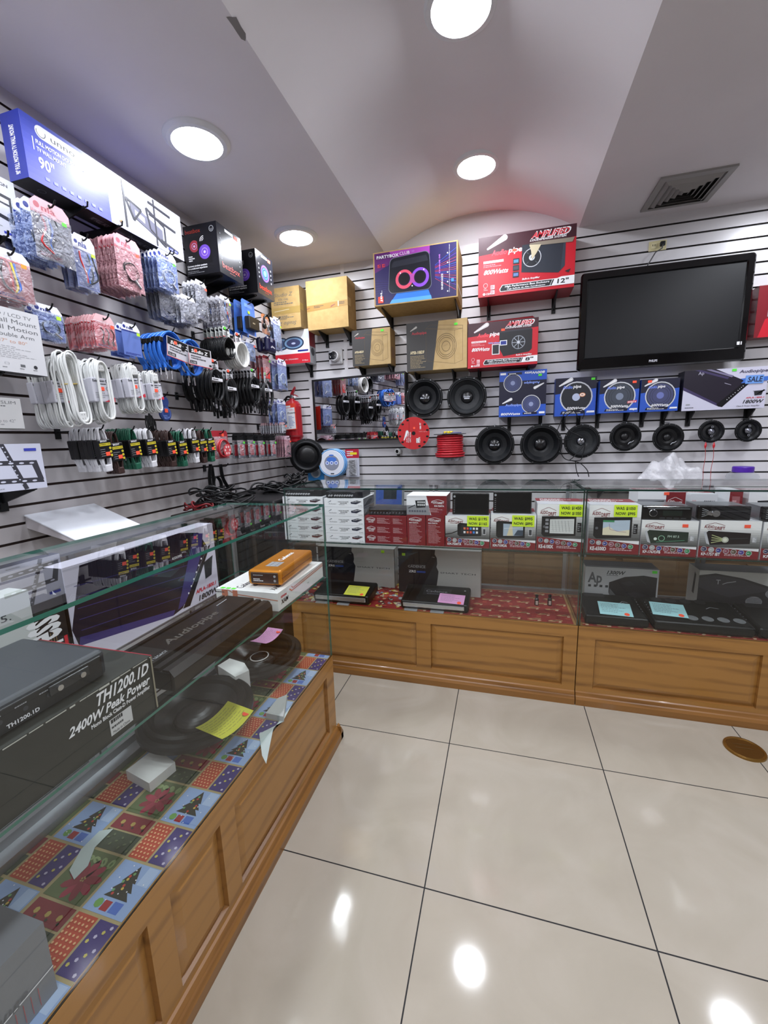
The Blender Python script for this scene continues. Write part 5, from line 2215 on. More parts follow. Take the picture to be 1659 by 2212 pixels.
# white household extension cords
WCB = M('dcdedc', .35)
def ext_cord(w, h, strands, r, paper=True, seed=1, plugs=1, pinch=.5, ties=False, cwid=.062, ph=.075):
    def make(front):
        t = thing('extension_cord', '', 'extension cord')
        mb = MB()
        for k, pts in enumerate(coil_pts(w, h, strands, r*1.7, pinch, seed, 30, .2, -h/2+.006, -.003)):
            mb.tube(pts, r, WCB, 6, True)
        mb.build('cord_loops', t)
        if paper:
            zc = -h*.46
            mb = MB()
            mb.bbox(-cwid/2, cwid/2, -.016, .014, zc-ph/2, zc+ph/2, M('c9c9d2', .45), .004, 2)
            p_ = mb.front(-cwid/2, cwid/2, -.0163, zc-ph/2, zc+ph/2)
            p_.text('Extension Cord', .04, .83, .10, PB, w=.92, bold=True)
            p_.small(.3, .70, .9, .80, 1, GRY)
            p_.rect(.3, .50, .55, .62, M('c89a3c', .5))
            p_.ring(.72, .55, .09, .015, GRY)
            p_.small(.08, .15, .85, .42, 3, LGRY)
            p_.poly([(.45, 0), (1, 0), (1, .2)], M('c83444', .4))
            mb.build('paper_sleeve', t)
            if front:
                sticker(t, -.006, -.0175, zc+.004, ORS, .018, .014)
        if ties:
            mb = MB()
            mb.bbox(-.022, .022, -.016, .014, -h*.42, -h*.42+.004, M('c8b060', .5), .001, 1)
            mb.build('rubber_band', t)
        for k in range(plugs):
            mb = MB()
            mb.bbox(-.016, .014, -.024, -.008, -h*(.80 if ties else .06)-.03, -h*(.80 if ties else .06)+.004, WCB, .004)
            p_ = mb.front(-.016, .014, -.0243, -h*(.80 if ties else .06)-.03, -h*(.80 if ties else .06)+.004)
            for q_ in ((.3, .65), (.6, .65), (.3, .25), (.6, .25)):
                p_.rect(q_[0], q_[1], q_[0]+.06, q_[1]+.14, M('8a8c88', .5))
            mb.build('plug', t)
        return t
    return make


place(ext_cord(.13, .26, 10, .0036, False, 41, 1, .62, True), 1, 133, 760, .24, .02, 'big loose bundle of white extension cord tied with a yellow band', 'x', rot=-.12, hookwhat='the big loose white cord')
place(ext_cord(.10, .24, 7, .0036, True, 42), 4, 113, 776, .20, .033, 'white sleeved cord, %s, behind the loose bundle', 'white cords behind the loose bundle', rot=-.05)
place(ext_cord(.098, .245, 8, .0040, True, 43, 1, .5, False, .085, .088), 3, 204, 776, .23, .035, 'white sleeved cord, %s, right of the loose bundle', 'white cords right of the loose bundle', rot=-.05, hookwhat='white cords with big sleeves')
place(ext_cord(.08, .20, 6, .0036, True, 44, 1, .5, False, .075, .078), 3, 278, 788, .23, .035, 'white sleeved cord, %s, in the third white bunch', 'third bunch of white cords', rot=-.1, hookwhat='the third bunch of white cords')
place(ext_cord(.065, .18, 5, .0034, True, 45, 1, .5, False, .062, .07), 3, 325, 804, .22, .035, 'white sleeved cord, %s, in the bunch by blue card', 'last bunch of white cords', rot=-.1, hookwhat='the last bunch of white cords')


def blister_disc(front):
    t = thing('blister_card', '', 'blister pack')
    mb = MB()
    B_ = M('2c4484', .35)
    for cz, r_ in ((-.03, .026), (-.085, .036)):
        mb.T = Matrix.Translation((0, 0, cz)) @ Matrix.Rotation(PI/2, 4, 'X')
        mb.lathe([(r_, -.004), (r_, .004), (r_*.85, .008), (.0005, .008)], B_, 28)
    mb.T = Matrix.Identity(4)
    mb.box(-.02, .02, -.004, .004, -.08, -.02, B_)
    p_ = mb.front(-.03, .03, -.0083, -.12, -.05)
    p_.small(.2, .1, .8, .4, 3, M('7a94d8', .4))
    p_.ring(.5, .5, .42, .03, M('7a94d8', .4))
    mb.build('card', t)
    sticker(t, 0, -.009, -.072, ORS, .02, .018)
    return t


place(blister_disc, 1, 352, 854, .14, .02, 'blue figure eight shaped blister card with an orange sticker beside the white cords', 'x', hookwhat='the blue figure eight card')
c_ = U(322, 898, 0, .12)
mb = MB()
for k in range(7):
    rg = random.Random(60+k)
    mb.tube(smooth([(-.02+.006*k, 0, 0), (-.03+.006*k+rg.uniform(-.01, .01), -.01, -.04), (-.02+.007*k, -.01, -.065-rg.uniform(0, .02)), (-.01+.006*k+rg.uniform(-.01, .01), -.005, -.03), (0, 0, .01)], 4), .003, BLK, 5)
tag(mb.build('cable_bunch'), 'small bunch of black cord ends hanging below the white cords', 'cable', c_, PI/2)


# short indoor cords with black and yellow sleeves
def short_cord(col, ckey, seed):
    def make(front):
        t = thing('short_extension_cord', '', 'extension cord')
        w_, h_ = .052, .165
        mb = MB()
        for pts in coil_pts(w_, h_, 4, .0052, .3, seed, 24, .10, -h_/2+.004, 0):
            mb.tube(pts, .0034, col, 6, True)
        mb.build('cord_loops', t)
        mb = MB()
        mb.bbox(-.014, .014, -.012, .010, -h_-.002, -h_+.026, col, .004)
        mb.build('plug', t)
        zc = -.078
        sw, sh = .058, .074
        mb = MB()
        mb.bbox(-sw/2, sw/2, -.014, .012, zc-sh/2, zc+sh/2, M('131315', .3, 0, .5), .004, 2)
        p_ = mb.front(-sw/2, sw/2, -.0143, zc-sh/2, zc+sh/2)
        p_.text('BRIGHT', .2, .86, .09, PW, w=.5, bold=True)
        YM = M('e0d030', .4)
        p_.rect(.10, .66, .92, .80, YM)
        p_.text('EXTENSION CORD', .13, .70, .07, PB, w=.76, bold=True)
        for k in range(3):
            p_.ell(.84, .52-.19*k, .085, YM)
            p_.text('%d' % (6+3*k), .84, .49-.19*k, .06, PB, w=.05, al='c')
        p_.small(.08, .12, .6, .56, 4, LGRY, .25, seed)
        mb.build('printed_sleeve', t)
        if front:
            sticker(t, .004, -.0155, zc-.020, ORS, .019, .015)
        return t
    return make


CW, CBn, CGn = M('d8d8dc', .35), M('3a2622', .4), M('1c5a44', .35)
for px, py, n_, col, cn, wh in ((212, 926, 6, CW, 'white', 'leftmost bunch'), (240, 934, 3, CBn, 'brown', 'leftmost brown bunch'), (279, 928, 5, CGn, 'green', 'big green bunch'), (315, 927, 4, CW, 'white', 'right of big green bunch'),
                        (360, 931, 6, CBn, 'brown', 'middle brown bunch'), (385, 933, 3, CGn, 'green', 'right of middle browns'), (412, 928, 4, CW, 'white', 'rightmost white bunch'), (430, 930, 3, CBn, 'brown', 'rightmost brown bunch'), (447, 929, 4, CGn, 'green', 'by the red coil pack')):
    place(short_cord(col, cn, n_+int(px)), n_, px, py, .215, .026, 'short '+cn+' cord, black yellow sleeve, %s, '+wh, 'short %s cords %s' % (cn, wh), rot=-.10, jit=.03, hookwhat='short %s cords %s' % (cn, wh))


# red rope pack
def rope_pack(front):
    t = thing('red_cable_pack', '', 'cable pack')
    W, Hh = .135, .155
    mb = MB()
    mb.prism([(-W/2, .012-Hh), (W/2, .012-Hh), (W/2, 0), (W/2-.01, .012), (-W/2+.01, .012), (-W/2, 0)], 'y', 0, .001, M('a82834', .35))
    mb.build('backing_card', t)
    mb = MB()
    for pts in coil_pts(.10, .10, 6, .005, 0, 71, 26, .12, -Hh*.55, -.012):
        mb.tube(pts, .004, M('c03038', .25), 6, True)
    mb.build('red_coil', t)
    mb = MB()
    for k in range(6):
        a = k*PI/3
        mb.disc((.012+.02*math.cos(a), -.034, -Hh*.62+.02*math.sin(a)), .007, (0, -1, 0), M('e8c0c0', .4), 12)
    mb.disc((.012, -.033, -Hh*.62), .034, (0, -1, 0), M('d04a50', .3), 24)
    mb.build('disc_label', t)
    mb = MB()
    film_pouch(mb, W*.95, .012-Hh, -.02, .03, FILM, 23)
    mb.build('clear_pouch', t)
    sticker(t, .01, -.012, -.012, ORS, .02, .016)
    return t


place(rope_pack, 2, 474, 935, .2, .05, 'red cable coil pack, %s, right of the short cords', 'red cable coil packs', hookwhat='the red cable coil packs')

pk = bag_maker('fuse_pack', 'blister pack', .062, .15, BLK, M('1a1416', .4), FILM, None, None, 'red', M('a82c38', .35), .3, GRS, 24, M('6a1420', .4), .02)
for px, py, n_, wh in ((518, 940, 2, 'nearest the red coil pack'), (540, 940, 4, 'second column rightwards'), (562, 942, 5, 'third column rightwards'), (588, 942, 3, 'nearest the pink packs')):
    place(pk, n_, px, py, .2, .03, 'black and red pack, %s, '+wh, 'black and red blisters, '+wh, hookwhat='narrow black and red packs, '+wh)
place(bag_maker('adaptor_pack', 'blister pack', .05, .075, M('c89a9c', .4), M('b8b8c0', .4), FILM, None, None, 'plug', LGRY, .2, ORS, 25, RED, .012), 10, 612, 916, .21, .019, 'small pale adaptor pack, %s, above the black and red packs', 'small pale adaptor packs', hookwhat='the small pale adaptor packs')
place(bag_maker('cable_pack', 'cable pack', .088, .15, M('d8b8c4', .4), M('b88a9c', .4), FILM_PINK, None, None, 'coil', GRY, .2, ORS, 26, M('a04a70', .4), .012), 5, 620, 945, .2, .018, 'pale pink pack, %s, left of the hung subwoofer', 'pale pink packs by the corner', hookwhat='the pale pink packs by the corner')


# --- boxes on the left wall: face towards the aisle (+x)
def lbox(name, label, xf, y0, y1, z0, z1, dep, side, art, sides=None, lean=0):
    """front face at x=xf, spanning y0..y1"""
    W, Hh = y1-y0, z1-z0
    t = thing(name, label, 'box', (xf-dep/2, (y0+y1)/2, z0), rot=(lean, 0, PI/2))
    mb = MB()
    mb.box(-W/2, W/2, -dep/2, dep/2, 0, Hh, side)
    if sides:
        sides(mb, W, dep, Hh)
    mb.build('box_body', t)
    mb = MB()
    p_ = mb.front(-W/2, W/2, -dep/2-.0004, 0, Hh)
    art(p_, W, Hh)
    mb.build('printed_front', t)
    return t, W, Hh


UB, UB2 = M('3a44b4', .35), M('6068d4', .35)
def art_unno(p, W, Hh):
    p.rect(0, 0, 1, 1, M('aeb0be', .35))
    # blue part, paler towards its foot
    for k in range(10):
        f = k/9
        c_ = tuple(a*(1-f)+b__*f for a, b__ in zip((.36, .38, .80), (.20, .25, .62)))
        x_ = .02+.0
        p.poly([(0, k/10), (.435-.0*k, k/10), (.435, (k+1)/10), (0, (k+1)/10)], M(tuple(round(v, 3) for v in c_), .35))
    pts = []
    for cx, a0 in ((.28, -PI/2), (.09, PI/2)):
        for i in range(9):
            a = a0+PI*i/8
            pts.append((cx+.10*Hh/W*math.cos(a), .84+.10*math.sin(a)))
    p.poly(pts, M('d8dae4', .35))
    p.ring(.09, .84, .022, .003, GRY, a0=PI*.9, a1=PI*2.1)
    p.text('unno', .135, .79, .10, GRY, w=.12)
    p.line([(.045, .50), (.045, .70)], .003, PW)
    p.text('FULL MOTION DOUBLE ARM', .058, .62, .065, PW, w=.24, bold=True)
    p.text('TV WALL MOUNT', .058, .51, .065, PW, w=.14, bold=True)
    p.text("90''", .058, .26, .17, PW, w=.075, bold=True)
    for k in range(8):
        p.rect(.08+.04*k, .10, .10+.04*k, .15, M('8a90e0', .35))
    A = M('2c2c34', .4)
    A2 = M('5c5c6c', .4)
    p.poly([(.58, .38), (.58, .62), (.82, .42), (.82, .14)], A2)
    p.poly([(.61, .42), (.61, .52), (.68, .46), (.68, .35)], M('d4d6e2', .35))
    for x_, z0_, z1_ in ((.535, .08, .98), (.76, .03, .98)):
        p.poly([(x_, z0_), (x_+.012, z0_), (x_+.012, z1_), (x_, z1_)], A)
    for a_, b_ in (((.55, .66), (.60, .30)), ((.55, .66), (.66, .58)), ((.60, .30), (.66, .58)), ((.70, .70), (.72, .30)), ((.70, .70), (.84, .52)), ((.72, .30), (.84, .10)), ((.84, .52), (.84, .10)), ((.72, .86), (.90, .82)), ((.80, .20), (.95, .12)), ((.72, .62), (.94, .56))):
        p.line([a_, b_], .009, A)
    p.rect(.86, .08, .94, .13, UB)
    p.text('unno', .87, .09, .03, PW, w=.06)
    p.ell(.50, .12, .008, M('f0a060', .5))


def side_unno(mb, W, dep, Hh):
    p = mb.face((-W/2-.0003, dep/2, 0), (0, -1, 0), (0, 0, 1), dep, Hh)
    p.rect(0, 0, 1, 1, M('26328c', .35))
    p.text('90" FULL MOTION TV WALL MOUNT', .62, .08, .10, PW, w=1.7, bold=True, rot=PI/2)
    p = mb.face((-W/2, dep/2, -.0003), (1, 0, 0), (0, -1, 0), W, dep)
    p.rect(0, 0, 1, 1, M('17171c', .4))
    p.text('90" FULL MOTION TV WALL Y JOINT WALL MOUNT', .36, .35, .28, M('8a8a94', .4), w=.42, bold=True)
    p.ring(.1, .5, .018, .003, M('6a6a74', .4))
    p.small(.88, .4, .94, .6, 1, M('8a8a94', .4))


c0, c1, c2, c3 = [U(*q_, 0, .19) for q_ in [(25, 231), (76, 390), (377, 457), (407.6, 570)]]
lbox('tv_mount_box', 'long blue and white box reading 90 inch wall mount, high on the left wall', .19, (c0.y+c1.y)/2, (c2.y+c3.y)/2, (c1.z+c3.z)/2, (c0.z+c2.z)/2, .085, UB, art_unno, side_unno)


def lbr(x, y, z, reach, label):
    t = thing('shelf_bracket', label, 'bracket', (0, y, z-.0555), PI/2, group='black brackets on the left wall')
    mb = MB()
    mb.box(-.012, .012, -.012, -.0005, -.03, .055, BLK)
    mb.build('back_plate', t)
    mb = MB()
    mb.prism([(-.012, 0), (-reach, .046), (-reach, .055), (-.012, .055)], 'x', -.0035, .0035, BLK)
    mb.tube([(0, -reach+.002, .05), (0, -reach-.012, .052), (0, -reach-.016, .068)], .0032, BLK)
    mb.build('arm', t)


zU = (c1.z+c3.z)/2
lbr(0, U(105, 428, 0, .03).y, zU, .20, 'black bracket under the blue end of the long mount box')
lbr(0, U(190, 505, 0, .03).y, zU, .20, 'black bracket under the middle of the long mount box')
lbr(0, U(270, 545, 0, .03).y+.1, zU, .20, 'black bracket under the white end of the long mount box')


def art_u2(p, W, Hh):
    p.rect(0, 0, 1, 1, M('d2d4de', .35))
    p.text('SLIM DESIGN', .72, .86, .05, GRY, w=.23, bold=True)
    A = M('33353c', .4)
    p.line([(.70, .72), (.96, .68)], .010, A)
    p.line([(.95, .68), (.95, .30)], .007, A)
    p.line([(.70, .40), (.98, .30)], .012, A)
    p.line([(.70, .60), (.96, .56)], .006, A)
    p.line([(.74, .72), (.74, .36)], .008, A)
    p.rect(.87, .06, .96, .10, UB)
    p.small(.6, .16, .9, .2, 2, LGRY)


def side_u2(mb, W, dep, Hh):
    p = mb.face((W/2+.0003, -dep/2, 0), (0, 1, 0), (0, 0, 1), dep, Hh)
    p.rect(0, 0, 1, 1, M('4a5cc0', .35))
    p = mb.face((-W/2, dep/2, -.0003), (1, 0, 0), (0, -1, 0), W, dep)
    p.rect(0, 0, 1, 1, M('17171c', .4))


r_ = U(38, 455, 0, .13)
lbox('tv_mount_box', 'white wall mount box with a drawn bracket and blue edge at the left picture edge', .13, r_.y-.42, r_.y, U(45, 525, 0, .13).z, U(30, 397, 0, .13).z, .04, UB, art_u2, side_u2)
lbr(0, r_.y-.06, U(45, 525, 0, .13).z, .14, 'black bracket under the white slim wall mount box')


def art_w1(p, W, Hh):
    p.rect(0, 0, 1, 1, M('c9cacd', .45))
    G = M('5c5e62', .5)
    p.text('LED / LCD TV', .93, .87, .055, G, w=.34, al='r')
    p.text('Wall Mount', .97, .77, .07, G, w=.40, al='r')
    p.text('Full Motion', .97, .66, .07, G, w=.40, al='r')
    p.text('Double Arm', .93, .56, .06, G, w=.34, al='r')
    p.text('37" to 80"', .86, .46, .05, M('c89a84', .5), w=.24, al='r')
    p.small(.5, .22, .93, .42, 7, LGRY, .25)
    p.ring(.66, .13, .025, .003, G, .02, 4, PI/4, PI/4+2*PI)
    p.rect(.77, .10, .81, .14, G)
    p.ell(.90, .12, .017, M('26262a', .5))
    for x_ in (.62, .76, .875):
        p.small(x_, .06, x_+.06, .08, 1, G)


def side_w1(mb, W, dep, Hh):
    p = mb.face((W/2+.0003, -dep/2, 0), (0, 1, 0), (0, 0, 1), dep, Hh)
    p.rect(0, 0, 1, 1, M('2c2d31', .5))
    p = mb.face((-W/2, dep/2, -.0003), (1, 0, 0), (0, -1, 0), W, dep)
    p.rect(0, 0, 1, 1, M('2c2d31', .5))


r_ = U(92, 748, 0, .25)
z0_, z1_ = U(101, 813, 0, .25).z, U(83, 682, 0, .25).z
lbox('tv_mount_box', 'light grey wall mount box reading full motion double arm, at the left edge', .25, r_.y-.34, r_.y, z0_, z1_, .05, M('3a3b40', .5), art_w1, side_w1)
lbr(0, r_.y-.12, z0_, .225, 'black bracket under the full motion wall mount box')


def art_w2(p, W, Hh):
    p.rect(0, 0, 1, 1, M('cfd0d0', .45))
    G = M('6a6c6e', .5)
    p.text('SLIM', .95, .80, .10, G, w=.14, al='r')
    p.small(.7, .70, .95, .77, 1, G)
    p.text('fits up to 42"', .92, .20, .10, M('8a8c90', .5), w=.25, al='r')
    p.small(.6, .10, .95, .16, 1, LGRY)


def side_w2(mb, W, dep, Hh):
    p = mb.face((-W/2, dep/2, -.0003), (1, 0, 0), (0, -1, 0), W, dep)
    p.rect(0, 0, 1, 1, M('6e7c4c', .5))


r_ = U(48, 893, 0, .2)
z0_, z1_ = U(58, 926, 0, .2).z, U(38, 861, 0, .2).z
lbox('tv_mount_box', 'pale flat box reading fits up to 42 inches, at the left edge', .2, r_.y-.3, r_.y, z0_, z1_, .05, M('b8bab4', .45), art_w2, side_w2)
lbr(0, r_.y-.1, z0_, .17, 'black bracket under the pale 42 inch box')


def art_w3(p, W, Hh):
    p.rect(0, 0, 1, 1, M('cfd2e2', .4))
    A = M('3a3a42', .4)
    hole = M('cfd2e2', .4)
    p.poly([(.45, .66), (.94, .63), (.95, .53), (.45, .56)], A)
    p.poly([(.45, .28), (.97, .24), (.98, .13), (.45, .18)], A)
    p.poly([(.88, .63), (.94, .63), (.98, .20), (.93, .20)], A)
    p.poly([(.64, 1), (.68, 1), (.83, .02), (.79, .0)], A)
    for k in range(5):
        p.ell(.53+.09*k, .60-.006*k, .022, hole, .02)
        p.ell(.53+.09*k, .215-.008*k, .022, hole, .02)
    for k in range(9):
        p.ell(.665+.0135*k, .93-.10*k, .008, hole, .014)
    p.rect(.84, .84, .95, .90, UB)
    p.small(.5, .05, .7, .08, 1, LGRY)


def side_w3(mb, W, dep, Hh):
    p = mb.face((W/2+.0003, -dep/2, 0), (0, 1, 0), (0, 0, 1), dep, Hh)
    p.rect(0, 0, 1, 1, M('4450a8', .4))


r_ = U(94, 1003, 0, .2)
z0_, z1_ = U(105, 1052, 0, .2).z, U(76, 958, 0, .2).z
lbox('tv_mount_box', 'white box picturing a slotted wall bracket, lowest on the left wall', .2, r_.y-.34, r_.y, z0_, z1_, .045, M('4450a8', .4), art_w3, side_w3)
lbr(0, U(8, 1065, 0, .02).y, z0_, .17, 'black bracket under the slotted bracket picture box')


# black beatbox cartons
def beatbox(label, x0, x1, y0, y1, z0, z1, ring):
    W, D_, Hh = x1-x0, y1-y0, z1-z0
    t = thing('speaker_carton', label, 'box', ((x0+x1)/2, (y0+y1)/2, z0), group='black beatbox cartons')
    mb = MB()
    BB = M('141418', .3)
    mb.box(-W/2, W/2, -D_/2, D_/2, 0, Hh, BB)
    mb.build('box_body', t)
    OR = M('e03c28', .4)
    mb = MB()
    p = mb.front(-W/2, W/2, -D_/2-.0004, 0, Hh)
    p.text('beatbox', .06, .84, .085, M('a03428', .4), w=.46)
    p.ring(.85, .87, .07, .014, LGRY)
    p.ring(.85, .87, .035, .012, LGRY, a0=PI*.9, a1=PI*2.1)
    for x_, z_, c_, s_ in ((.30, .58, '9c3440', .14), (.60, .44, '6a48b8', .17)):
        p.rect(x_-s_-.03, z_-s_*1.3, x_+s_+.03, z_+s_*1.35, M('0a0a0e', .4))
        p.ell(x_, z_, s_, M(c_, .3))
        p.ring(x_, z_, s_*.55, .012, M('c4a4dc', .3))
        p.ell(x_, z_, s_*.2, M('c8b8e0', .3))
    for k in range(3):
        p.ring(.60, .66, .05+.035*k, .014, PW, a0=PI*.5, a1=PI*1.0)
    p.small(.10, .28, .30, .40, 3, PW, .6)
    p.text('Connect wireless speakers', .04, .175, .035, PW, w=.6, bold=True)
    p.text('for a multiroom experience', .04, .125, .035, PW, w=.6, bold=True)
    p.small(.04, .04, .6, .10, 2, LGRY, .3)
    mb.build('printed_side', t)
    mb = MB()
    p = mb.face((W/2+.0004, -D_/2, 0), (0, 1, 0), (0, 0, 1), D_, Hh)
    p.rect(0, 0, 1, 1, M('20222a', .22, 0, .7))
    if ring:
        p.ell(.5, .55, .26, M('2a2438', .3))
        p.ring(.5, .55, .24, .05, M('7a5ad8', .3))
        p.ring(.5, .55, .17, .05, M('4a7af0', .3))
        p.ell(.5, .55, .09, M('6ab8f8', .3))
        for k in range(4):
            p.ell(.15, .40+.10*k, .03, M('8a8c98', .4))
            p.ell(.85, .40+.10*k, .03, M('8a8c98', .4))
    else:
        for k in range(6):
            p.ell(.12, .30+.10*k, .02, M('5a5c64', .4))
            p.ell(.88, .26+.10*k, .02, M('5a5c64', .4))
    p.text('beatbox', .12, .13, .12, OR, w=.72)
    p.small(.4, .07, .8, .11, 1, M('8a3028', .4))
    p.rect(.32, .90, .66, .96, PW)
    p.rect(.70, .88, .86, .95, ORS)
    mb.build('printed_side', t)


beatbox('nearer black beatbox carton, high on the left wall beside the long blue box', .05, .258, -1.012, -.80, 2.205, 2.45, False)
beatbox('farther black beatbox carton with a glowing blue ring picture, high near the corner', .065, .27, -.672, -.478, 2.205, 2.45, True)
for y_, wh in ((-.96, 'nearer black carton, left one'), (-.85, 'nearer black carton, right one'), (-.63, 'farther black carton, left one'), (-.52, 'farther black carton, right one')):
    lbr(0, y_, 2.205, .22, 'black bracket under the '+wh)

# white tray leaning out from the wall
q = [U(56, 1111, 0, .01), U(200, 1091, 0, .01)]
y0_, y1_ = -1.975, -1.715
zt_ = 1.065
t = thing('white_tray_shelf', 'blank white slanted tray standing out from the left wall below the short cords', 'shelf', (0, (y0_+y1_)/2, zt_), rot=(R(20), 0, PI/2))
W = y1_-y0_
mb = MB()
mb.bbox(-W/2-.01, W/2+.01, -.30, -.004, -.004, .003, M('dfe3ea', .3), .003)
mb.build('tray_plate', t)
for s_ in (-1, 1):
    mb = MB()
    mb.prism([(-.29, -.012), (-.29, -.004), (-.006, -.004), (-.006, -.05)], 'x', s_*W/2-.004, s_*W/2+.004, M('c9c4c8', .4))
    mb.build('side_wall', t)
mb = MB()
mb.box(-W/2, W/2, -.31, -.302, -.02, .0, M('d0d0d6', .4))
mb.build('front_lip', t)

# loose black leads hanging low, then a heap of cables on a black case
for k, (pp, lb) in enumerate(((((452, 1003), (450, 1030), (454, 1060), (460, 1062), (458, 1030), (455, 1008)), 'left loop of loose black lead hanging from the low peg'),
                              (((474, 1003), (478, 1030), (492, 1058), (478, 1062), (474, 1040), (462, 1030), (458, 1060), (458, 1085)), 'middle loose black lead with a looped end on the low peg'),
                              (((474, 1006), (480, 1035), (488, 1050), (497, 1066)), 'right loose black lead on the low peg'))):
    P = [U(a, b_, 0, .10) for a, b_ in pp]
    o_ = P[0]
    mb = MB()
    for j in range(3):
        off = Vector((.004*j, .005*j, 0))
        mb.tube([p__-o_+off for p__ in smooth(P, 5)], .0032, BLK, 6)
    e_ = P[-1]-o_
    mb.bbox(e_.x-.008, e_.x+.008, e_.y-.008, e_.y+.012, e_.z-.02, e_.z+.008, BLK, .003)
    tag(mb.build('loose_lead'), lb, 'cable', o_)
hk = U(450, 1008, 0, .03)
hook(hk.y, U(478, 1008, 0, .12).z, .14, 'the loose black leads')

t = thing('equipment_case', 'large plain black case in the corner behind the glass counters', 'case', (.29, -.83, 0))
mb = MB()
mb.bbox(-.22, .22, -.24, .26, .02, .985, M('0b0b0d', .5), .012)
mb.build('case_body', t)
for sx in (-.18, .18):
    for sy in (-.2, .2):
        mb = MB()
        mb.cyl((sx, sy, 0), (sx, sy, .02), .02, BLK, 10)
        mb.build('foot', t)
mb = MB()
mb.box(-.2205, .2205, -.2405, .2605, .93, .938, M('1c1c1f', .4))
mb.build('lid_seam', t)


def heap(cx, cy, z, w_, d_, h_, n_, r, mat, label, seed, name='cable_heap'):
    rg = random.Random(seed)
    mb = MB()
    for k in range(n_):
        R0 = rg.uniform(.35, .95)
        ox, oy = rg.uniform(-.25, .25)*w_, rg.uniform(-.2, .2)*d_
        zz = r+h_*k/n_
        tl = rg.uniform(-.3, .3)
        pts = []
        for i in range(26):
            a = 2*PI*i/26
            rr__ = R0*(1+.12*math.sin(2*a+k)+.06*math.sin(5*a+2*k))
            pts.append((ox+w_/2*rr__*math.cos(a), oy+d_/2*rr__*math.sin(a), max(r, zz+.02*math.sin(a+k)*tl*2+.012*math.sin(3*a+k))))
        mb.tube(pts, r, mat, 6, True)
    return tag(mb.build(name), label, 'cable', (cx, cy, z))


heap(.34, -.72, .987, .30, .22, .055, 9, .006, BLK, 'coiled black cable lying on the black case in the corner', 5)
heap(.42, -.62, .990, .14, .14, .11, 9, .005, BLK, 'black taped cable bundle piled at the right of the black case', 9)
# heap by the left counter's far end, on a low stool
st = thing('stool', 'small dark stool carrying the tangled leads behind the left counter', 'stool', (.27, -1.24, 0))
mb = MB()
mb.bbox(-.17, .17, -.15, .15, .93, .955, M('2a221c', .5), .006)
mb.build('seat', st)
for sx in (-.14, .14):
    for sy in (-.12, .12):
        mb = MB()
        mb.cyl((sx, sy, 0), (sx*.9, sy*.9, .93), .014, M('2a221c', .5), 8)
        mb.build('leg', st)
heap(.27, -1.22, .957, .30, .26, .12, 13, .005, BLK, 'tangled heap of black leads behind the far end of the left counter', 13)
heap(.22, -1.33, .960, .22, .12, .05, 5, .004, M('7a1c22', .4), 'small tangle of dark red leads at the front of the black heap', 17)

# ================================================================ BACK COUNTERS, ON THE SHELF
YF = -1.03


def shelf_e(x0p, x1p, ytop, ybot, y=YF, z0=ZS):
    """extent of something standing on the shelf, from photo left/right/top/bottom"""
    a, b_ = U(x0p, ybot, 1, y), U(x1p, ybot, 1, y)
    zt = U((x0p+x1p)/2, ytop, 1, y).z
    zb = U((x0p+x1p)/2, ybot, 1, y).z
    return [a.x, b_.x, z0, z0+(zt-zb)]


PG = M('ebebef', .45)
DKG = M('2a2a2f', .45)


def art_white(logo, l1, l2, dark='2a2a34'):
    def art(p, W, Hh):
        p.rect(0, 0, 1, 1, PG)
        swoosh(p, .10, .52, .08*W, M('8a8e96', .4), .5)
        p.text('Audiopipe', .11, .30, .13, M('4a4a52', .4), w=.2, sh=.3)
        p.text(l1, .35, .56, .10, PB, w=.28, bold=True)
        p.text(l2, .41, .38, .12, PB, w=.18, bold=True)
        p.small(.38, .24, .62, .32, 1, GRY)
        D_ = M(dark, .35)
        p.poly([(.68, .60), (.84, .80), (.96, .66), (.82, .34), (.69, .40)], D_)
        p.poly([(.68, .60), (.84, .80), (.96, .66), (.81, .50)], M('46464e', .3))
        p.line([(.72, .58), (.82, .62), (.80, .68), (.9, .66)], .0015, PW)
        p.text(logo, .87, .12, .09, PB, w=.1)
    return art


def thin_side(c='b8bac0'):
    def sd(mb, W, dep, Hh):
        p = mb.face((W/2+.0003, -dep/2, 0), (0, 1, 0), (0, 0, 1), dep, Hh)
        p.rect(0, 0, 1, 1, M(c, .5))
    return sd


def side_pic(mb, W, dep, Hh):
    p = mb.face((W/2+.0003, -dep/2, 0), (0, 1, 0), (0, 0, 1), dep, Hh)
    p.rect(0, 0, 1, 1, M('55565c', .4))
    p.poly([(.05, .1), (.5, .9), (.95, .7), (.6, .1)], DKG)
    p.line([(.1, .3), (.5, .8), (.9, .6)], .002, LGRY)


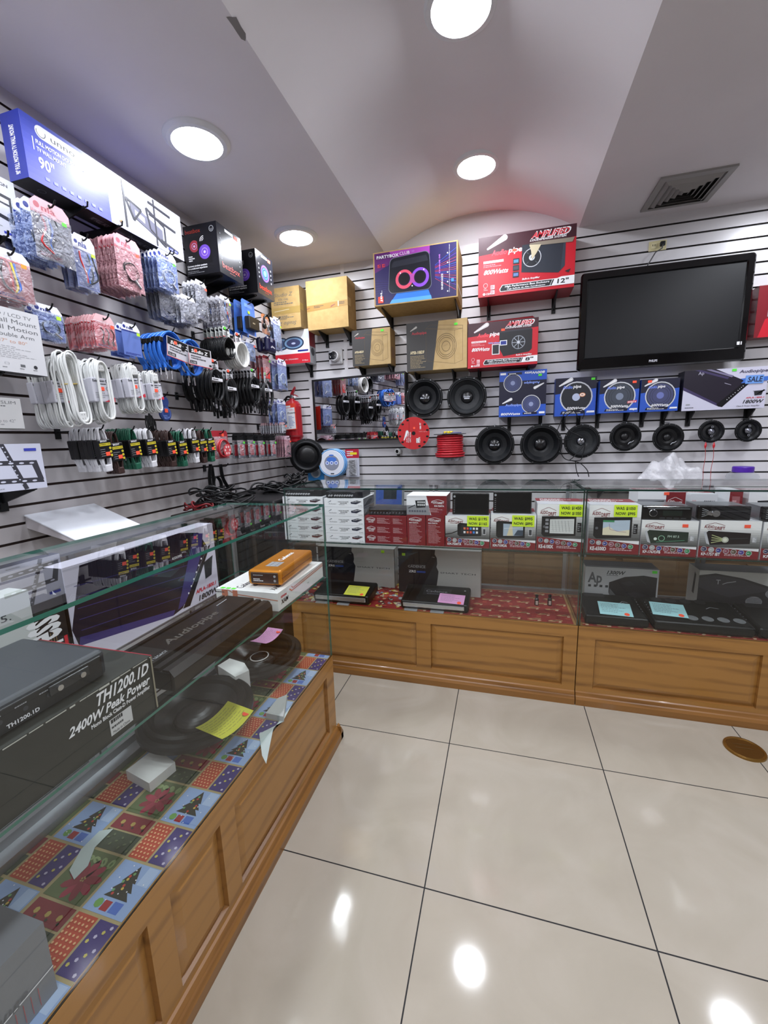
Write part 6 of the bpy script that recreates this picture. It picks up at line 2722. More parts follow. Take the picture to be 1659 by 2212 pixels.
x1p = [616, 703]
tops1 = [1071, 1089.5, 1109.5, 1128.5, 1146.5, 1165]
ord_ = ['topmost', 'second from top', 'third from top', 'fourth from top', 'lowest']
for sx, (xa_, xb_, col, stack) in enumerate(((617, 702, '4a2c34', 'left stack under the glass'), (705, 788, '23263a', 'right stack under the glass'))):
    ys = [U((xa_+xb_)/2, v, 1, YF).z for v in tops1]
    ys = [ZS+(v-ys[-1]) for v in ys]
    a_, b_ = U(xa_, 1166, 1, YF).x, U(xb_, 1167, 1, YF).x
    for k in range(5):
        carton('equalizer_carton', 'flat white carton picturing an equalizer, %s in the %s' % (ord_[k], stack), 'box', (a_, b_, ys[k+1]+.0005, ys[k]-.0005), YF, .19, PG,
               art_white('EQ-709X', ('Performance Series' if sx == 0 else '7 BAND EQUALIZER'), 'EQUALIZER', col if k < 4 else '5a2c30'), side_pic if sx and k < 2 else thin_side(), group='flat white equalizer cartons')
    # equalizer on top
    zt = ys[0]
    t = thing('car_equalizer', 'black car equalizer with a row of silver knobs on the %s' % stack, 'equalizer', ((a_+b_)/2-.003, YF+.09, zt), .03 if sx else 0)
    W = b_-a_-.016
    mb = MB()
    mb.bbox(-W/2, W/2, -.075, .075, .002, .036, M('141417', .35), .002)
    p_ = mb.front(-W/2, W/2, -.0753, .002, .036)
    p_.text('AP', .08, .70, .14, LGRY, w=.08)
    p_.small(.2, .74, .9, .84, 1, GRY)
    p_.text('EQUALIZER', .70, .80, .1, LGRY, w=.1)
    mb.build('casing', t)
    for k in range(10):
        mb = MB()
        x = -W*.42+W*.066*k+(W*.02 if sx else 0)+ (0 if k < 2 or not sx else W*.03)
        mb.cyl((x, -.076, .014), (x, -.088, .014), .0055, M('d4d4d8', .25, .6), 12, .0048)
        mb.build('knob', t)
    for s_ in (-1, 1):
        mb = MB()
        mb.box(s_*W*.4-.01, s_*W*.4+.01, -.05, .05, 0, .002, BLK)
        mb.build('foot', t)


def drift_logo(p, a, b, w_, h_, col, outline=None):
    """roof line over the two words"""
    p.line([(a+w_*.05, b+h_*.62), (a+w_*.45, b+h_*1.0), (a+w_*.55, b+h_*1.0), (a+w_*.97, b+h_*.62)], .0016, col)
    p.text('AUDIO', a, b+h_*.18, h_*.42, col, w=w_*.47, bold=True)
    p.text('DRIFT', a+w_*.5, b+h_*.02, h_*.42, col, w=w_*.47, bold=True)
    p.line([(a+w_*.15, b), (a+w_*.5, b-.0), (a+w_*.52, b+h_*.0), (a+w_*.85, b-h_*.08)], .0012, col)


MR = M('7c1c24', .4)


def art_maroon_flat(p, W, Hh):
    p.rect(0, 0, 1, 1, MR)
    drift_logo(p, .04, .5, .22, .38, PW)
    p.text('KM-500', .09, .30, .12, PW, w=.12, bold=True)
    p.small(.30, .2, .62, .85, 6, M('c8a0a4', .5), .45)
    p.small(.68, .2, .92, .8, 6, M('c8a0a4', .5), .45)


def side_m(mb, W, dep, Hh):
    p = mb.face((W/2+.0003, -dep/2, 0), (0, 1, 0), (0, 0, 1), dep, Hh)
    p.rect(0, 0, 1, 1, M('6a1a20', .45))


a_, b_ = U(790, 1171, 1, YF).x, U(879, 1172, 1, YF).x
hz_ = (U(835, 1113, 1, YF).z-U(835, 1172, 1, YF).z)/3
for k in range(3):
    carton('radio_carton', 'flat maroon radio carton, %s of three beside the white cartons' % ['lowest', 'middle', 'topmost'][k], 'box', (a_, b_, ZS+hz_*k+.0003, ZS+hz_*(k+1)-.0003), YF, .17, MR, art_maroon_flat, side_m, group='flat maroon radio cartons')
t = thing('car_equalizer', 'black car stereo unit with tiny knobs on the flat maroon cartons', 'equalizer', ((a_+b_)/2+.004, YF+.10, ZS+hz_*3))
mb = MB()
W = (b_-a_)*.9
mb.bbox(-W/2, W/2, -.07, .07, .001, .032, M('1c1c1f', .35), .003)
p_ = mb.face((-W/2, -.07, .0322), (1, 0, 0), (0, 1, 0), W, .14)
p_.small(.05, .1, .95, .5, 4, M('3a3a40', .4), .5)
mb.build('casing', t)
for k in range(11):
    mb = MB()
    mb.cyl((-W*.42+W*.083*k, -.071, .014), (-W*.42+W*.083*k, -.078, .014), .004, M('55565c', .4), 10)
    mb.build('knob', t)


def art_radio(model, kind, ink=MR):
    def art(p, W, Hh):
        bands = 12
        for k in range(bands):
            f = k/(bands-1)
            g = .93-.60*max(0, (f-.25)/.75)
            z1 = 1-.72*k/bands
            p.rect(0, z1-.72/bands-.003, 1, z1, M((round(g, 3),)*3, .45))
        p.poly([(0, 0), (1, 0), (1, .20), (.55, .25), (0, .30)], MR)
        drift_logo(p, .06, .76, .36, .17, ink)
        S = M('17171b', .3)
        if kind == 'tablet':
            p.poly([(.28, .72), (.33, .78), (.82, .74), (.82, .38), (.33, .34), (.28, .40)], S)
            p.poly([(.36, .72), (.80, .70), (.80, .42), (.36, .39)], M('26272d', .25))
            for i in range(5):
                for j in range(2):
                    p.rect(.42+.07*i, .45+.12*j, .465+.07*i, .52+.12*j, M(['e8e8ea', 'e07850', 'd84848', '4a8ae0', 'e8e8ea'][(i+j) % 5], .4))
            p.rect(.85, .42, .92, .62, M('c8c8cc', .4))
            p.rect(.86, .44, .91, .60, GRY)
            p.line([(0, .40), (.15, .44), (.28, .52)], .004, S)
        elif kind == 'nav':
            p.poly([(.12, .78), (.16, .82), (.76, .78), (.76, .34), (.16, .32), (.12, .38)], S)
            p.poly([(.28, .74), (.72, .72), (.72, .40), (.28, .38)], M('a8b8c8', .3))
            p.poly([(.36, .39), (.44, .73), (.48, .73), (.50, .39)], M('d8cca8', .3))
            p.poly([(.52, .40), (.60, .56), (.72, .56), (.72, .40)], M('3c4858', .3))
            p.line([(.30, .6), (.72, .64)], .002, PW)
            p.rect(.84, .40, .92, .60, M('c8c8cc', .4))
            p.rect(.85, .42, .91, .58, GRY)
        elif kind in ('map', 'map2'):
            p.poly([(.10, .74), (.84, .76), (.84, .34), (.16, .30), (.10, .36)], S)
            p.poly([(.28, .68), (.80, .70), (.80, .38), (.28, .38)], M('d4d6d4' if kind == 'map' else 'b8c8d8', .3))
            if kind == 'map':
                for i in range(6):
                    p.line([(.32+.07*i, .66), (.36+.07*i, .42)], .0008, GRY)
                    p.line([(.30, .42+.045*i), (.78, .45+.04*i)], .0008, LGRY)
                for i in range(4):
                    p.rect(.18, .40+.08*i, .25, .45+.08*i, M('8a8c92', .4))
            else:
                p.poly([(.28, .38), (.80, .38), (.80, .50), (.55, .46), (.40, .56), (.28, .52)], M('e4dcc0', .3))
                p.line([(.40, .62), (.42, .50), (.6, .46), (.74, .45)], .0014, M('8a4a8a', .4))
                p.rect(.28, .65, .50, .69, M('3c8a5a', .4))
            p.ell(.16, .52, .03, M('5a5c62', .3))
            p.rect(.87, .42, .95, .62, S)
            p.small(.88, .44, .94, .60, 4, LGRY)
        else:
            gt = M('233028', .3) if kind == 'din1' else M('1c1416', .3)
            p.poly([(.10, .66), (.14, .72), (.84, .68), (.84, .40), (.18, .34)], gt)
            p.poly([(.06, .68), (.10, .70), (.18, .34), (.12, .38)], M('b8bac0', .4))
            if kind == 'din1':
                p.ell(.26, .47, .03, M('d8e4dc', .3))
                p.ring(.37, .49, .06, .012, M('8ab89a', .3))
                p.text('FM 87.5', .48, .52, .06, M('c8e0d0', .3), w=.2)
                p.line([(.28, .38), (.78, .45)], .002, M('5a9a7a', .3))
            else:
                p.ell(.43, .49, .06, M('b8bcae', .3))
                p.ell(.43, .49, .035, M('dcdccc', .3))
                for dz in (-.10, -.03, .04, .11):
                    p.line([(.20, .50+dz), (.38, .49+dz*.3)], .003, M('b8c08a', .3))
                p.line([(.5, .52), (.80, .55)], .002, GRY)
            p.rect(.87, .44, .94, .58, M('a8aab0', .4))
            p.small(.875, .45, .935, .57, 4, PW)
        cs = ['3a3a5a', 'a8a8a8', '3a3c8a', '8a4a5a', '5a4a3a', '4a3a8a', '3a8a5a']
        for i in range(7):
            p.ell(.09+.125*i, .225-.012*i, .052, M('b8b8bc', .35))
            p.ell(.09+.125*i, .225-.012*i, .043, M(cs[i], .35))
            p.small(.06+.125*i, .215-.012*i, .12+.125*i, .24-.012*i, 1, PW)
        p.text(model, .05, .055, .075, PW, w=.32, bold=True)
        p.small(.44, .06, .92, .12, 2, M('d8b8bc', .5), .5)
    return art


def side_w(mb, W, dep, Hh):
    p = mb.face((W/2+.0003, -dep/2, 0), (0, 1, 0), (0, 0, 1), dep, Hh)
    p.rect(0, 0, 1, 1, M('c8c9ce', .45))
    p.rect(0, 0, 1, .3, MR)
    p = mb.face((-W/2, -dep/2, Hh+.0003), (1, 0, 0), (0, 1, 0), W, dep)
    p.rect(0, 0, 1, 1, M('c9c9ce', .4))
    p.poly([(0, .5), (1, .45), (1, 1), (0, 1)], M('8a3a40', .4))
    p.small(.1, .5, .9, .9, 4, PW, .5)


def price_card(t, x, y, z, w_, h_, l1, l2):
    mb = MB()
    mb.box(x, x+w_, y-.001, y, z, z+h_, M('d2f02a', .6))
    p_ = mb.front(x, x+w_, y-.0012, z, z+h_)
    p_.text(l1, .08, .60, .24, PB, w=.84, bold=True)
    p_.text(l2, .08, .16, .24, PB, w=.84, bold=True)
    mb.build('price_card', t, 'bright yellow green handwritten price card')


def radio_box(label, x0p, x1p, ytop, ybot, model, kind, dep=.19, card=None, y=YF, ors=False, gap=.0006):
    e = shelf_e(x0p, x1p, ytop, ybot, y)
    e[0] += gap
    e[1] -= gap
    t, W, Hh = carton('radio_carton', label, 'box', e, y, dep, PG, art_radio(model, kind), side_w, group='white maroon radio cartons')
    if card:
        a, b_ = U(card[0], card[3], 1, y-.003), U(card[1], card[2], 1, y-.003)
        zz = ZS-U((x0p+x1p)/2, ybot, 1, y).z
        price_card(t, a.x-(e[0]+e[1])/2, -dep/2-.003, a.z-ZS+zz, b_.x-a.x, b_.z-a.z, card[4], card[5])
    if ors:
        sticker(t, W*.27, -dep/2-.002, Hh*.86, ORS, .022, .014)
    return e


def art_spine(p, W, Hh):
    p.rect(0, 0, 1, 1, MR)
    drift_logo(p, .10, .80, .72, .12, PW)
    p.text('KM-7500TA', .12, .72, .04, PW, w=.5, bold=True)
    p.small(.12, .08, .82, .70, 14, M('c8a0a4', .5), .35)


def art_split(p, W, Hh):
    p.rect(0, 0, 1, 1, PG)
    p.rect(0, 0, .6, .5, M('8c8d92', .45))
    p.poly([(.62, 0), (1, 0), (1, 1), (.50, 1)], MR)
    p.poly([(.22, .75), (.48, .78), (.48, .40), (.25, .36)], PB)
    p.line([(.04, .34), (.22, .52)], .004, PB)
    for i in range(4):
        for j in range(2):
            p.rect(.28+.05*i, .48+.14*j, .31+.05*i, .57+.14*j, PW)
    for i in range(7):
        p.ell(.08+.065*i, .20, .026, M('5a5a66', .4))
    drift_logo(p, .62, .60, .33, .2, PW)
    p.text('KM-7500TA', .70, .44, .08, PW, w=.24, bold=True)
    p.small(.56, .15, .94, .38, 4, M('d0a8ac', .5), .4)


e1 = shelf_e(880, 920, 1107, 1172)
e1[1] -= .0008
carton('radio_carton', 'upright maroon radio carton spine, left of two under the white maroon carton', 'box', e1, YF, .17, MR, art_spine, side_m, group='maroon carton spines')
e2 = shelf_e(921, 961, 1108, 1174)
e2[1] -= .0008
e2[3] = e1[3]
carton('radio_carton', 'upright maroon radio carton spine, right of two under the white maroon carton', 'box', e2, YF, .17, MR, art_spine, side_m, group='maroon carton spines')
e3 = [e1[0], e2[1]+.01, e1[3]+.0005, e1[3]+(U(926, 1065, 1, YF).z-U(926, 1107, 1, YF).z)]
carton('radio_carton', 'half white half maroon radio carton lying on two maroon spines', 'box', e3, YF, .16, PG, art_split, side_m)

eK = radio_box('white and maroon carton reading KM-7500TA with a yellow price card', 962, 1057, 1112, 1179, 'KM-7500TA', 'tablet', card=(1009, 1056, 1112, 1134, 'WAS: $1195', 'NOW: $1165'))
eN = radio_box('white and maroon carton reading KM-7109DA with a map screen picture', 1059.5, 1156.5, 1108, 1182, 'KM-7109DA', 'nav', card=(1106, 1155, 1110, 1133, 'WAS: $995', 'NOW: $895'))
eP = radio_box('tall white and maroon carton reading KE-6100X, left of the counter joint', 1158, 1258, 1083, 1184, 'KE-6100X', 'map', card=(1208, 1261, 1084, 1109, 'WAS: $1450', 'NOW: $1350'))
eQ = radio_box('tall white and maroon carton reading KE-6500D, right of the counter joint', 1268, 1379, 1087, 1191, 'KE-6500D', 'map2', card=(1326, 1378, 1087, 1112, 'WAS: $1050', 'NOW: $995'))
eR = radio_box('white and maroon carton reading KP-1767DFB under a single car radio', 1381, 1503, 1121, 1197, 'KP-1767DFB', 'din1', ors=True)
eS = radio_box('white and maroon carton reading KP-1757 IBT under a silver knobbed car radio', 1506, 1637, 1123, 1204, 'KP-1757 IBT', 'din2', ors=True)
eT = radio_box('white and maroon radio carton cut by the right picture edge', 1640, 1765, 1127, 1209, 'KP-1747', 'din2')


def double_din(label, e, x0p, x1p, ytop, yb, lean=-.06):
    a, b_ = U(x0p, yb, 1, YF+.03).x, U(x1p, yb, 1, YF+.03).x
    hh_ = U((x0p+x1p)/2, ytop, 1, YF+.03).z-U((x0p+x1p)/2, yb, 1, YF+.03).z
    t = thing('car_stereo', label, 'car stereo', ((a+b_)/2, YF+.03, e[3]+.0006), rot=(lean, 0, 0))
    W = b_-a
    mb = MB()
    mb.bbox(-W/2, W/2, 0, .02, 0, hh_, M('0e0e11', .25, 0, .6), .004)
    p_ = mb.front(-W/2, W/2, -.0003, 0, hh_)
    p_.ell(.06, .84, .03, LGRY)
    for k in range(7):
        p_.rect(.04, .12+.09*k, .07, .135+.09*k, LGRY)
    mb.build('bezel', t)
    mb = MB()
    mb.box(-W/2+W*.10, W/2-W*.03, -.001, 0, hh_*.07, hh_*.95, M('0c0d10', .08, 0, .4))
    mb.build('touch_screen', t)
    mb = MB()
    mb.box(-W/2*.92, W/2*.92, .0205, .13, .001, hh_*.86, M('3a3b3f', .35, .5))
    mb.build('chassis', t)


double_din('blank black screen car stereo standing on the KM-7500TA carton', eK, 977, 1056, 1064, 1111)
double_din('blank black screen car stereo standing on the KM-7109DA carton', eN, 1065, 1148, 1060, 1107)


def single_din(label, e, x0p, x1p, ytop, yb, kind):
    a, b_ = U(x0p, yb, 1, YF).x, U(x1p, yb, 1, YF).x
    hh_ = U((x0p+x1p)/2, ytop, 1, YF).z-U((x0p+x1p)/2, yb, 1, YF).z
    t = thing('car_stereo', label, 'car stereo', ((a+b_)/2, YF+.002, e[3]+.0008))
    W = b_-a
    mb = MB()
    mb.bbox(-W/2, W/2, 0, .022, 0, hh_, M('0c0b0e', .12, 0, .7), .005)
    p_ = mb.front(-W/2, W/2, -.0003, 0, hh_)
    if kind == 1:
        p_.line([(.12, .80), (.95, .82)], .002, LGRY)
        p_.rect(.42, .30, .80, .68, M('1c2420', .2))
        for k in range(4):
            p_.rect(.36+.14*k, .12, .47+.14*k, .17, GRY)
    else:
        p_.line([(.42, .62), (.95, .66)], .0016, GRY)
        for dz in (.22, .36, .50, .66, .80):
            p_.line([(.08, dz), (.20, .5+(dz-.5)*.5)], .002, LGRY)
    mb.build('face_panel', t)
    mb = MB()
    if kind == 1:
        mb.cyl((-W*.28, -.0005, hh_*.5), (-W*.28, -.010, hh_*.5), .014, M('1a1a1e', .2), 24)
        mb.T = Matrix.Translation((-W*.28, 0, hh_*.5)) @ Matrix.Rotation(PI/2, 4, 'X')
        mb.lathe([(.016, .001), (.016, .006), (.0135, .008)], CHROME, 24)
    else:
        mb.cyl((-W*.17, -.0005, hh_*.48), (-W*.17, -.012, hh_*.48), .0155, CHROME, 24, .014)
        mb.prism([(-W*.36, hh_*.40), (-W*.21, hh_*.30), (-W*.21, hh_*.66), (-W*.36, hh_*.60), (-W*.30, hh_*.5)], 'y', -.004, -.0005, CHROME)
    mb.build('volume_knob', t)
    mb = MB()
    mb.box(-W/2*.94, W/2*.94, .0225, .14, .002, hh_*.96, M('8a8c90', .35, .6))
    mb.build('chassis', t)
    return t


single_din('black car radio with a small round dial on the KP-1767DFB carton', eR, 1386, 1495, 1090, 1120.5, 1)
single_din('black car radio with a chrome knob on the KP-1757 IBT carton', eS, 1506, 1622, 1092, 1123, 2)
single_din('black car radio at the right edge on the cut off carton', eT, 1645, 1758, 1093, 1126, 2)

# second row of cartons behind, on the shelf's back half (they stand on cartons of their own)
def back_box(label, x0p, x1p, ytop, ybot, y, dep, art, side=None, ors=False):
    a = U(x0p, ybot, 1, y)
    b_ = U(x1p, ytop, 1, y)
    t, W, Hh = carton('radio_carton', label, 'box', (a.x, b_.x, ZS+.0005, b_.z), y, dep, PG, art, side or side_w)
    if ors:
        sticker(t, W*.1, -dep/2-.002, Hh*.97, ORS)


def art_b1(p, W, Hh):
    p.rect(0, 0, 1, 1, M('8e8f96', .45))
    p.rect(0, .86, .62, 1, PG)
    p.rect(.60, .0, 1, 1, MR)
    p.poly([(.08, .80), (.56, .84), (.56, .60), (.10, .56)], PB)
    p.ell(.15, .66, .03, PW)
    drift_logo(p, .63, .76, .32, .14, PW)
    p.text('KP-1767DFB', .66, .64, .06, PW, w=.26, bold=True)


def art_b2(p, W, Hh):
    p.rect(0, 0, 1, 1, M('d4d6dc', .45))
    p.text('8000W', .45, .80, .08, PB, w=.4, bold=True, sh=.35)
    p.text('Audio', .08, .86, .03, RED, w=.14)
    p.small(.3, .70, .9, .76, 1, GRY)


def art_b3(p, W, Hh):
    p.rect(0, 0, 1, 1, MR)
    p.rect(.2, .1, .8, .9, M('9a5a60', .5))
    p.small(.25, .15, .75, .85, 12, M('d0a8ac', .5))


def art_b4(p, W, Hh):
    p.rect(0, 0, 1, 1, PG)
    p.poly([(.2, .85), (1, .88), (1, .5), (.22, .5)], PB)
    p.ell(.28, .68, .03, PW)


back_box('white and maroon carton behind the radios, its logo half showing', 1372, 1482, 1063, 1150, -.83, .15, art_b1, ors=True)
back_box('white carton reading 8000W behind the radios', 1484, 1551, 1068, 1150, -.81, .12, art_b2)
back_box('maroon carton end behind the radios near the right edge', 1567, 1606, 1060, 1150, -.83, .14, art_b3, side_m)
back_box('white carton picturing a radio, behind the radios at the right edge', 1608, 1720, 1064, 1150, -.82, .14, art_b4, ors=True)

# laptop on a stand behind the left part of the counter
a_, b_ = U(806, 1092, 1, -.42), U(868, 1092, 1, -.42)
zt_ = U(837, 1052, 1, -.42).z
zb_ = U(837, 1083, 1, -.42).z
t = thing('laptop', 'open grey laptop with a lit blue screen behind the counter glass', 'laptop', ((a_.x+b_.x)/2, -.39, zb_-.058))
W = (b_.x-a_.x)*1.06
mb = MB()
mb.bbox(-W/2, W/2, -.20, .0, 0, .018, M('5a5c60', .4), .004)
p_ = mb.face((-W/2, -.20, .0183), (1, 0, 0), (0, 1, 0), W, .2)
p_.rect(.06, .35, .94, .9, M('2a2b2e', .4))
p_.small(.08, .38, .92, .88, 5, M('4a4b50', .4), .7)
mb.build('keyboard_base', t)
mb = MB()
mb.T = Matrix.Translation((0, 0, .018)) @ Matrix.Rotation(-.2, 4, 'X')
mb.bbox(-W/2, W/2, 0, .012, 0, .165, M('6a6c70', .4), .005)
mb.build('lid', t)
mb = MB()
mb.T = Matrix.Translation((0, 0, .018)) @ Matrix.Rotation(-.2, 4, 'X')
p_ = mb.front(-W/2+.015, W/2-.015, -.0008, .015, .155)
p_.rect(0, 0, 1, 1, M('2a4688', .3, emit=.06))
p_.rect(.30, .25, .80, .80, M('1c2228', .3, emit=.02))
p_.rect(.05, .88, .95, .94, M('6a7ca0', .3, emit=.1))
mb.build('screen', t)
t2 = thing('side_table', 'small white side table under the laptop behind the counter', 'table', ((a_.x+b_.x)/2, -.44, 0))
mb = MB()
mb.bbox(-.26, .26, -.15, .09, zb_-.076, zb_-.0585, TRIMW, .004)
mb.build('table_top', t2)
for sx in (-.23, .23):
    for sy in (-.12, .06):
        mb = MB()
        mb.cyl((sx, sy, 0), (sx, sy, zb_-.076), .012, STEEL, 8)
        mb.build('leg', t2)

# ================================================================ BACK COUNTERS, ON THE DECK
# patterned paper on the wooden decks
def deck_paper(label, x0, x1, y0, y1, base, kind, rotz=0, loc=None, seed=1):
    mb = MB()
    W, D_ = x1-x0, y1-y0
    mb.box(0, W, 0, D_, 0, .0012, base)
    p = mb.face((0, 0, .0013), (1, 0, 0), (0, 1, 0), W, D_)
    kind(p, W, D_, seed)
    return tag(mb.build('patterned_paper'), label, 'paper', loc or (x0, y0, ZB+.0005), rotz)


def clipell(p, x, y, r, m_, W, D_, ry=None, a=0, seg=14, wob=0, rg=None):
    pts = []
    for i in range(seg):
        t_ = 2*PI*i/seg
        rr__ = 1+(rg.uniform(-wob, wob) if rg else 0)
        u_, v_ = r*math.cos(t_)*rr__, (ry or r)*math.sin(t_)*rr__
        xx, yy = x+u_*math.cos(a)-v_*math.sin(a), y+u_*math.sin(a)+v_*math.cos(a)
        pts.append((min(max(xx/W, 0), 1), min(max(yy/D_, 0), 1)))
    p.poly(pts, m_)


def kind_red(p, W, D_, seed):
    rg = random.Random(seed)
    for i in range(int(W/.045)+1):
        for j in range(int(D_/.045)+1):
            x, y = i*.045, j*.045
            a, b_ = min((x+.022)/W, 1), min((y+.022)/D_, 1)
            if x < W and y < D_:
                p.fix = 3
                p.rect(x/W, y/D_, a, b_, M(['8c2a24', '74201e', '9a3a2c'][(i+2*j) % 3], .6))
    for i in range(int(W/.095)+1):
        for j in range(int(D_/.07)+1):
            x, y = i*.095+(j % 2)*.047, j*.07+.02
            p.fix = None
            p.k = 6
            clipell(p, x, y, .030, M('b08a60', .6), W, D_, .009, .2, 14, .35, rg)
            clipell(p, x+.004, y+.003, .020, M('5a2418', .6), W, D_, .004, .2, 10, .2, rg)
            clipell(p, x+.02, y-.012, .009, M('c8b090', .6), W, D_, .006, .5, 10, .3, rg)


def kind_dots(p, W, D_, seed):
    rg = random.Random(seed)
    cs = ['c8a83c', '7a8a9a', 'c8c0a8', '4a2a28', 'a83c2c']
    for k in range(int(W*D_*900)):
        x, y = rg.uniform(0, W), rg.uniform(0, D_)
        r_ = rg.uniform(.008, .024)
        p.k = 2+(k % 30)*2
        clipell(p, x, y, r_, M(cs[k % 5], .6), W, D_, r_*.7, rg.uniform(0, 3), 12, .25, rg)
        clipell(p, x, y, r_*.55, M(['a02a24', 'd8c8a0'][k % 2], .6), W, D_, r_*.3, rg.uniform(0, 3), 9, .3, rg)


deck_paper('dark red patterned paper with yellow and grey blobs, left end of the long counter deck', BX0+.02, 1.22, BY+.012, BY+.40, M('8a2020', .6), kind_dots, seed=3)
deck_paper('red brown patterned paper under the two small black bottles in the long counter', 1.225, BXJ-.02, BY+.012, BY+.40, M('842420', .6), kind_red, seed=5)
deck_paper('red patterned paper mostly hidden under the amplifiers in the right counter', BXJ+.02, BXJ+1.8, BY+.012, BY+.40, M('842420', .6), kind_red, seed=8)


def deck_box(name, label, xl, xr, yfr, dep, h_, art, side, sides):
    return carton(name, label, 'box', (xl, xr, ZB+.0022, ZB+.0022+h_), yfr, dep, side, art, sides)


GYB = M('b6b4b0', .5)
DKB = M('1c1d26', .4)


def art_smart(p, W, Hh):
    p.rect(0, 0, 1, 1, GYB)
    pts = [(0, 0), (0, 1), (.46, 1), (.455, .90), (.48, .82), (.485, .70), (.475, .62), (.50, .52), (.49, .36), (.47, .12), (.48, .02), (.48, 0)]
    p.poly(pts, DKB)
    p.text('SMART TECH', .52, .48, .035, M('2c2c30', .4), w=.42)
    p.text('CADENCE', .12, .58, .05, LGRY, w=.22, bold=True)
    p.line([(.16, .64), (.34, .64)], .0016, LGRY)
    p.text('ZRS', .13, .47, .05, PW, w=.09, bold=True)
    p.rect(.23, .47, .34, .51, M('2a4a9a', .4))
    p.text('\u00ac', .42, .82, .03, PW, w=.03)


def side_smart(mb, W, dep, Hh):
    p = mb.face((W/2+.0003, -dep/2, 0), (0, 1, 0), (0, 0, 1), dep, Hh)
    p.rect(0, 0, .12, 1, DKB)
    p.rect(.12, 0, 1, 1, M('aaa8a4', .5))
    p = mb.face((-W/2, -dep/2, Hh+.0003), (1, 0, 0), (0, 1, 0), W, dep)
    p.rect(0, 0, 1, 1, M('a09e9a', .5))


def zbox(ytop, xp, y, ybase):
    return U(xp, ytop, 1, y).z-(ZB+.002)


ys_ = -.80
a_ = U(853, 1270, 2, ZB+.002)
h_ = zbox(1187, 853, a_.y, 0)
h_ = min(h_, ZS-.012-ZB)
t, W, Hh = deck_box('amplifier_carton', 'dark and grey carton reading SMART TECH, the left one in the long counter', a_.x-.50, a_.x, a_.y, .09, h_, art_smart, GYB, side_smart)
sticker(t, W*.36, -.047, Hh*.93, YGS, .02, .016)
a_ = U(1038, 1291, 2, ZB+.002)
b_ = U(862, 1275, 1, a_.y)
h_ = min(U(1038, 1193, 1, a_.y).z-ZB, ZS-.012-ZB)
t, W, Hh = deck_box('amplifier_carton', 'dark and grey carton reading SMART TECH, the right one in the long counter', b_.x, a_.x, a_.y, .075, h_, art_smart, GYB, side_smart)
sticker(t, -W*.43, -.0395, Hh*.87, YGS, .02, .016)


def flat_amp(label, x0, x1, y0, y1, h_, lean, extra, strip=True, card=None, rotz=0):
    """slab amplifier lying on the deck, its back raised a little"""
    W, D_ = x1-x0, y1-y0
    t = thing('car_amplifier', label, 'amplifier', ((x0+x1)/2, y0, ZB+.002), rot=(lean, 0, rotz))
    mb = MB()
    mb.bbox(-W/2, W/2, 0, D_, .001, h_, M('08090a', .35, 0, .35), .012, 3)
    mb.build('housing', t)
    mb = MB()
    p_ = mb.face((-W/2, 0, h_+.0002), (1, 0, 0), (0, 1, 0), W, D_)
    extra(p_, W, D_)
    mb.build('top_plate', t)
    if strip:
        mb = MB()
        mb.bbox(-W*.46, W*.44, -.004, .003, h_*.35, h_*.8, M('c8c8cc', .2, .8), .002)
        mb.build('silver_strip', t)
        for s_ in (-.34, .05):
            mb = MB()
            mb.box(W*s_-.035, W*s_+.035, -.02, 0, .001, .006, M('b8babc', .3, .6))
            mb.build('mounting_foot', t)
    if card:
        cx, cy, cw, ch, cc, cr = card
        mb = MB()
        mb.T = Matrix.Translation((cx, cy, h_+.003)) @ Matrix.Rotation(cr, 4, 'Z') @ Matrix.Rotation(.15, 4, 'X')
        mb.box(0, cw, 0, ch, 0, .0008, cc)
        p_ = mb.face((0, 0, .0009), (1, 0, 0), (0, 1, 0), cw, ch)
        p_.small(.08, .2, .9, .92, 6, M('6a6a7a', .6), .22, 4)
        p_.ell(.82, .14, .08, ORS)
        mb.build('note_card', t, 'handwritten note card')
    return t


def top_cad(p, W, D_):
    p.rect(.30, .40, .72, .78, M('1a1b1e', .3))
    p.text('Cadence', .34, .56, .12, M('8a8c92', .3), w=.32)
    p.small(.36, .44, .66, .52, 1, M('5a5c66', .3))
    for x in (.92, .90):
        p.ell(x, .75 if x > .91 else .12, .015, LGRY)


def top_plain(p, W, D_):
    p.rect(.02, .80, .5, .96, M('1a1b1e', .3))
    p.line([(.0, .30), (1, .30)], .002, M('1e1f22', .3))


aL, aR = U(700, 1303, 2, ZB+.05), U(806, 1300, 2, ZB+.05)
CYL_, CPK, CBL = M('d8d84a', .6), M('d89ac8', .6), M('a8d8dc', .6)
flat_amp('black car amplifier with a yellow note card, left end of the long counter', .70, U(800, 1306, 2, ZB+.002).x, -1.045, -.86, .055, .10, top_plain, True, (.02, .0, .125, .09, CYL_, -.03))
aL, aR = U(868, 1310, 2, ZB+.002), U(1013, 1321, 2, ZB+.002)
flat_amp('black car amplifier with silver front strip and a pink note card', aL.x, aR.x, -1.04, -.85, .05, .16, top_cad, True, (.02, .004, .135, .075, CPK, -.05))


def top_ap(p, W, D_):
    p.line([(.66, .60), (.72, .68), (.80, .64)], .003, LGRY)
    p.line([(.68, .58), (.74, .63)], .002, LGRY)
    for k in range(6):
        p.ell(.955, .30+.1*k, .008, LGRY)
    p.rect(.1, .82, .45, .98, M('1c1d20', .3))


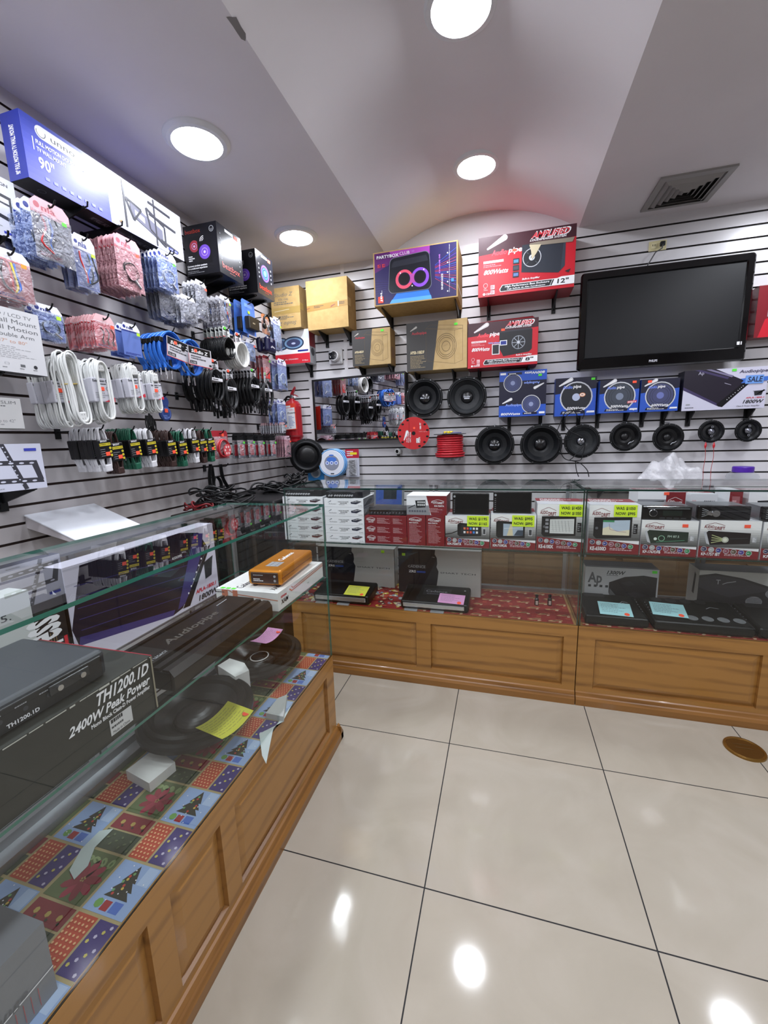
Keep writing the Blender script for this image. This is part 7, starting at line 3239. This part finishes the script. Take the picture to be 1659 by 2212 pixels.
def top_ap4(p, W, D_):
    for k in range(4):
        p.ell(.43+.155*k, .22, .058, M('7a7c7e', .4))
        for j in range(6):
            p.line([(.385+.155*k, .12+.04*j), (.475+.155*k, .12+.04*j)], .0015, M('2a2b2d', .4))
        p.ell(.18+.16*k, .88, .06, M('1e1f22', .3))
    p.line([(.66, .60), (.72, .68), (.80, .64)], .003, LGRY)
    for k in range(5):
        p.ell(.98, .30+.1*k, .006, LGRY)
        p.ell(.02, .30+.1*k, .006, LGRY)


a1, a2 = U(1262, 1345, 2, ZB+.002), U(1396, 1352, 2, ZB+.002)
flat_amp('black car amplifier with a blue note card, just right of the counter joint', max(a1.x, BXJ+.02), a2.x, -1.04, -.80, .05, .10, top_ap, False, (-.07, .015, .14, .10, CBL, -.06))
a1, a2 = U(1402, 1356, 2, ZB+.002), U(1637, 1385, 2, ZB+.002)
flat_amp('wide black car amplifier with four round grilles and a blue note card', a2.x-.42 if a2.x-a1.x > .5 else a1.x+.01, a2.x, -1.045, -.80, .05, .10, top_ap4, False, (-.185, .055, .14, .10, CBL, -.10))
flat_amp('black car amplifier cut off by the right picture edge', a2.x+.012, a2.x+.40, -1.04, -.80, .05, .10, top_ap, False)


def art_1300(p, W, Hh):
    p.rect(0, 0, 1, 1, M('bdbdc0', .45))
    D_ = M('221f24', .35)
    p.text('Ap', .04, .60, .26, M('5a5b60', .3), w=.2, bold=True)
    p.text('1300W', .30, .83, .09, PB, w=.24, bold=True, sh=.35)
    p.small(.30, .79, .56, .815, 1, PB)
    for k in range(4):
        p.rect(.05+.08*k, .48, .09+.08*k, .54, GRY)
    p.poly([(.34, .62), (.55, .78), (.80, .84), (.98, .80), (.98, 0), (.42, 0), (.34, .36)], D_)
    p.poly([(.50, .62), (.62, .68), (.70, .60), (.60, .54)], M('2e2b32', .3))
    p.poly([(.56, .34), (.70, .42), (.86, .34), (.74, .26)], M('2e2b32', .3))
    for k in range(6):
        p.line([(.35, .46-.03*k), (.46, .24-.03*k)], .0014, LGRY)
    p.line([(.76, .74), (.84, .62)], .002, GRY)


def side_1300(mb, W, dep, Hh):
    p = mb.face((W/2+.0003, -dep/2, 0), (0, 1, 0), (0, 0, 1), dep, Hh)
    p.rect(0, 0, 1, 1, M('b4b4b8', .45))
    p = mb.face((-W/2, -dep/2, Hh+.0003), (1, 0, 0), (0, 1, 0), W, dep)
    p.rect(0, 0, 1, 1, M('2c2c30', .4))
    p.line([(0, .1), (1, .1)], .006, M('8a8c90', .4))


yy = -.785
a_, b_ = U(1263, 1260, 1, yy), U(1422, 1260, 1, yy)
h_ = min(U(1340, 1228, 1, yy).z-ZB, .30)
t, W, Hh = deck_box('amplifier_carton', 'white and black carton reading 1300W behind the flat amplifiers', max(a_.x, BXJ+.015), b_.x, yy, .12, h_, art_1300, GYB, side_1300)
sticker(t, W*.44, -.062, Hh*.94, GRS)


def art_big(p, W, Hh):
    p.rect(0, 0, 1, 1, M('b4b3b0', .45))
    D_ = M('2a282c', .35)
    p.poly([(0, 0), (0, .88), (.15, .94), (.40, .86), (.70, .66), (.92, .40), (.96, .1), (.9, 0)], D_)
    p.poly([(0, .82), (.15, .90), (.40, .82), (.66, .62), (.3, .4), (0, .6)], M('3a383e', .35))
    for cx, cz, r_ in ((.34, .10, .12), (.52, .34, .12), (.68, .54, .11)):
        p.ell(cx, cz, r_*.62, M('8a8a8e', .4), r_)
        for j in range(6):
            p.line([(cx-r_*.55, cz-r_*.6+.26*r_*j), (cx+r_*.55, cz-r_*.6+.26*r_*j)], .002, D_)
    p.text('T', .16, .70, .10, LGRY, w=.04, bold=True)
    p.line([(.22, .70), (.26, .74), (.34, .78)], .004, LGRY)


def side_big(mb, W, dep, Hh):
    p = mb.face((-W/2-.0003, dep/2, 0), (0, -1, 0), (0, 0, 1), dep, Hh)
    p.rect(0, 0, 1, 1, M('c0bfba', .45))
    p.poly([(.5, .4), (.6, .9), (.75, .85), (.68, .38)], GRY)
    p = mb.face((-W/2, -dep/2, Hh+.0003), (1, 0, 0), (0, 1, 0), W, dep)
    p.rect(0, 0, 1, 1, M('5a5b60', .4))


a_ = U(1508, 1265, 1, yy)
h_ = min(U(1508, 1232, 1, yy).z-ZB, .31)
deck_box('amplifier_carton', 'big carton picturing an amplifier with round grilles at the right edge', a_.x, a_.x+.45, yy, .12, h_, art_big, GYB, side_big)

# two tiny bottles on the red paper
for px, lb in ((1159, 'left'), (1187, 'right')):
    c_ = U(px, 1307, 2, ZB+.002)
    t = thing('small_bottle', 'tiny dark bottle standing on the red paper, the %s one of two' % lb, 'bottle', c_, group='tiny dark bottles')
    mb = MB()
    mb.lathe([(.0005, 0), (.011, 0), (.011, .035), (.006, .042), (.006, .046)], M('2a2022', .15, 0, .7), 16)
    p_ = mb.face((-.006, -.0113, .006), (1, 0, 0), (0, 0, 1), .012, .022)
    p_.rect(0, 0, 1, 1, M('b8a8a0', .4))
    mb.build('bottle_body', t)
    mb = MB()
    mb.lathe([(.008, .046), (.008, .058), (.0005, .058)], BLK, 14)
    mb.build('cap', t)

# ================================================================ LEFT COUNTER CONTENTS
# festive paper along the whole deck
BLP, REDP, PURP, ORP, GRP, GOLD = M('8ea6cc', .5), M('8c2430', .5), M('3a2c6c', .5), M('b0442c', .5), M('3a4430', .5), M('b09a5c', .5)


def kind_fest(p, W, D_, seed):
    """W along the counter, D_ across; repeating patchwork"""
    rg = random.Random(seed)
    cu, cv = .198, .215

    def R_(x0, y0, x1, y1, m_):
        x0, x1 = max(x0, 0), min(x1, W)
        y0, y1 = max(y0, 0), min(y1, D_)
        if x1-x0 > .002 and y1-y0 > .002:
            p.fix = 3 if m_ in (BLP, ORP, PURP, GRP) else 6
            p.rect(x0/W, y0/D_, x1/W, y1/D_, m_)
            return True

    def inside(x, y, m_=.0):
        return m_ < x < W-m_ and m_ < y < D_-m_

    def E(x, y, r_, m_, ry=None, a=0, seg=8):
        if inside(x, y, r_):
            p.fix = 9+(p.k % 4)*2+(14 if r_ < .0045 else 0)
            p.k += 1
            clipell(p, x, y, r_, m_, W, D_, ry, a, seg)

    def T(pts, m_):
        if all(-.03 < x < W+.03 and -.03 < y < D_+.03 for x, y in pts):
            p.fix = 8+p.k % 3
            p.poly([(min(max(x/W, 0), 1), min(max(y/D_, 0), 1)) for x, y in pts], m_)
    for i in range(-1, int(W/cu)+2):
        for j in range(-1, int(D_/cv)+2):
            x, y = i*cu+(j % 2)*cu*.5, j*cv
            # tree patch
            R_(x, y, x+.10, y+.10, BLP)
            R_(x+.062, y+.004, x+.098, y+.03, M('a8bcd8', .5))
            for k in range(9):
                E(x+rg.uniform(.005, .095), y+rg.uniform(.005, .095), .0016, PW, seg=5)
            # tree points along +x
            tr = M('2a2a20', .5)
            for s_, x0, l_ in ((.030, .030, .03), (.025, .045, .03), (.017, .062, .034)):
                T([(x+x0, y+.05-s_), (x+x0+l_, y+.05), (x+x0, y+.05+s_)], tr)
            for k in range(8):
                E(x+.036+.006*k, y+.05+rg.uniform(-.02, .02)*(1-k/10), .0032, M(['b83c34', '6a9a5c', 'c8a848'][k % 3], .5), seg=6)
            R_(x+.006, y+.022, x+.026, y+.044, M('4c6cb8', .5))
            R_(x+.006, y+.048, x+.024, y+.066, M('9c2a2c', .5))
            E(x+.016, y+.076, .009, M('6a9a4c', .5))
            # poinsettia patch
            R_(x, y+.106, x+.10, y+.206, M('5c6a40', .5))
            fx, fy = x+.042, y+.150
            for k in range(9):
                a = 2*PI*k/9
                E(fx+.022*math.cos(a), fy+.022*math.sin(a), .021, M('8a2434' if k % 2 else 'a03044', .5), .009, a, 8)
            for k in range(5):
                E(fx+.004*math.cos(k*1.3), fy+.004*math.sin(k*1.3), .002, GOLD, seg=5)
            for k in range(4):
                E(x+.082, y+.12+.02*k, .011, M('8ea06c', .5), .007, .6*k, 8)
                E(x+.082, y+.12+.02*k, .005, M('5c7444', .5), .002, .6*k, 6)
            # purple star strip / orange dotted strip
            R_(x+.106, y, x+.192, y+.045, PURP)
            for k in range(9):
                E(x+.112+.009*k, y+.008+.028*((k*3) % 4)/3, .0036, M('c0b458' if k % 2 else 'b8b0c8', .5), seg=5)
            R_(x+.106, y+.050, x+.192, y+.10, ORP)
            for a in range(9):
                for b__ in range(5):
                    E(x+.112+.009*a, y+.055+.0095*b__+(a % 2)*.004, .0026, M('dca878', .5), seg=5)
            # dark green strip with leaves, red ribbon
            R_(x+.106, y+.106, x+.150, y+.206, GRP)
            for k in range(10):
                E(x+.113+.03*((k*7) % 10)/10, y+.112+.009*k, .004, M('5c6848', .5), .0025, k, 6)
            R_(x+.154, y+.106, x+.192, y+.206, M('80202a', .5))
            for k in range(3):
                E(x+.172, y+.125+.03*k, .006, M('b0984c', .5), seg=6)
                E(x+.163, y+.118+.03*k, .003, M('26301c', .5), seg=6)


LXB = LX-.447
deck_paper('festive wrapping paper with trees and red flowers lining the left counter deck', 0, LL-.012, 0, .333, M('a8986c', .5), kind_fest, PI/2, (LX-.008, LYF-LL+.004, ZB+.0005), 4)

# torn corners of plain paper near the front glass
for k, (pp, lb) in enumerate((([(560, 1585), (610, 1560), (632, 1520), (590, 1575), (575, 1650), (566, 1632)], 'torn white paper scrap by the front glass beside the yellow card'),
                              ([(175, 1835), (215, 1795), (245, 1790), (205, 1830), (190, 1870), (160, 1900), (150, 1880)], 'torn white paper strip lying on the festive paper near the viewer'))):
    P = [U(a, b_, 2, ZB+.0045) for a, b_ in pp]
    o_ = P[0]
    mb = MB()
    mb.prism([((q_-o_).x, (q_-o_).y) for q_ in P], 'z', -.0006, .0004, M('b8c4c0', .6))
    tag(mb.build('paper_scrap'), lb, 'paper', o_)


def foam(label, pix, z, h_, loc_z=ZB+.003, col='dcdcd8'):
    P = [U(a, b_, 2, loc_z+h_) for a, b_ in pix]
    c_ = sum(P, Vector())/len(P)
    c_.z = loc_z
    mb = MB()
    pts = [((q_-c_).x, (q_-c_).y) for q_ in P]
    mb.prism(pts, 'z', 0, h_, M(col, .7))
    return tag(mb.build('foam_block'), label, 'foam block', c_)


foam('white foam block under the near edge of the nearer subwoofer', [(272, 1664), (322, 1692), (378, 1646), (335, 1616)], 0, .028)
foam('white foam piece between the two subwoofers', [(470, 1438), (508, 1462), (538, 1448), (528, 1432), (496, 1422)], 0, .10)
foam('small clear grey tray near the front glass beside the nearer subwoofer', [(574, 1540), (612, 1548), (620, 1500), (600, 1508)], 0, .02, col='b8bcb8')


# subwoofers lying tilted on the deck
def sub(label, c, r_, tiltx, tilty, depth, capr, card=None, ringcol=None, col='1c1714'):
    t = thing('subwoofer', label, 'loudspeaker', c, rot=(tiltx, tilty, 0))
    SB = M(col, .4, 0, .35)
    mb = MB()
    mb.lathe([(r_*.9, -.012), (r_, -.012), (r_, 0), (r_*.96, .006), (r_*.88, .006)], SB, 48)
    mb.build('rim', t)
    mb = MB()
    mb.lathe([(r_*.88, .005), (r_*.85, .016), (r_*.80, .020), (r_*.74, .014), (r_*.70, .004)], M('141210', .5, 0, .3), 48)
    mb.build('surround', t)
    mb = MB()
    mb.lathe([(r_*.70, .004), (r_*.55, -depth*.4), (r_*capr, -depth)], M('201a17' if col != '141414' else '181818', .28, 0, .4), 48)
    mb.build('cone', t)
    mb = MB()
    rc = r_*capr
    mb.lathe([(rc*math.cos(a), -depth+rc*.45*math.sin(a)) for a in [i*PI/2/8 for i in range(8)]]+[(.0005, -depth+rc*.45)], M('181412', .3, 0, .4), 32)
    if ringcol:
        mb.lathe([(rc*.62, -depth+rc*.40), (rc*.55, -depth+rc*.42)], ringcol, 32)
    mb.build('dust_cap', t)
    mb = MB()
    hb_ = .062
    mb.lathe([(r_*.9, -.012), (r_*.55, -hb_*.5), (r_*.52, -hb_*.55), (r_*.52, -hb_), (.0005, -hb_)], M('1c1c1e', .5), 32)
    mb.build('basket', t)
    if card:
        cx, cy, cw, ch, cr, cc, zz = card
        mb = MB()
        mb.T = Matrix.Translation((cx, cy, zz)) @ Matrix.Rotation(cr, 4, 'Z')
        # slightly curled card
        n_ = 6
        va = []
        for i in range(n_+1):
            u_ = i/n_
            zc = .012*(u_-.5)**2*4
            va += [(cw*u_, 0, zc), (cw*u_, ch, zc)]
        mb.add(va, [(2*i, 2*i+2, 2*i+3, 2*i+1) for i in range(n_)], cc, True)
        vb = [(x, y, z-.0006) for x, y, z in va]
        mb.add(vb, [(2*i+1, 2*i+3, 2*i+2, 2*i) for i in range(n_)], cc, True)
        p_ = mb.face((0, 0, .0125), (1, 0, 0), (0, 1, 0), cw, ch)
        mb.build('note_card', t, 'handwritten note card')
        mb = MB()
        mb.T = Matrix.Translation((cx, cy, zz)) @ Matrix.Rotation(cr, 4, 'Z')
        rg = random.Random(5)
        for j in range(8):
            y_ = ch*(.88-.1*j)
            x_ = cw*.06
            while x_ < cw*.86:
                l_ = rg.uniform(.04, .12)*cw
                f = lambda q__: .012*(q__/cw-.5)**2*4+.0004
                mb.poly([(x_, y_, f(x_)), (x_+l_, y_, f(x_+l_)), (x_+l_, y_+.0012, f(x_+l_)), (x_, y_+.0012, f(x_))], M('6a6a4a', .6))
                x_ += l_*1.3
        mb.disc((cw*.88, ch*.16, .012*.38**2*4+.0008), .011, (0, 0, 1), ORS, 12)
        mb.build('handwriting', t)
    return t


sub('black subwoofer with a pink note card, at the far end of the left counter', (.80, -1.752, ZB+.074), .166, .05, -.03, .035, .36, (.022, .022, .118, .078, 1.47, CPK, .022), M('b8b4b0', .4))
sub('large black subwoofer with a yellow note card, nearest in the left counter', (.80, -2.105, ZB+.076), .172, .06, .02, .03, .42, (.192, -.125, .122, .104, 1.40, CYL_, .028), None, '141414')

# black amplifier lying on its box, near left
zt = ZS+.118
tx0, tx1 = .70, 1.020
t = thing('amplifier_carton', 'black carton reading 2400W Peak Power on the left counter shelf', 'box', ((tx0+tx1)/2, -2.445-.30, ZS+.001), PI/2)
W, D_ = .60, tx1-tx0
mb = MB()
K = M('262824', .45)
mb.box(-W/2, W/2, -D_/2, D_/2, 0, .117, K)
mb.build('box_body', t)
mb = MB()
p_ = mb.front(-W/2, W/2, -D_/2-.0004, 0, .117)
p_.text('TH1200.1D', .785, .735, .19, PW, w=.195, bold=True, sh=.3)
p_.text('2400W Peak Power', .70, .54, .14, PW, w=.28, bold=True, sh=.3)
p_.text('Mono Block Class-D Power Amplifier', .765, .44, .065, PW, w=.215, bold=True)
p_.rect(.82, .10, .90, .38, M('c4c4c4', .5))
p_.small(.825, .29, .895, .36, 1, PB, .9)
p_.small(.825, .20, .895, .27, 1, GRY)
p_.text('Made in China', .828, .12, .05, PB, w=.06)
rg = random.Random(9)
# scuffed edges
x_ = 0
while x_ < 1:
    l_ = rg.uniform(.01, .06)
    p_.rect(x_, .985-rg.uniform(0, .02), min(x_+l_, 1), 1, M('b8b8b0', .6))
    x_ += l_+rg.uniform(0, .015)
p_.rect(.994, 0, 1, 1, M('8a8470', .6))
mb.build('printed_front', t)
mb = MB()
mb.prism([(-D_/2, .110), (D_/2, .110), (D_/2, .1172), (-D_/2, .1172)], 'x', W/2+.0004, W/2+.003, M('8c2030', .4))
mb.build('red_flap_edge', t)
zA = ZS+.119
c1_, c2_ = U(232, 1399, 2, zA+.052), U(109, 1383, 2, zA+.052)
t = thing('car_amplifier', 'black car amplifier lying on the 2400W carton, nearest on the shelf', 'amplifier', (.886, -2.768, zA), PI/2)
mb = MB()
AW, AD = .50, .215
mb.bbox(-AW/2, AW/2, -AD/2, AD/2, 0, .052, M('33373c', .38, 0, .5), .010, 3)
mb.build('housing', t)
mb = MB()
mb.bbox(-AW/2+.012, AW/2-.012, -AD/2-.003, -AD/2+.004, .004, .044, M('1c1e20', .4), .002)
p_ = mb.front(-AW/2+.012, AW/2-.012, -AD/2-.0033, .004, .044)
p_.text('TH1200.1D', .66, .14, .16, PW, w=.10, bold=True)
p_.small(.3, .14, .48, .24, 1, LGRY)
for k in range(6):
    p_.ell(.42+.075*k, .55, .008, GRY)
    p_.small(.39+.075*k, .75, .45+.075*k, .85, 1, LGRY)
p_.text('MTX', .10, .12, .3, PW, w=.06, bold=True)
mb.build('control_panel', t)
mb = MB()
mb.bbox(AW*.28, AW*.42, -AD/2-.008, -AD/2-.0035, .022, .04, M('26282a', .3), .002)
for k in range(2):
    mb.cyl((AW*.31+.04*k, -AD/2-.0082, .031), (AW*.31+.04*k, -AD/2-.012, .031), .005, CHROME, 12)
mb.build('connector_block', t)

# long ribbed amplifier
t = thing('car_amplifier', 'long brown black ribbed car amplifier in the middle of the left counter shelf', 'amplifier', (.918, -2.185, ZS+.001), PI/2)
AW, AD = .415, .205
mb = MB()
prof = [(-AD/2, .0), (-AD/2, .035), (-AD/2+.012, .050), (-AD/2+.030, .050), (-AD/2+.032, .044), (-AD/2+.038, .044), (-AD/2+.040, .052), (-AD/2+.056, .052), (-AD/2+.058, .045), (-AD/2+.064, .045), (-AD/2+.066, .055),
        (AD/2-.040, .055), (AD/2-.038, .047), (AD/2-.032, .047), (AD/2-.030, .055), (AD/2-.016, .053), (AD/2, .038), (AD/2, 0)]
mb.prism(prof, 'x', -AW/2, AW/2, M('262220', .3, .3, .6))
p_ = mb.face((-AW/2, -AD/2+.068, .0553), (1, 0, 0), (0, 1, 0), AW, AD-.11)
p_.text('Audiopipe', .22, .34, .26, M('4c4844', .35), w=.48, bold=True, sh=.2)
p_.line([(.80, .78), (.93, .82)], .003, LGRY)
p_.text('D-1 LEGACY', .02, .08, .10, LGRY, w=.14)
mb.build('heat_sink', t)
mb = MB()
for k in range(5):
    mb.box(AW/2+.0002, AW/2+.003, -AD/2+.008, AD/2-.008, .006+.009*k, .010+.009*k, M('3a3532', .4))
mb.build('end_fins', t)
mb = MB()
mb.box(-AW/2-.003, -AW/2-.0002, -AD/2+.01, AD/2-.01, .004, .045, BLK)
mb.build('end_cap', t)
mb = MB()
mb.box(-AW/2, AW/2, AD/2+.0002, AD/2+.008, .006, .012, M('a8a8ac', .25, .8))
mb.build('side_rail', t)

# white box at the far end with the orange amplifier
yA, yB = -1.945, -1.592
t = thing('amplifier_carton', 'flat white carton with orange stripes under the orange amplifier', 'box', (.905, (yA+yB)/2, ZS+.001), PI/2)
W, D_ = yB-yA, .236
hb_ = .062
mb = MB()
WB = M('dcdcda', .4)
mb.box(-W/2, W/2, -D_/2, D_/2, 0, hb_, WB)
mb.build('box_body', t)
OS = M('c07860', .4)
mb = MB()
p_ = mb.front(-W/2, W/2, -D_/2-.0004, 0, hb_)
p_.text('xtreme', .05, .62, .16, RED, w=.11, bold=True)
p_.text('XAM', .05, .28, .24, PB, w=.13, bold=True, sh=.2)
p_.line([(.22, .80), (.26, .62), (1, .78)], .004, OS)
p_.line([(.26, .88), (.29, .74), (1, .90)], .003, OS)
p_.small(.6, .35, .66, .4, 1, GRY)
mb.build('printed_front', t)
mb = MB()
p_ = mb.face((-W/2-.0004, D_/2, 0), (0, -1, 0), (0, 0, 1), D_, hb_)
p_.line([(.20, 1), (.32, .78), (1, .60)], .003, OS)
p_.rect(.1, .6, .2, 1, OS)
p_.rect(.28, .6, .36, 1, OS)
p_.small(.0, .80, .24, .9, 1, GRY)
mb.build('printed_end', t)
mb = MB()
p_ = mb.face((-W/2, -D_/2, hb_+.0004), (1, 0, 0), (0, 1, 0), W, D_)
p_.text('Cadence', .96, .5, .12, M('5a5c66', .4), w=.25, al='r')
p_.text('XAM', .07, .10, .09, PB, w=.12)
p_.text('Cadence', .06, .62, .12, M('3a3c46', .4), w=.22)
for k in range(3):
    p_.rect(.015, .70+.09*k, .05, .765+.09*k, GRS)
mb.build('printed_top', t)
zO = ZS+.001+hb_+.006
P4 = [U(*q_, 2, zO+.052) for q_ in [(533, 1228), (606, 1236), (674, 1188), (615, 1185)]]
cO = sum(P4, Vector())/4
LO = (P4[2]-P4[1]).length
WO = ((P4[1]-P4[0]).length+(P4[2]-P4[3]).length)/2*.96
aO = math.atan2(P4[2].y-P4[1].y, P4[2].x-P4[1].x)
t = thing('car_amplifier', 'glossy orange metal car amplifier on the flat white carton', 'amplifier', (cO.x, cO.y, zO-.005), aO)
OM = M('d4851f', .24, .5, .6)
mb = MB()
mb.bbox(-LO/2, LO/2, -WO/2, WO/2, .005, .057, OM, .010, 3)
mb.box(-LO/2+.004, LO/2-.004, -WO/2-.0006, -WO/2+.001, .029, .032, M('7a4010', .4))
mb.build('housing', t)
mb = MB()
p_ = mb.face((-LO/2, -WO/2, .0573), (1, 0, 0), (0, 1, 0), LO, WO)
p_.text('Cadence', .42, .42, .16, PW, w=.38, bold=True)
p_.rect(.17, .28, .36, .66, M('9a9a9c', .3))
for i in range(4):
    for j in range(2):
        p_.ell(.20+.043*i, .38+.17*j, .010, M('3c4c78', .4))
mb.build('top_print', t)
mb = MB()
mb.bbox(-LO/2-.002, -LO/2+.004, -WO/2+.012, WO/2-.012, .011, .050, M('3a2a22', .3), .003)
p_ = mb.face((-LO/2-.0023, WO/2-.012, .011), (0, -1, 0), (0, 0, 1), WO-.024, .039)
p_.small(.1, .2, .5, .5, 2, PW)
p_.small(.1, .7, .7, .85, 1, LGRY)
for z_ in (.3, .7):
    p_.ell(.88, z_, .045, LGRY)
mb.build('control_panel', t)
for sx in (-LO/2+.012, LO/2-.02):
    for sy in (-WO/2+.02, WO/2-.02):
        mb = MB()
        mb.cyl((sx, sy, 0), (sx, sy, .006), .008, BLK, 10)
        mb.build('foot', t)

# big white carton with the purple amplifier picture, standing at the back of the shelf
def art_apla(p, W, Hh):
    p.rect(0, 0, 1, 1, M('c6c2d2', .4))
    D1, D2 = M('191426', .3), M('3c3570', .3)
    p.poly([(0, .40), (.08, .98), (.70, 1.0), (.86, .93), (.93, .70), (.66, .05), (.58, .02), (.02, .22)], D1)
    p.poly([(.02, .22), (.58, .02), (.60, .08), (.03, .30)], D2)
    for k in range(5):
        p.line([(.04, .36+.11*k), (.66+.03*k, .20+.12*k)], .0018, D2)
    p.poly([(.62, .06), (.70, .10), (.86, .62), (.90, .90), (.82, .94)], D2)
    p.poly([(.66, .04), (.93, .70), (.96, .72), (.72, .03)], M('0c0a12', .3))
    for k in range(6):
        p.ell(.72+.028*k, .20+.075*k, .006, PW)
    p.text('AUDIOPIPE', .62, .70, .03, PW, w=.08, bold=True)
    p.text('APLA-1800.1', .78, .14, .05, RED, w=.19, bold=True, sh=.2)
    p.poly([(.86, .50), (.97, .56), (.96, .50), (.94, .30), (.88, .28), (.88, .48)], PB)
    p.text('1800W', .80, .03, .07, PB, w=.18, bold=True, sh=.3)


def side_w0(mb, W, dep, Hh):
    p = mb.face((-W/2-.0003, dep/2, 0), (0, -1, 0), (0, 0, 1), dep, Hh)
    p.rect(0, 0, 1, 1, M('1a181c', .5))
    p.text('Legacy', .6, .1, .10, PW, w=3, bold=True, rot=PI/2)


xw = .705
y0_, y1_ = U(152, 1343, 0, xw).y, U(473, 1273, 0, xw).y
t, W, Hh = lbox('amplifier_carton', 'large white carton picturing a purple black amplifier, standing on the left counter shelf', xw, y0_, y1_, ZS+.001, ZS+.265, .06, M('c6c2d2', .4), art_apla, side_w0)


def art_nia(p, W, Hh):
    p.rect(0, 0, 1, 1, M('c2c6c4', .45))
    p.poly([(.0, .55), (.3, .58), (.3, .80), (.0, .82)], M('4a2c2c', .5))
    p.rect(.60, .1, .98, .36, GRY)
    p.text('nia', .66, .16, .10, PW, w=.2, bold=True)
    for x_ in (.2, .34):
        p.line([(x_, .1), (x_, .5)], .002, GRY)
        p.poly([(x_-.02, .1), (x_, .2), (x_+.02, .1)], GRY)
    p.text('nia', .05, .0, .10, RED, w=.2, bold=True)
    p.text('for only 45.', .55, .78, .06, GRY, w=.35)
    p.small(.5, .48, .95, .58, 2, LGRY)
    p.rect(.35, .70, .48, .76, M('f08a80', .5))


lbox('stand_carton', 'pale carton with small drawings at the back of the near shelf end', .70, -2.86, y0_-.075, ZS+.001, ZS+.24, .06, M('b8bcb8', .45), art_nia)


def art_exp(p, W, Hh):
    p.rect(0, 0, 1, 1, M('1c1718', .45))
    for k in range(5):
        p.line([(.2+.09*k, .1), (.2+.09*k, .6)], .001, M('a88a5a', .4))
    p.text('Express', .72, .1, .5, PW, w=2.2, bold=True, rot=PI/2)
    p.rect(.82, .1, .95, .5, RED)


lbox('dark_carton', 'narrow dark carton standing between the pale and the large white cartons', .70, y0_-.07, y0_-.006, ZS+.001, ZS+.20, .06, M('1c1718', .45), art_exp)

# grey printed carton on the deck, nearest the viewer
t = thing('grey_carton', 'grey carton with red markings on the left counter deck, nearest the viewer', 'box', (.86, -2.95, ZB+.003), PI/2)
mb = MB()
GC = M('77797e', .4)
W, D_, Hh = .49, .30, .14
mb.box(-W/2, W/2, -D_/2, D_/2, 0, Hh, GC)
mb.build('box_body', t)
mb = MB()
p_ = mb.front(-W/2, W/2, -D_/2-.0004, 0, Hh)
p_.poly([(.70, .55), (.74, .62), (.90, .86), (.86, .80)], RED)
p_.poly([(.55, .35), (.68, .45), (.70, .75), (.56, .70)], RED)
p_.poly([(.58, .45), (.66, .50), (.67, .68), (.59, .64)], GC)
for k in range(10):
    p_.line([(.75+.022*k, .05), (.75+.022*k, .30)], .0008, M('b04040', .4))
p_.line([(.70, .34), (1, .36)], .002, PW)
p_.text('Full Range', .72, .36, .10, M('5a5c60', .4), w=.2, sh=.3)
mb.build('printed_front', t)
mb = MB()
p_ = mb.face((-W/2, -D_/2, Hh+.0004), (1, 0, 0), (0, 1, 0), W, D_)
p_.ring(.55, .75, .10, .02, M('2a2b2e', .4))
p_.ring(.55, .75, .06, .012, M('3a3b3e', .4))
mb.build('printed_top', t)
